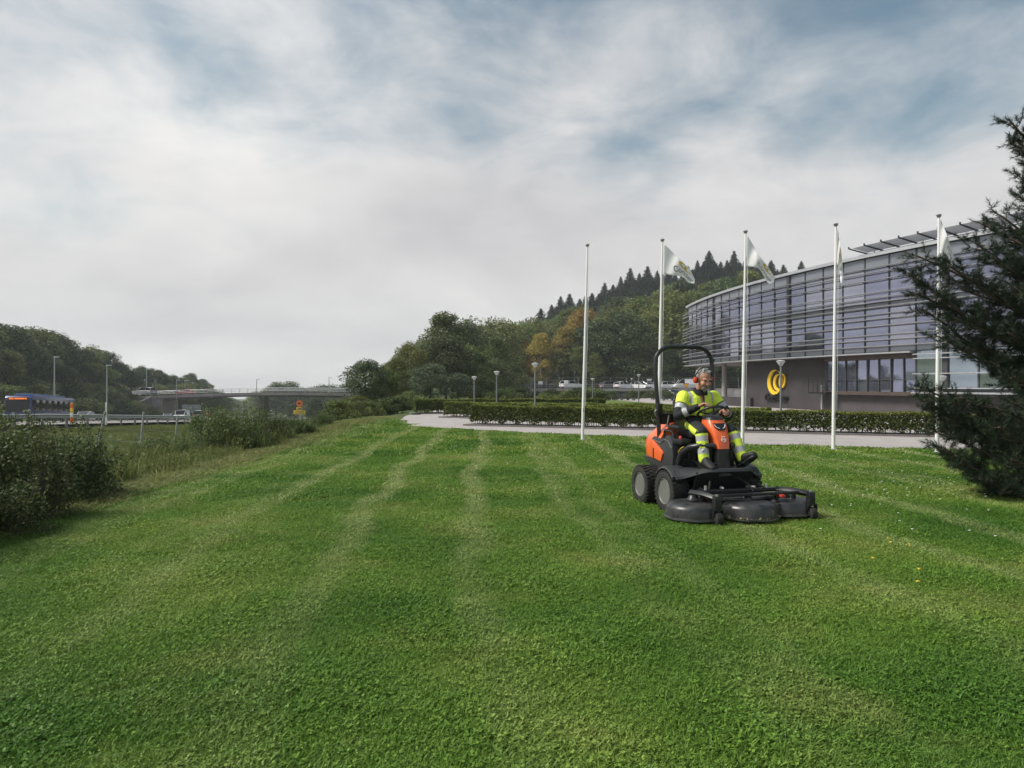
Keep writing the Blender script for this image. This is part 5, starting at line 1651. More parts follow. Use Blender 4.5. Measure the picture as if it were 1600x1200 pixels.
# ---- city bus
def bus():
    d = 72.0
    x0 = (24 - 800) / FPX * d
    o = empty('city_bus', (x0, d + 0.3, float(z_road(d)) + 0.01), 0, 'blue single-deck bus driving behind the guard rail', 'bus')
    o.rotation_euler = (0, -SL, RD)
    Mb = mat('bus_blue', (0.02, 0.045, 0.16), 0.35, coat=0.3)
    Mr = mat('bus_roof', (0.10, 0.17, 0.36), 0.5)
    L, W = 12.0, 2.5
    b = MB()
    prof = [(-L, 0.35), (-L, 2.6), (-L + 0.15, 2.85), (-0.35, 2.85), (-0.08, 2.6), (0.0, 1.1), (-0.05, 0.35)]
    b.prism(prof, 'y', -W / 2, W / 2)
    b.build('body', Mb, o, 0.06)
    for s in (-1, 1):
        for k in range(7):
            xa = -L + 0.5 + k * 1.6
            MB().box((xa + 0.76, s * (W / 2 + 0.003), 1.82), (1.52, 0.02, 1.15)).build('side_window', M_carglass, o, 0.008)
    MB().box((0, 0, 0), (0.03, 2.2, 1.3), M=Matrix.Translation((-0.035, 0, 1.72)) @ Matrix.Rotation(-0.055, 4, 'Y')).build('windscreen', M_carglass, o)
    MB().box((0.0, 0, 2.5), (0.12, 1.9, 0.28), M=Matrix.Translation((-0.08, 0, 0))).build('destination_display', M_black, o)
    led = bpy.data.materials.new('amber_leds'); led.use_nodes = True
    pb = led.node_tree.nodes['Principled BSDF']
    pb.inputs['Base Color'].default_value = (0.3, 0.06, 0.01, 1); pb.inputs['Emission Color'].default_value = (1.0, 0.22, 0.03, 1); pb.inputs['Emission Strength'].default_value = 0.6
    for k, (y, w) in enumerate(((-0.62, 0.42), (0.12, 0.9), (0.72, 0.2))):
        MB().box((0.0, y, 2.5), (0.02, w, 0.16)).build('display_text', led, o)
    for k in range(3):
        MB().box((-2.2 - 3.6 * k, 0, 2.95), (1.8, 1.6, 0.24)).build('roof_unit', Mr, o, 0.06)
    MB().box((-6, 0, 2.86), (11.4, 2.3, 0.05)).build('roof_skin', Mr, o)
    for xx in (-2.7, -8.8):
        for s in (-1, 1):
            w = MB().lathe([(0.0, -0.14), (0.42, -0.14), (0.48, -0.08), (0.48, 0.08), (0.42, 0.14), (0, 0.14)], (xx, s * (W / 2 - 0.12), 0.48), 'y', 20).build('wheel', M_tyre, o)
            MB().lathe([(0.0, -0.15), (0.26, -0.15), (0.28, 0.15), (0, 0.15)], (xx, s * (W / 2 - 0.12), 0.48), 'y', 16).build('rim', M_rim, w)
    for s in (-1, 1):
        MB().box((0.0, s * 0.95, 0.75), (0.08, 0.35, 0.18)).build('headlight', M_head, o, 0.02)
        MB().box((0.1, s * 1.38, 2.2), (0.12, 0.2, 0.4)).build('mirror', M_black, o, 0.03)
bus()

# ------------------------------------------------------------------ guard rails, road furniture
def guard_rail(off, y0, y1, label, grp, spacing=4.0, h=0.75):
    b = Vector((float(x_rail(y0)) + off, y0, float(z_road(y0))))
    o = empty('guard_rail', b, 0, label, 'guard rail', grp)
    def at(y, dx, dz): return Vector((float(x_rail(y)) + off + dx, y, float(z_road(y)) + dz)) - b
    ys = np.linspace(y0, y1, max(2, int((y1 - y0) / 6)))
    prof = [(0.0, h), (0.07, h - 0.05), (0.0, h - 0.12), (0.0, h - 0.18), (0.07, h - 0.25), (0.0, h - 0.31), (-0.02, h - 0.31), (-0.02, h)]
    mb = MB()
    mb.loft([[at(y, dx, dz) for dx, dz in prof] for y in ys])
    mb.build('rail_beam', M_steel, o)
    post = MB().box((0, 0, (h - 0.02) / 2 - 0.1), (0.11, 0.16, h + 0.18)).mesh('rail_post', 0.01)
    post.materials.append(mat('weathered_post', (0.24, 0.23, 0.22), 0.8, noise=0.2, nscale=6))
    y = y0
    while y < y1 and y < 190:
        p = at(y, -0.09, 0)
        link('post', post, None, o, loc=p)
        y += spacing
    return o
guard_rail(0.4, 22, 420, 'steel guard rail along the near edge of the motorway', 'motorway guard rails')
o = guard_rail(0.4, 22, 80, 'upper tube rail above the near guard rail', None, 12.0, 1.0) if False else None
guard_rail(-12.6, 40, 300, 'steel guard rail on the central reserve of the motorway', 'motorway guard rails')
M_or = mat('marker_orange', (0.75, 0.16, 0.02), 0.5)
M_ye = mat('marker_yellow', (0.8, 0.52, 0.03), 0.5)
def marker(px, y0, y1, d, w, label, cols, name='road_marker'):
    b = pix(px, y1, d); H = (y1 - y0) / FPX * d
    o = empty(name, b, 0, label, 'road marker', 'road markers beside the guard rail')
    n = len(cols)
    for i, m in enumerate(cols):
        MB().box((0, 0, H * (i + 0.5) / n), (w, 0.05, H / n - 0.004)).build('panel', m, o, 0.01)
    return o
marker(112, 630, 660, 49, 0.22, 'orange and yellow warning marker at the rear of the bus', [M_or, M_white, M_ye, M_or])
marker(166, 629, 664, 44, 0.10, 'slim white roadside post beside the leaning fence post', [M_white, M_white, M_white])
marker(322.5, 651, 666, 78, 0.70, 'white panel by the guard rail near the dark grey car', [M_white])
marker(325.5, 644, 651, 78.2, 0.35, 'orange warning head above the white roadside panel', [M_or])
# yellow diversion signs
c = pix(468, 650, 150)
o = empty('roadworks_sign', c, 0, 'round orange roadworks sign over two yellow plates before the bridge', 'sign')
s = 150 / FPX
MB().tube([(0, 0.1, -0.6), (0, 0.1, 20 * s)], 0.08, 8).build('post', M_steel, o)
MB().lathe([(0, -0.03), (5.2 * s, -0.03), (5.2 * s, 0.03), (0, 0.03)], (0, 0, 19.5 * s), 'y', 28).build('round_sign', M_ye, o)
MB().lathe([(4.3 * s, -0.045), (5.2 * s, -0.045), (5.2 * s, -0.031), (4.3 * s, -0.031)], (0, 0, 19.5 * s), 'y', 28).build('sign_rim', M_or, o)
pic = MB(); pic.prism([(-0.35, -0.15), (0.4, -0.15), (0.4, 0.0), (0.12, 0.05), (-0.02, 0.28), (-0.18, 0.28), (-0.2, 0.02), (-0.35, 0.0)], 'y', -0.05, -0.032, M=Matrix.Translation((0, 0, 19.5 * s)))
pic.build('pictogram', M_black, o)
MB().box((-0.5 * s, 0, 11.7 * s), (8.5 * s, 0.06, 4.2 * s)).build('plate', M_ye, o, 0.01)
MB().box((0, 0, 5.6 * s), (18.5 * s, 0.06, 6.2 * s)).build('plate', M_ye, o, 0.01)
for zz, ww in ((12.3, 5), (10.9, 6), (6.9, 15), (4.6, 13)):
    lt = MB()
    x = -ww / 2 * s
    rr = random.Random(int(zz * 10))
    while x < ww / 2 * s - 0.05:
        w = rr.uniform(0.06, 0.16)
        lt.box((x + w / 2, -0.036, zz * s), (w, 0.008, 0.16)); x += w + 0.05
    lt.build('sign_text', M_black, o, kind='stuff')
c = pix(342, 640, 175)
o = empty('gantry_sign', (c.x, 160, c.z - 3.2), 0, 'back of a large grey road sign under the bridge', 'sign')
for k in range(4):
    MB().box((0, 0, 3.3 + 0.46 * k), (4.4, 0.08, 0.44)).build('sign_panel', mat('sign_back', (0.20, 0.23, 0.25), 0.5, 0.4), o, 0.01)
for x in (-1.5, 1.5):
    MB().tube([(x, 0.1, 0), (x, 0.1, 5.0)], 0.08, 8).build('post', M_steel, o)

# roadside lamp columns
def column(px, top, base, d, label):
    b = pix(px, base, d); H = (base - top) / FPX * d
    o = empty('street_lamp', b, 0, label, 'street lamp', 'tall lamp columns by the motorway')
    MB().tube([(0, 0, -1.5), (0, 0, H)], [0.13, 0.07], 8).build('column', M_steel, o)
    MB().box((0.35, 0, H + 0.03), (0.9, 0.22, 0.12)).build('lamp_head', M_lamphead, o, 0.03)
column(85, 558, 607, 112, 'tall lamp column leftmost, above the bus')
column(167, 571, 616, 120, 'lamp column above the far bank right of the bus')
column(229, 577, 612, 145, 'lamp column beside the silver car on the slip road')
column(276, 594, 614, 168, 'lamp column at the left end of the bridge')
column(289, 595, 615, 172, 'second lamp column near the red car')
column(401, 593, 616, 172, 'lamp column above the middle of the bridge')
column(514, 590, 615, 172, 'lamp column at the right end of the bridge')

# ------------------------------------------------------------------ motorway bridge
def bridge():
    M_bc = mat('bridge_concrete', (0.24, 0.225, 0.215), 0.85, noise=0.2, nscale=0.4, bump=0.1, bscale=6)
    M_bd = mat('bridge_girder', (0.15, 0.14, 0.14), 0.8, noise=0.2, nscale=0.4)
    o = empty('road_bridge', (-63, 172, -8), 0, 'concrete road bridge with railing spanning the motorway', 'bridge')
    B = Vector(o.location)
    xL, xR, d = -86.0, -41.0, 172.0
    zl, zr_ = -1.3, -0.75
    def P(x, dy, dz):
        t = (x - xL) / (xR - xL)
        return Vector((x, d + dy, zl + (zr_ - zl) * t + 0.4 * math.sin(math.pi * t) + dz)) - B
    xs = np.linspace(xL - 6, xR + 8, 16)
    mb = MB(); mb.loft([[P(x, -4, 0), P(x, 4, 0), P(x, 4, -0.35), P(x, -4, -0.35)] for x in xs]); mb.build('deck', M_bc, o)
    mb = MB(); mb.loft([[P(x, -3.0, -0.351), P(x, 3.0, -0.351), P(x, 2.6, -1.15 + 0.3 * math.sin(math.pi * (x - xL) / (xR - xL))), P(x, -2.6, -1.15 + 0.3 * math.sin(math.pi * (x - xL) / (xR - xL)))] for x in np.linspace(xL, xR, 12)]); mb.build('girder', M_bd, o)
    mb = MB(); mb.loft([[P(x, -4.15, 0.15), P(x, -3.9, 0.15), P(x, -3.9, -0.5), P(x, -4.15, -0.5)] for x in xs]); mb.build('edge_beam', M_bc, o)
    rail = empty_child('railing', o)
    for z in (0.55, 0.9, 1.25):
        mb = MB(); mb.tube([P(x, -4.0, z) for x in xs], 0.05, 5); mb.build('rail', M_steel, rail)
        mb = MB(); mb.tube([P(x, 4.0, z) for x in xs], 0.05, 5); mb.build('rail', M_steel, rail)
    for x in np.arange(xL - 5, xR + 7, 2.0):
        mb = MB(); mb.tube([P(x, -4.0, 0.1), P(x, -4.0, 1.25)], 0.05, 5); mb.build('post', M_steel, rail)
    # abutments, wing wall, pier
    mb = MB(); mb.box(tuple(Vector((xL - 1.6, d, -5.4)) - B), (3.0, 8.0, 7.2)); mb.build('abutment', M_bc, o, 0.03)
    mb = MB(); mb.box(tuple(Vector((xR + 1.2, d, -5.0)) - B), (2.4, 8.0, 7.2)); mb.build('abutment', M_bc, o, 0.03)
    w = [Vector(p) - B for p in ((xL - 2.4, d - 4.2, -1.35), (xL - 2.4, d - 4.2, -9.5), (xL - 6.5, d - 16, -9.5), (xL - 6.5, d - 16, -6.0))]
    mb = MB(); mb.add(w + [p + Vector((-0.5, 0, 0)) for p in w], [(0, 1, 2, 3), (7, 6, 5, 4), (0, 4, 5, 1), (1, 5, 6, 2), (2, 6, 7, 3), (3, 7, 4, 0)]); mb.build('wing_wall', M_bd, o, smooth=False)
    for dy in (-1.8, 1.8):
        mb = MB(); mb.tube([Vector((-62.5, d + dy, -11)) - B, Vector((-62.5, d + dy, -1.4)) - B], 0.55, 12); mb.build('pier', M_bd, o)
def empty_child(name, parent):
    e = bpy.data.objects.new(name, None); COL.objects.link(e); e.parent = parent
    return e
bridge()

# ------------------------------------------------------------------ wire fence with leaning posts
fe = empty('wire_fence', (-14.5, 20, -1), 0, 'old wire fence with leaning metal posts below the lawn', 'fence')
FB = Vector(fe.location)
tops = []
for tx, ty, bx, by, d in ((46, 640, 37.6, 690, 20.5), (164.5, 642.6, 149, 698, 24.3), (224.5, 643.5, 217, 706, 26.9), (278, 649, 270, 704, 29.6), (334, 646, 321, 699, 33.2), (349, 645, 347, 690, 35.0), (404, 645, 402, 680, 39.0), (470, 646, 468, 672, 47.0)):
    t, b = pix(tx, ty, d), pix(bx, by, d)
    MB().tube([b - FB + Vector((0, 0, -0.4)), t - FB], 0.038, 7).build('post', M_steel, fe)
    tops.append((b, t))
for f in (0.25, 0.55, 0.85):
    for (b0, t0), (b1, t1) in zip(tops, tops[1:]):
        p, q = b0.lerp(t0, f) - FB, b1.lerp(t1, f) - FB
        MB().tube([p, p.lerp(q, 0.5) + Vector((0, 0, -0.05)), q], 0.006, 4).build('wire', M_steel, fe)
fe = empty('wire_fence', (-8.7, 36, -0.5), 0, 'straight wire fence beside the end of the drive', 'fence')
FB = Vector(fe.location)
tops = []
for px, d in ((524, 34), (545, 36.4), (556.6, 38), (574, 41), (588.7, 44), (598, 46), (605, 47.6), (612, 50)):
    t = pix(px, 637, d); z = float(ground_h(t.x, d))
    b = Vector((t.x - 0.02, d, z))
    MB().tube([b - FB + Vector((0, 0, -0.3)), t - FB], 0.035, 7).build('post', M_steel, fe)
    tops.append((b, t))
for f in (0.3, 0.65, 0.95):
    for (b0, t0), (b1, t1) in zip(tops, tops[1:]):
        MB().tube([b0.lerp(t0, f) - FB, b1.lerp(t1, f) - FB], 0.006, 4).build('wire', M_steel, fe)
# ------------------------------------------------------------------ ride-on front mower
M_org = mat('mower_orange', (0.78, 0.135, 0.035), 0.34, coat=0.3, noise=0.10, nscale=6, rnoise=0.1)
M_plas = mat('dark_grey_plastic', (0.035, 0.037, 0.040), 0.48, noise=0.12, nscale=20, bump=0.05, bscale=300)
M_blk = mat('black_steel', (0.014, 0.014, 0.016), 0.38, noise=0.15, nscale=12)
M_blks = mat('black_satin_tube', (0.020, 0.021, 0.024), 0.30)
M_deck = mat('deck_grey_paint', (0.036, 0.036, 0.037), 0.36, noise=0.6, nscale=9, rnoise=0.25)
M_rubber = mat('mower_tyre', (0.020, 0.020, 0.018), 0.85, noise=0.5, nscale=18)
M_wrim = mat('wheel_rim_grey', (0.20, 0.197, 0.19), 0.4, 0.3, noise=0.15, nscale=12)
M_bolt = mat('zinc_bolt', (0.6, 0.6, 0.6), 0.35, 0.8)
MO = Vector((2.57, 8.95, 0.0))
mow = empty('ride_on_mower', MO, math.atan2(-0.970, 0.242), 'orange and black ride-on mower with roll bar and wide front cutting deck', 'mower')

def part(name, mb, m, parent=None, bevel=0.0, **kw):
    return mb.build(name, m, parent or mow, bevel, **kw)

def make_wheel(u, v, r, w, side):
    t = MB()
    h = w / 2
    t.lathe([(r * 0.60, -h * 0.80), (r * 0.66, -h * 0.98), (r * 0.82, -h * 1.02), (r * 0.93, -h * 0.96), (r * 0.972, -h * 0.80), (r * 0.985, -h * 0.4), (r * 0.99, 0), (r * 0.985, h * 0.4), (r * 0.972, h * 0.80), (r * 0.93, h * 0.96), (r * 0.82, h * 1.02), (r * 0.66, h * 0.98), (r * 0.60, h * 0.80)], (u, v, r), 'y', 40)
    # tread: staggered bars around the carcass
    nb = 30
    for k in range(nb):
        a = 2 * math.pi * k / nb
        for row, yy in enumerate((-0.72, -0.24, 0.24, 0.72)):
            aa = a + (math.pi / nb if row % 2 else 0)
            M = Matrix.Translation((u, v + yy * h, r)) @ Matrix.Rotation(aa, 4, 'Y') @ Matrix.Translation((0, 0, r * 0.985)) @ Matrix.Rotation(0.25 * (1 if row < 2 else -1), 4, 'Z')
            t.box((0, 0, 0), (2 * math.pi * r / nb * 0.52, h * 0.46, r * 0.075), M=M)
    o = part('wheel', t, M_rubber)
    s = side
    rim = MB()
    rim.lathe([(r * 0.60, s * h * 0.86), (r * 0.625, s * h * 0.93), (r * 0.605, s * h * 0.95), (r * 0.575, s * h * 0.86), (r * 0.55, s * h * 0.45), (r * 0.50, s * h * 0.20), (r * 0.40, s * h * 0.05), (r * 0.33, s * h * 0.16), (r * 0.22, s * h * 0.16), (r * 0.20, s * h * 0.34), (0.0, s * h * 0.36)], (u, v, r), 'y', 32)
    part('rim', rim, M_wrim, o)
    nuts = MB()
    for k in range(5):
        a = 2 * math.pi * k / 5
        nuts.lathe([(0.0, s * h * 0.15), (0.011, s * h * 0.15), (0.011, s * h * 0.15 + s * 0.016), (0, s * h * 0.15 + s * 0.016)], (u + math.cos(a) * r * 0.26, v, r + math.sin(a) * r * 0.26), 'y', 6)
    part('wheel_nuts', nuts, M_bolt, o, kind='stuff')
    back = MB(); back.lathe([(0, -s * h * 0.6), (r * 0.6, -s * h * 0.6), (r * 0.6, -s * h * 0.5), (0, -s * h * 0.5)], (u, v, r), 'y', 20)
    part('hub_disc', back, M_blk, o)
    return o
for s in (-1, 1):
    make_wheel(0.0, s * 0.52, 0.268, 0.24, s)
    make_wheel(-0.69, s * 0.53, 0.262, 0.27, s)

# chassis between the axles
c = MB()
c.box((-0.35, 0, 0.36), (1.1, 0.50, 0.26)); part('chassis', c, M_blk, None, 0.03)
c = MB(); c.tube([(0, -0.45, 0.27), (0, 0.45, 0.27)], 0.06, 10); part('axle', c, M_blk)
c = MB(); c.tube([(-0.69, -0.45, 0.27), (-0.69, 0.45, 0.27)], 0.06, 10); part('axle', c, M_blk)
c = MB()
for s in (-1, 1):
    c.box((-0.36, s * 0.36, 0.44), (0.50, 0.14, 0.10))
part('step_bracket', c, M_plas, None, 0.015)

# rear bonnet: orange shell on a dark bumper band
def section(u, pts):
    return [(u, y, z) for y, z in pts]
def hood_pts(hw, zb, zs, zt, tw):
    return [(-hw * 0.96, zb), (-hw, zb + 0.10), (-hw * 0.985, zs - 0.06), (-hw * 0.90, zs), (-tw, zt - 0.015), (-tw * 0.5, zt), (tw * 0.5, zt), (tw, zt - 0.015), (hw * 0.90, zs), (hw * 0.985, zs - 0.06), (hw, zb + 0.10), (hw * 0.96, zb)]
hd = MB()
hd.loft([section(-0.52, hood_pts(0.425, 0.62, 0.97, 1.12, 0.26)), section(-0.75, hood_pts(0.43, 0.62, 0.97, 1.13, 0.25)), section(-0.92, hood_pts(0.42, 0.62, 0.955, 1.09, 0.23)), section(-1.05, hood_pts(0.395, 0.625, 0.91, 1.02, 0.20)), section(-1.12, hood_pts(0.35, 0.64, 0.85, 0.93, 0.16)), section(-1.145, hood_pts(0.30, 0.67, 0.80, 0.86, 0.12))])
hood = part('bonnet', hd, M_org, None, 0.0, angle=60)
bp = MB()
bp.loft([[(-0.50, s * y, z) for y, z in ((0.0, 0.50), (0.40, 0.50), (0.432, 0.53), (0.432, 0.615), (0.0, 0.615))] if False else section(u, [(-w, 0.52 + k), (-w - 0.012, 0.55 + k), (-w - 0.012, 0.618), (w + 0.012, 0.618), (w + 0.012, 0.55 + k), (w, 0.52 + k)]) for s, u, w, k in ((1, -0.60, 0.425, -0.03), (1, -0.80, 0.43, 0.0), (1, -0.95, 0.42, 0.02), (1, -1.07, 0.39, 0.03), (1, -1.15, 0.33, 0.05))])
part('rear_bumper', bp, M_plas, None, 0.0)
for s in (-1, 1):
    # orange wedge running forward over the grey side cover
    w = MB()
    pl = [(-0.80, 0.63), (-0.80, 0.90), (-0.66, 0.86), (-0.42, 0.745), (-0.385, 0.715), (-0.45, 0.595), (-0.62, 0.62)]
    w.prism(pl, 'y', s * 0.425, s * 0.462)
    part('side_panel', w, M_org, None, 0.012)
    v = MB(); v.box((-0.655, s * 0.464, 0.70), (0.022, 0.012, 0.13)); part('panel_slot', v, M_blk, None, 0.003)
    # grey side cover below the seat
    g = MB()
    pl = [(-0.62, 0.50), (-0.74, 0.70), (-0.755, 0.90), (-0.70, 0.925), (-0.46, 0.90), (-0.38, 0.925), (-0.30, 0.97), (-0.22, 0.955), (-0.15, 0.885), (-0.13, 0.70), (-0.16, 0.48), (-0.40, 0.46)]
    g.prism(pl, 'y', s * 0.10, s * 0.440)
    part('side_cover', g, M_plas, None, 0.022)
    e = MB(); e.tube([(-0.755, s * 0.443, 0.885), (-0.47, s * 0.443, 0.845), (-0.36, s * 0.443, 0.905), (-0.25, s * 0.443, 0.885), (-0.15, s * 0.443, 0.80)], 0.008, 6)
    part('cover_moulding', e, mat('grey_edge', (0.10, 0.105, 0.11), 0.4))
    # grab handle
    e = MB(); e.tube([(-0.46, s * 0.39, 0.89), (-0.47, s * 0.39, 1.00), (-0.44, s * 0.39, 1.025), (-0.24, s * 0.39, 1.015), (-0.20, s * 0.39, 0.985), (-0.19, s * 0.39, 0.90)], 0.017, 8)
    part('grab_handle', e, M_blk)
# roll bar
rb = MB()
cps = []
for t in range(0, 7):
    a = math.pi - math.pi / 2 * t / 6
    cps.append((-0.20 + 0.235 * math.cos(a), 1.945 + 0.225 * math.sin(a)))
right = [(-0.395, 0.88), (-0.40, 1.20), (-0.425, 1.60), (-0.435, 1.90)] + cps[1:]
full = right + [(-y, z) for y, z in reversed(right)]
rb.tube([(-0.62 - 0.03 * (z - 0.9), y, z) for y, z in full], 0.030, 8)
part('roll_bar', rb, M_blks)
for s in (-1, 1):
    b = MB(); b.box((-0.62, s * 0.398, 1.30), (0.085, 0.075, 0.16)); part('roll_bar_hinge', b, M_blk, None, 0.008)
    b = MB(); b.tube([(-0.60, s * 0.445, 1.30), (-0.60, s * 0.47, 1.27), (-0.60, s * 0.465, 1.22), (-0.60, s * 0.445, 1.20)], 0.005, 5); part('lock_pin', b, M_bolt)
pl = MB(); pl.box((-0.63, 0, 1.165), (0.03, 0.74, 0.15)); part('rear_plate', pl, M_blk, None, 0.006)
# seat
st = MB(); st.box((-0.20, 0, 1.0), (0.46, 0.50, 0.12)); seat = part('seat', st, M_blk, None, 0.045)
bk = MB(); bk.box((0, 0, 0), (0.12, 0.48, 0.42), M=Matrix.Translation((-0.47, 0, 1.24)) @ Matrix.Rotation(-0.16, 4, 'Y')); part('backrest', bk, M_blk, None, 0.045)
for s in (-1, 1):
    a = MB(); a.box((-0.22, s * 0.345, 1.075), (0.30, 0.095, 0.055)); part('armrest', a, M_blk, None, 0.024)
    a = MB(); a.tube([(-0.50, s * 0.30, 1.22), (-0.47, s * 0.34, 1.08), (-0.36, s * 0.345, 1.06)], 0.018, 7); part('armrest_bracket', a, M_blks)
k = MB(); k.lathe([(0.0, 0), (0.02, 0), (0.022, 0.02), (0.012, 0.035), (0, 0.04)], (-0.05, -0.37, 0.935), n=12); part('red_knob', k, mat('knob_red', (0.6, 0.02, 0.02), 0.4))
cp = MB(); cp.box((-0.06, -0.34, 0.90), (0.24, 0.16, 0.07)); part('control_console', cp, M_blk, None, 0.015)

# steering tower: orange shroud, black cap, headlamp recess, white emblem
tw = MB()
def tsec(z, u0, u1, hw):
    return [(u0, -hw * 0.9, z), (u0 + 0.03, -hw, z), (u1 - 0.05, -hw * 0.98, z), (u1 - 0.01, -hw * 0.80, z), (u1, -hw * 0.45, z), (u1, hw * 0.45, z), (u1 - 0.01, hw * 0.80, z), (u1 - 0.05, hw * 0.98, z), (u0 + 0.03, hw, z), (u0, hw * 0.9, z)]
TS = [(0.835, 0.235, 0.400, 0.088), (0.90, 0.205, 0.390, 0.094), (0.98, 0.15, 0.365, 0.104), (1.055, 0.07, 0.325, 0.122), (1.13, 0.03, 0.275, 0.128), (1.19, 0.03, 0.225, 0.118)]
tw.loft([tsec(*t) for t in TS])
tower = part('steering_tower', tw, M_org, None, 0.0, angle=50)
cap = MB(); cap.loft([tsec(1.191, 0.02, 0.227, 0.119), tsec(1.225, 0.015, 0.205, 0.108), tsec(1.255, 0.03, 0.165, 0.075)]); part('tower_cap', cap, M_plas, tower)
def face_u(z):
    zs = [t[0] for t in TS]; us = [t[2] for t in TS]
    return float(np.interp(z, zs, us))
lampr = MB()
poly = [(-0.086, 1.150), (0.086, 1.150), (0.076, 1.095), (0.045, 1.066), (-0.045, 1.066), (-0.076, 1.095)]
lampr.add([(face_u(z) + 0.012 - 0.30 * max(0, abs(y) - 0.055), y, z) for y, z in poly] + [(face_u(z) - 0.03, y, z) for y, z in poly], [tuple(range(6))] + [(i, (i + 1) % 6, 6 + (i + 1) % 6, 6 + i) for i in range(6)])
part('headlamp_recess', lampr, M_blk, tower, smooth=False)
for s in (-1, 1):
    l = MB(); l.tube([(face_u(1.135) + 0.006, s * 0.078, 1.135), (face_u(1.10) + 0.016, s * 0.056, 1.100), (face_u(1.085) + 0.017, s * 0.022, 1.088)], 0.0045, 6); part('lamp_strip', l, M_head, tower)
# emblem: crowned H in a ring
em = MB()
def E(y, z): return (face_u(0.955 + z) + 0.004, y, 0.955 + z)
em.tube([E(0.030 * math.cos(a), -0.004 + 0.030 * math.sin(a)) for a in np.linspace(math.pi * 0.86, math.pi * 2.14, 16)], 0.0040, 5)
for s in (-1, 1): em.tube([E(s * 0.012, -0.016), E(s * 0.012, 0.012)], 0.0036, 5)
em.tube([E(-0.012, -0.002), E(0.012, -0.002)], 0.0036, 5)
for y, z in ((-0.018, 0.026), (0.0, 0.032), (0.018, 0.026)):
    em.tube([E(y, z - 0.004), E(y, z + 0.006)], 0.0050, 6)
part('emblem', em, M_white, tower)
sk = MB(); sk.loft([tsec(0.50, 0.26, 0.42, 0.11), tsec(0.70, 0.23, 0.40, 0.095), tsec(0.834, 0.24, 0.395, 0.086)]); part('tower_foot', sk, M_blk)
# steering wheel, tilted back towards the driver
Msw = Matrix.Translation((0.085, 0.0, 1.285)) @ Matrix.Rotation(-0.45, 4, 'Y')
sw = MB(); sw.tube([(0.178 * math.cos(a), 0.178 * math.sin(a), 0) for a in np.linspace(0, 2 * math.pi, 33)], 0.0165, 8, M=Msw, caps=False); swo = part('steering_wheel', sw, M_blk)
sp_ = MB()
for a in (0.6, 2.54, 4.71):
    sp_.tube([(0, 0, -0.03), (0.17 * math.cos(a), 0.17 * math.sin(a), 0)], 0.013, 6, M=Msw, flat=0.6)
sp_.lathe([(0.0, -0.05), (0.045, -0.05), (0.05, -0.02), (0.035, -0.005), (0, 0)], M=Msw, n=16)
part('spokes', sp_, M_blk, swo)
# thick frame tube curving up to the tower, both sides
for s in (-1, 1):
    t = MB(); t.tube([(-0.10, s * 0.37, 0.50), (-0.07, s * 0.385, 0.64), (0.02, s * 0.385, 0.76), (0.15, s * 0.345, 0.842), (0.27, s * 0.25, 0.872), (0.33, s * 0.10, 0.868)], [0.042, 0.042, 0.041, 0.040, 0.039, 0.038], 12)
    part('frame_tube', t, M_blks)
st_ = MB(); st_.tube([(-0.01, -0.425, 0.765), (0.05, -0.42, 0.82), (0.10, -0.405, 0.845)], 0.006, 5); part('warning_sticker', st_, mat('sticker_yellow', (0.7, 0.5, 0.03), 0.5))

# foot platform with fenders
pf = MB()
vs_ = np.linspace(-0.60, 0.60, 25)
def plat(v):
    a = abs(v)
    uf = 0.54 - 0.25 * float(sstep(0.20, 0.58, a))
    z = 0.60 - 0.11 * float(sstep(0.26, 0.58, a))
    return uf, z
rings = []
for v in vs_:
    uf, z = plat(v)
    rings.append([(-0.05, v, 0.565), (0.18, v, 0.57), (uf - 0.05, v, z + 0.005), (uf, v, z), (uf + 0.012, v, z - 0.03), (uf - 0.01, v, z - 0.045), (uf - 0.05, v, z - 0.02), (0.18, v, 0.53), (-0.05, v, 0.53)])
pf.loft(rings)
part('foot_platform', pf, M_plas, None, 0.0, angle=35)
for s in (-1, 1):
    f = MB()
    rg = []
    for a in np.linspace(R(42), R(150), 12):
        ca, sa = math.cos(a), math.sin(a)
        row = []
        for y, dr in ((0.375, -0.005), (0.42, 0.012), (0.585, 0.012), (0.625, 0.004), (0.635, -0.018), (0.620, -0.015), (0.585, -0.006), (0.42, -0.006), (0.375, -0.02)):
            rr = 0.315 + dr
            row.append((rr * ca, s * y, 0.268 + rr * sa))
        rg.append(row)
    f.loft(rg)
    part('front_fender', f, M_plas, None, 0.0, angle=35)
sk = MB(); sk.box((0, 0, 0), (0.03, 0.80, 0.30), M=Matrix.Translation((0.36, 0, 0.42)) @ Matrix.Rotation(0.35, 4, 'Y')); part('void_shade_panel', sk, M_blk)  # black sheet added to stand for the shaded void below the platform
sk = MB(); sk.box((0.10, 0, 0.40), (0.36, 0.50, 0.20)); part('transmission', sk, M_blk, None, 0.03)
for v, u in ((-0.19, 0.40), (0.24, 0.42)):
    p_ = MB(); p_.box((0, 0, 0), (0.14, 0.10, 0.02), M=Matrix.Translation((u, v, 0.635)) @ Matrix.Rotation(-0.5, 4, 'Y')); part('pedal', p_, M_blk, None, 0.006)

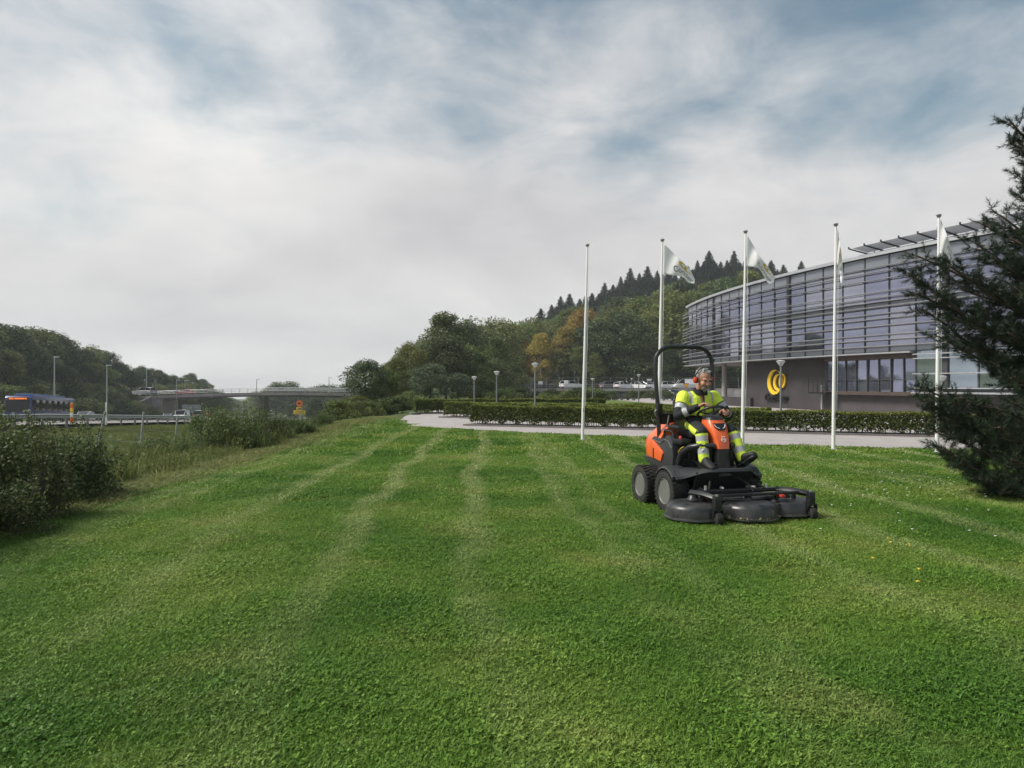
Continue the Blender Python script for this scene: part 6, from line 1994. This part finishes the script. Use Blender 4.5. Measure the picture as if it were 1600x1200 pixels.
# cutting deck
dk = MB()
lobes = [(0.62, -0.56, 0.325, 0.000), (0.79, 0.075, 0.335, 0.010), (0.62, 0.68, 0.325, 0.004)]
for u, v, r_, dz in lobes:
    dk.lathe([(0, 0.05), (r_ - 0.02, 0.05), (r_ + 0.012, 0.052 + dz), (r_ + 0.018, 0.072 + dz), (r_ + 0.002, 0.082 + dz), (r_ - 0.004, 0.17 + dz), (r_ - 0.020, 0.205 + dz), (r_ - 0.055, 0.228 + dz), (r_ - 0.10, 0.238 + dz), (0.06, 0.243 + dz), (0, 0.243 + dz)], (u, v, 0), n=48)
deck = part('cutting_deck', dk, M_deck)
for u, v, r_, dz in lobes:
    ws = MB(); ws.lathe([(r_ + 0.010, 0.056 + dz), (r_ + 0.021, 0.056 + dz), (r_ + 0.021, 0.070 + dz), (r_ + 0.010, 0.070 + dz)], (u, v, 0), n=48); part('wear_strip', ws, mat('worn_steel', (0.13, 0.13, 0.13), 0.4, 0.5, noise=0.4, nscale=10), deck)
db = MB()
db.prism([(0.36, -0.55), (0.62, -0.78), (0.80, -0.42), (0.98, -0.12), (0.98, 0.27), (0.80, 0.58), (0.62, 0.90), (0.36, 0.70)], 'z', 0.06, 0.215)
part('deck_plate', db, M_deck, None, 0.02)
cv = MB()
cv.prism([(0.50, -0.50), (0.70, -0.42), (0.82, 0.0), (0.80, 0.18), (0.66, 0.62), (0.48, 0.66)], 'z', 0.246, 0.285)
part('belt_cover', cv, M_deck, None, 0.014)
tm = text_mesh('deck_number', '155', 0.052, 0.0008)
TH0 = R(258)
for v_ in tm.vertices:
    a = TH0 + v_.co.x / 0.3255
    v_.co = Vector((0.62 + 0.3255 * math.cos(a), -0.56 + 0.3255 * math.sin(a), 0.115 + v_.co.y))
link('deck_lettering', tm, mat('decal_grey', (0.45, 0.45, 0.45), 0.5), deck)
# lift frame and caster arms
fr = MB(); fr.box((0.56, 0.05, 0.335), (0.06, 1.18, 0.05)); part('cross_beam', fr, M_blk, None, 0.008)
fr = MB(); fr.box((0.80, 0.19, 0.325), (0.045, 1.14, 0.035)); part('cross_beam', fr, M_blk, None, 0.006)
for (u0, v0), (u1, v1) in (((0.54, -0.55), (0.94, -0.43)), ((0.56, 0.62), (0.90, 0.86))):
    a = MB(); a.tube([(u0, v0, 0.33), ((u0 + u1) / 2, (v0 + v1) / 2, 0.335), (u1 - 0.02, v1, 0.315)], [0.042, 0.042, 0.040], 4); arm = part('caster_arm', a, M_blk, None, 0.006)
    h_ = MB(); h_.box((u1, v1, 0.265), (0.075, 0.085, 0.16)); part('caster_pivot', h_, M_blk, arm, 0.01)
    fk = MB()
    for s in (-1, 1):
        fk.box((u1 + 0.01, v1 + s * 0.062, 0.135), (0.06, 0.012, 0.13))
    fk.box((u1, v1, 0.19), (0.075, 0.136, 0.02))
    part('caster_fork', fk, M_blk, arm, 0.003)
    cw = MB(); cw.lathe([(0.0, -0.045), (0.055, -0.045), (0.075, -0.035), (0.082, 0.0), (0.075, 0.035), (0.055, 0.045), (0, 0.045)], (u1 + 0.015, v1, 0.082), 'y', 24); cwo = part('caster_wheel', cw, M_rubber)
    hb = MB(); hb.lathe([(0, -0.056), (0.03, -0.056), (0.03, 0.056), (0, 0.056)], (u1 + 0.015, v1, 0.082), 'y', 12); part('hub', hb, M_wrim, cwo)
    for z in (0.355,):
        n_ = MB(); n_.lathe([(0.016, 0.345), (0.016, 0.365), (0.0, 0.367)], (u1, v1, 0), n=6); part('pivot_nut', n_, M_bolt, arm)
for s in (-1, 1):
    l = MB(); l.tube([(0.20, s * 0.30, 0.34), (0.56, s * 0.36, 0.33)], 0.028, 8); part('lift_arm', l, M_blk)
    sp2 = MB(); sp2.tube([(0.50, s * 0.18 + 0.06, 0.37), (0.62, s * 0.22 + 0.06, 0.385)], 0.014, 8); part('lift_rod', sp2, M_bolt)
    ch = MB(); ch.lathe([(0.0, 0), (0.018, 0), (0.018, 0.05), (0.008, 0.055), (0, 0.055)], (0.58, s * 0.42 + 0.05, 0.36), n=8); part('height_stop', ch, M_bolt)
pt = MB(); pt.box((1.09, -0.06, 0.075), (0.10, 0.17, 0.025)); part('anti_scalp_plate', pt, M_deck, None, 0.008)
pt = MB(); pt.box((0.85, 0.50, 0.30), (0.07, 0.05, 0.03)); part('red_latch', pt, mat('latch_red', (0.5, 0.04, 0.03), 0.4), None, 0.008)
bl = MB()
rb_ = random.Random(8)
for k in range(26):
    u, v = rb_.uniform(0.5, 0.72), rb_.uniform(-0.5, 0.6)
    bl.lathe([(0.009, 0), (0.009, 0.012), (0, 0.014)], (u, v, 0.286 if 0.52 < u < 0.68 and -0.38 < v < 0.5 else 0.245), n=6)
part('bolts', bl, M_bolt, kind='stuff')
# spindle housings, hoses and brackets on the deck
for u, v in ((0.62, -0.56), (0.76, 0.075), (0.62, 0.68)):
    h_ = MB(); h_.lathe([(0.085, 0.24), (0.085, 0.262), (0.06, 0.285), (0.045, 0.315), (0.0, 0.318)], (u, v, 0), n=20); part('spindle_housing', h_, M_blk)
for k_, pts_ in enumerate(([(0.30, -0.18, 0.42), (0.46, -0.24, 0.46), (0.55, -0.30, 0.40), (0.60, -0.34, 0.33)], [(0.30, 0.10, 0.44), (0.44, 0.16, 0.48), (0.56, 0.24, 0.40), (0.62, 0.26, 0.33)], [(0.32, 0.22, 0.40), (0.48, 0.34, 0.44), (0.60, 0.44, 0.36)])):
    h_ = MB(); h_.tube(pts_, 0.012, 7); part('hose', h_, M_rubber)
for u, v in ((0.70, -0.50), (0.74, 0.74), (0.80, -0.30), (0.80, 0.46)):
    h_ = MB(); h_.box((u, v, 0.29), (0.05, 0.035, 0.10)); part('bracket', h_, M_blk, None, 0.005)
    h_ = MB(); h_.tube([(u, v - 0.03, 0.31), (u, v + 0.03, 0.31)], 0.010, 8); part('pin', h_, M_bolt)
for s in (-1, 1):
    h_ = MB(); h_.box((0.02, s * 0.30, 0.75), (0.10, 0.05, 0.16)); part('valve_block', h_, M_blk, None, 0.01)
    h_ = MB(); h_.tube([(0.0, s * 0.28, 0.68), (0.10, s * 0.26, 0.66), (0.16, s * 0.20, 0.62)], 0.012, 7); part('hose', h_, M_rubber)
# clippings lying on the deck front
r = np.random.default_rng(4)
n = 320
P = np.column_stack([r.uniform(0.86, 1.15, n), r.uniform(-0.30, 0.42, n), r.uniform(0.085, 0.10, n)])
k = ((P[:, 0] - 0.79) ** 2 + (P[:, 1] - 0.075) ** 2 > 0.332 ** 2) & ((P[:, 0] - 0.79) ** 2 + (P[:, 1] - 0.075) ** 2 < 0.36 ** 2)
P = P[k]
link('clippings', quads_mesh('clippings', leaves(P, 0.035, r, 0.6), r.random(len(P))), leaf_mat('dry_clippings', (0.22, 0.20, 0.07), (0.5, 0.42, 0.2), 0.2, 0), mow, kind='stuff')

# ------------------------------------------------------------------ the driver
def capsule(mb, p0, r0, p1, r1, n=14, flat=1.0):
    p0, p1 = Vector(p0), Vector(p1)
    d = (p1 - p0)
    L = d.length or 1e-6
    d /= L
    pts, rs = [], []
    for t in (-1.0, -0.92, -0.7, -0.38): pts.append(p0 + d * r0 * t); rs.append(max(1e-4, r0 * math.sqrt(max(0, 1 - t * t))))
    for t in (0, 0.25, 0.5, 0.75, 1): pts.append(p0 + d * L * t); rs.append(r0 + (r1 - r0) * t)
    for t in (0.38, 0.7, 0.92, 1.0): pts.append(p1 + d * r1 * t); rs.append(max(1e-4, r1 * math.sqrt(max(0, 1 - t * t))))
    mb.tube(pts, rs, n, flat=flat)
def ellipsoid(mb, c, rad, n=18, M=None):
    rings = []
    for i in range(n // 2 + 1):
        t = -math.pi / 2 + math.pi * i / (n // 2)
        cr = max(1e-3, math.cos(t))
        rings.append([(c[0] + rad[0] * cr * math.cos(2 * math.pi * k / n), c[1] + rad[1] * cr * math.sin(2 * math.pi * k / n), c[2] + rad[2] * math.sin(t)) for k in range(n)])
    mb.loft(rings, 0, True, True, M)
def remeshed(mb, voxel, smooth=6, name='body'):
    me = mb.mesh(name)
    ob = bpy.data.objects.new(name, me)
    COL.objects.link(ob)
    m = ob.modifiers.new('r', 'REMESH'); m.mode = 'VOXEL'; m.voxel_size = voxel; m.use_smooth_shade = True
    if smooth:
        s = ob.modifiers.new('s', 'SMOOTH'); s.iterations = smooth; s.factor = 0.5
    dg = bpy.context.evaluated_depsgraph_get()
    out = bpy.data.meshes.new_from_object(ob.evaluated_get(dg))
    bpy.data.objects.remove(ob)
    out.materials.clear()
    return out
M_skin = mat('skin', (0.46, 0.23, 0.155), 0.5, noise=0.10, nscale=25)
M_hair = mat('grey_hair', (0.30, 0.29, 0.28), 0.7, noise=0.5, nscale=60, bump=0.5, bscale=120)
M_yel = mat('hi_vis_yellow', (0.68, 0.84, 0.07), 0.75, noise=0.14, nscale=7, bump=0.7, bscale=16)
M_jblk = mat('workwear_black', (0.014, 0.015, 0.019), 0.85, noise=0.3, nscale=8, bump=0.6, bscale=16)
M_refl = mat('reflective_band', (0.40, 0.41, 0.42), 0.45, noise=0.06)
M_shoe = mat('shoe_black', (0.012, 0.012, 0.013), 0.65, bump=0.2, bscale=60)
man = empty('person', MO, mow.rotation_euler.z, 'driver in yellow and black work clothes and red ear muffs, seated on the mower', 'person')
hip, chest = Vector((-0.24, 0, 1.14)), Vector((-0.26, 0, 1.44))
shR, elR, wrR = Vector((-0.25, -0.225, 1.475)), Vector((-0.16, -0.345, 1.235)), Vector((0.015, -0.150, 1.355))
shL, elL, wrL = Vector((-0.25, 0.225, 1.475)), Vector((-0.10, 0.35, 1.24)), Vector((0.07, 0.20, 1.300))
thR, knR, anR = Vector((-0.18, -0.11, 1.10)), Vector((0.21, -0.215, 1.035)), Vector((0.275, -0.215, 0.70))
thL, knL, anL = Vector((-0.18, 0.11, 1.10)), Vector((0.20, 0.225, 1.035)), Vector((0.36, 0.27, 0.715))
HC = Vector((-0.125, 0.0, 1.715))
HS = 1.16
HM = Matrix.Translation(HC) @ Matrix.Rotation(R(20), 4, 'Y') @ Matrix.Rotation(R(6), 4, 'Z') @ Matrix.Scale(HS, 4)
def H(x, y, z): return HM @ Vector((x, y, z))
body = MB()
def hell(c, rad): ellipsoid(body, c, rad, 20, HM)
hell((-0.012, 0, 0.030), (0.098, 0.076, 0.090))
hell((0.028, 0, -0.030), (0.066, 0.061, 0.088))
hell((0.052, 0, -0.095), (0.036, 0.040, 0.026))
hell((0.02, 0, -0.085), (0.05, 0.055, 0.035))
for s in (-1, 1):
    hell((0.064, s * 0.040, -0.032), (0.030, 0.024, 0.026))
    hell((0.078, s * 0.032, 0.024), (0.018, 0.030, 0.011))
    hell((0.00, s * 0.078, -0.01), (0.020, 0.010, 0.032))
capsule(body, H(0.090, 0, 0.012), 0.010 * HS, H(0.108, 0, -0.028), 0.0145 * HS)
for s in (-1, 1): capsule(body, H(0.095, s * 0.010, -0.032), 0.008 * HS, H(0.098, s * 0.012, -0.034), 0.008 * HS)
capsule(body, H(0.083, -0.02, -0.058), 0.010 * HS, H(0.083, 0.02, -0.058), 0.010 * HS)
capsule(body, H(0.080, -0.018, -0.076), 0.011 * HS, H(0.080, 0.018, -0.076), 0.011 * HS)
capsule(body, H(-0.02, 0, -0.07), 0.058, (-0.215, 0, 1.49), 0.062)
# trunk and limbs
capsule(body, hip, 0.125, chest, 0.135)
for s in (-1, 1): capsule(body, (-0.25, s * 0.07, 1.42), 0.11, (-0.25, s * 0.17, 1.45), 0.07)
for a, b, c_ in ((shR, elR, wrR), (shL, elL, wrL)):
    capsule(body, a, 0.055, b, 0.043); capsule(body, b, 0.043, c_, 0.030)
for a, b, c_ in ((thR, knR, anR), (thL, knL, anL)):
    capsule(body, a, 0.082, b, 0.058); capsule(body, b, 0.056, c_, 0.040)
def hand(w, f, n, thumb_side, curl, k=1.12):
    """w wrist, f pointing direction, n palm normal; fingers curl towards the palm"""
    f = f.normalized(); n = (n - f * n.dot(f)).normalized(); s = f.cross(n).normalized() * thumb_side
    p0, p1 = w + f * 0.02 * k, w + f * 0.078 * k
    for o in (-0.026, -0.009, 0.009, 0.026):
        capsule(body, p0 + s * o * 0.75 * k, 0.015 * k, p1 + s * o * k, 0.0135 * k, 10)
    for i, (o, L) in enumerate(((0.030, 0.078), (0.010, 0.088), (-0.011, 0.082), (-0.031, 0.064))):
        p = p1 + s * o * k
        d = f.copy()
        for j, (fr_, ang) in enumerate(((0.45, 0.45), (0.31, 1.05), (0.24, 0.8))):
            a = ang * curl * (1 + 0.08 * i)
            d = (d * math.cos(a) + n * math.sin(a)).normalized()
            q = p + d * L * fr_ * k
            capsule(body, p, (0.0098 - 0.001 * j) * k, q, (0.0090 - 0.001 * j) * k, 8)
            p = q
    p = w + f * 0.030 * k + s * 0.026 * k
    d = (f * 0.75 + s * 0.75 + n * 0.35).normalized()
    for j, L in enumerate((0.040, 0.032, 0.024)):
        q = p + d * L * k
        capsule(body, p, (0.0125 - 0.0012 * j) * k, q, (0.0112 - 0.0012 * j) * k, 8)
        d = (d + (f * 0.35 + n * 0.35 - s * 0.35) * 0.7).normalized()
        p = q
hand(wrR, (wrR - elR) * 0.9 + Vector((0.03, 0.02, 0.03)), Vector((0.25, 0.15, -1.0)), 1, 0.95)
hand(wrL, Vector((0.9, -0.35, 0.1)), Vector((0.1, -0.2, -1.0)), -1, 1.05)
for an, tilt, o in ((anR, 0.0, 0), (anL, 0.0, 0)):
    capsule(body, an, 0.038, an + Vector((0.03, 0, -0.01)), 0.034)
bo = link('body', remeshed(body, 0.0058, 3), M_skin, man)
# eyes, brows, mouth
for s in (-1, 1):
    e = MB(); ellipsoid(e, (0.0830, s * 0.031, 0.003), (0.0055, 0.0105, 0.0042), 12, HM); e.build('eye', mat('eye_dark', (0.06, 0.045, 0.04), 0.25), bo)
    e = MB(); e.tube([H(0.090, s * 0.012, 0.020), H(0.096, s * 0.030, 0.0255), H(0.082, s * 0.052, 0.020)], [0.004, 0.0055, 0.003], 6); e.build('eyebrow', M_hair, bo)
e = MB(); e.tube([H(0.086, -0.022, -0.068), H(0.0945, 0, -0.0665), H(0.086, 0.022, -0.068)], [0.003, 0.0045, 0.003], 6); e.build('mouth', mat('lips', (0.20, 0.07, 0.06), 0.5), bo)
# grey hair and beard
hr = MB()
ellipsoid(hr, (-0.022, 0, 0.040), (0.096, 0.078, 0.086), 20, HM)
ellipsoid(hr, (-0.055, 0, -0.005), (0.062, 0.074, 0.075), 18, HM)
rr_ = random.Random(5)
for k_ in range(60):
    a, b = rr_.uniform(-2.2, 2.2), rr_.uniform(0.35, 1.45)
    p = Vector((-0.022 + 0.094 * math.cos(b) * math.cos(a), 0.077 * math.cos(b) * math.sin(a), 0.043 + 0.086 * math.sin(b)))
    q = p + Vector((rr_.uniform(-0.012, 0.016), rr_.uniform(-0.014, 0.014), rr_.uniform(0.002, 0.016)))
    capsule(hr, HM @ p, 0.011, HM @ q, 0.006, 6)
hm = remeshed(hr, 0.006, 1, 'hair')
# cut the hair away from the face
bm = bmesh.new(); bm.from_mesh(hm)
HI = HM.inverted()
dele = []
for v_ in bm.verts:
    l = HI @ v_.co
    if l.x > 0.030 and l.z < 0.052 + 0.10 * max(0, 0.075 - l.x): dele.append(v_)
    elif l.x > 0.02 and l.z < -0.01: dele.append(v_)
bmesh.ops.delete(bm, geom=dele, context='VERTS')
bm.to_mesh(hm); bm.free()
link('hair', hm, M_hair, man)
br = MB()
capsule(br, H(0.070, 0, -0.100), 0.030, H(0.066, 0, -0.118), 0.022)
capsule(br, H(0.082, -0.026, -0.060), 0.009, H(0.072, -0.036, -0.092), 0.013)
capsule(br, H(0.082, 0.026, -0.060), 0.009, H(0.072, 0.036, -0.092), 0.013)
capsule(br, H(0.092, -0.020, -0.0545), 0.008, H(0.092, 0.020, -0.0545), 0.008)
link('beard', remeshed(br, 0.005, 2, 'beard'), M_hair, man)
# ear muffs
em_ = empty_child('ear_muffs', man)
M_cup = mat('ear_cup_red', (0.62, 0.06, 0.025), 0.4)
for s in (-1, 1):
    M_ = HM @ Matrix.Translation((-0.005, s * 0.080, -0.008)) @ Matrix.Scale(0.88, 4)
    e = MB(); e.lathe([(0.0, s * 0.0), (0.030, s * 0.0), (0.036, s * 0.006), (0.036, s * 0.018), (0.030, s * 0.024), (0, s * 0.024)], axis='y', n=20, M=M_ @ Matrix.Diagonal((1, 1, 1.25, 1))); e.build('cushion', M_blk, em_)
    e = MB(); e.lathe([(0.0, s * 0.022), (0.034, s * 0.022), (0.034, s * 0.034), (0.026, s * 0.046), (0, s * 0.050)], axis='y', n=20, M=M_ @ Matrix.Diagonal((1, 1, 1.25, 1))); e.build('cup', M_cup, em_)
bd = MB(); bd.tube([H(-0.008, 0.113 * math.cos(a), 0.0 + 0.142 * math.sin(a)) for a in np.linspace(0.05, math.pi - 0.05, 20)], 0.0085, 6); bd.build('headband', M_blk, em_)

# clothes: slightly larger skins over the body, coloured by where they lie on the limb
def seg_t(p, a, b):
    d = b - a
    t = max(0.0, min(1.0, (p - a).dot(d) / d.length_squared))
    return (p - a - d * t).length, t
def colour(me, fn, mats_):
    for m in mats_: me.materials.append(m)
    for p in me.polygons: p.material_index = fn(Vector(p.center), Vector(p.normal))
jk = MB()
capsule(jk, hip + Vector((0, 0, -0.02)), 0.148, Vector((-0.25, 0, 1.30)), 0.150)
capsule(jk, Vector((-0.25, -0.045, 1.28)), 0.143, Vector((-0.255, -0.06, 1.42)), 0.135)
capsule(jk, Vector((-0.25, 0.045, 1.28)), 0.143, Vector((-0.255, 0.06, 1.42)), 0.135)
for s in (-1, 1): capsule(jk, (-0.25, s * 0.08, 1.455), 0.105, (-0.25, s * 0.20, 1.462), 0.082)
for a, b, c_ in ((shR, elR, wrR), (shL, elL, wrL)):
    capsule(jk, a, 0.090, b, 0.068); capsule(jk, b, 0.067, c_ - (c_ - b) * 0.06, 0.046)
# folds
rf = random.Random(12)
for k_ in range(26):
    a = rf.uniform(0.6, 2.6) * rf.choice((-1, 1)); z = rf.uniform(1.12, 1.42)
    p = Vector((-0.25 + 0.142 * math.cos(a), 0.178 * math.sin(a), z))
    capsule(jk, p, 0.014, p + Vector((0, rf.uniform(-0.03, 0.03), rf.uniform(-0.09, 0.09))), 0.010, 8)
for a, b in ((shR, elR), (elR, wrR), (shL, elL), (elL, wrL)):
    d_ = (b - a)
    for k_ in range(5):
        t = rf.uniform(0.25, 0.95)
        q = a + d_ * t
        ax = d_.normalized().orthogonal().normalized(); ax.rotate(Matrix.Rotation(rf.uniform(0, 6.28), 3, d_.normalized()))
        rad = (0.082 if a in (shR, shL) else 0.062) * (1 - 0.25 * t)
        capsule(jk, q + ax * (rad - 0.004), 0.012, q + ax * (rad - 0.010) + d_.normalized() * 0.05 + ax.cross(d_.normalized()) * 0.03, 0.008, 8)
jm = remeshed(jk, 0.0075, 4, 'jacket')
def jcol(p, n):
    best = min(((seg_t(p, shR, elR), 'u'), (seg_t(p, elR, wrR), 'f'), (seg_t(p, shL, elL), 'u'), (seg_t(p, elL, wrL), 'f')), key=lambda q: q[0][0])
    (dist, t), kind = best
    if dist < 0.105 and abs(p.y) > 0.205 or (kind == 'f' and dist < 0.085):
        if kind == 'u':
            if t < 0.40: return 0
            if t < 0.45: return 1
            return 2 if t < 0.68 else 1
        return 2 if 0.28 < t < 0.50 else 1
    if p.z < 1.235: return 1
    if p.z > 1.40 and 0.135 < abs(p.y) < 0.175 and p.x > -0.34: return 2
    return 0
colour(jm, jcol, (M_yel, M_jblk, M_refl))
jo = link('jacket', jm, None, man)
cl = MB(); cl.loft([[(-0.215 + dx + r_ * 1.0 * math.cos(a), r_ * math.sin(a), z + 0.025 * (1 - math.cos(a)) * 0.5) for a in np.linspace(0, 2 * math.pi, 25)[:-1]] for r_, z, dx in ((0.108, 1.500, -0.005), (0.098, 1.535, 0.005), (0.092, 1.575, 0.012), (0.083, 1.577, 0.012), (0.085, 1.52, 0.0))], caps=False)
cl.build('collar', M_jblk, jo)
def chest_x(z):
    return float(np.interp(z, [1.15, 1.30, 1.42, 1.50], [-0.096, -0.094, -0.112, -0.145]))
zp = MB(); zp.tube([(chest_x(z) + 0.008, 0.004, z) for z in np.linspace(1.20, 1.515, 9)], 0.008, 5); zp.build('zip', M_jblk, jo)
sb = MB(); sb.tube([(-0.30, -0.20, 1.06), (-0.12, -0.165, 1.13), (-0.06, 0.0, 1.125), (-0.12, 0.165, 1.13), (-0.30, 0.20, 1.06)], 0.026, 6, flat=0.5)
sb.build('seat_belt', mat('belt_grey', (0.10, 0.11, 0.12), 0.7), mow)
tr_ = MB()
capsule(tr_, (-0.25, -0.05, 1.09), 0.135, (-0.25, 0.05, 1.09), 0.135)
for a, b, c_ in ((thR, knR, anR), (thL, knL, anL)):
    capsule(tr_, a, 0.112, b, 0.083); capsule(tr_, b, 0.082, c_, 0.068)
    for k_ in range(6):
        t = rf.uniform(0.1, 0.95); ang = rf.uniform(-1.2, 1.2)
        q = b + (c_ - b) * t
        p = q + Vector((math.cos(ang), math.sin(ang), 0)) * (0.070 - 0.012 * t)
        capsule(tr_, p, 0.012, p + Vector((rf.uniform(-0.01, 0.01), rf.uniform(-0.05, 0.05), rf.uniform(-0.04, 0.04))), 0.009, 8)
tmh = remeshed(tr_, 0.0075, 4, 'trousers')
def tcol(p, n):
    c_ = []
    for a, b, kk in ((thR, knR, 't'), (knR, anR, 's'), (thL, knL, 't'), (knL, anL, 's')):
        c_.append((seg_t(p, a, b), kk))
    (dist, t), kk = min(c_, key=lambda q: q[0][0])
    if kk == 't':
        if p.x < -0.02: return 1 if n.z > 0.55 else 0
        return 1 if (n.z > -0.15 or t > 0.9) and abs(n.y) < 0.86 else 0
    if t < 0.06: return 1
    if t < 0.14: return 0
    if t < 0.34: return 2
    if t < 0.60: return 0
    return 2 if t < 0.82 else 0
colour(tmh, tcol, (M_yel, M_jblk, M_refl))
link('trousers', tmh, None, man)
for an, pitch, yaw in ((anR, 0.10, -0.05), (anL, -0.55, 0.12)):
    sh = MB()
    M_ = Matrix.Translation(an + Vector((0, 0, -0.035))) @ Matrix.Rotation(yaw, 4, 'Z') @ Matrix.Rotation(pitch, 4, 'Y') @ Matrix.Scale(1.15, 4)
    rings = []
    for x, w, zt in ((-0.085, 0.028, 0.030), (-0.075, 0.040, 0.070), (-0.03, 0.046, 0.085), (0.03, 0.046, 0.075), (0.09, 0.052, 0.045), (0.15, 0.055, 0.025), (0.20, 0.046, 0.010), (0.225, 0.026, -0.010)):
        rings.append([(x, w * math.cos(a), (-0.05 + (zt + 0.05) * 0.5) + (zt + 0.05) * 0.5 * math.sin(a)) for a in np.linspace(0, 2 * math.pi, 17)[:-1]])
    sh.loft(rings, M=M_)
    so = sh.build('shoe', M_shoe, man)
    sl = MB(); sl.loft([[(x, w, -0.062), (x, -w, -0.062), (x, -w, -0.040), (x, w, -0.040)] for x, w in ((-0.09, 0.030), (-0.07, 0.045), (0.0, 0.045), (0.10, 0.056), (0.17, 0.054), (0.215, 0.038), (0.23, 0.02))], M=M_)
    sl.build('sole', M_blk, so)

# ------------------------------------------------------------------ damp air over the valley
hz = bpy.data.materials.new('damp_air'); hz.use_nodes = True
hn = hz.node_tree
hn.nodes.clear()
ho = hn.nodes.new('ShaderNodeOutputMaterial')
pv = hn.nodes.new('ShaderNodeVolumePrincipled')
pv.inputs['Color'].default_value = (0.86, 0.91, 0.97, 1)
pv.inputs['Density'].default_value = 0.00032
pv.inputs['Anisotropy'].default_value = 0.2
hn.links.new(pv.outputs[0], ho.inputs['Volume'])
hb = MB(); hb.box((0, 520, 10), (1300, 1200, 150))
hb.build('haze', hz, None, kind='stuff', label='thin damp haze in the air over the whole place', smooth=False)
SC.cycles.volume_bounces = 1
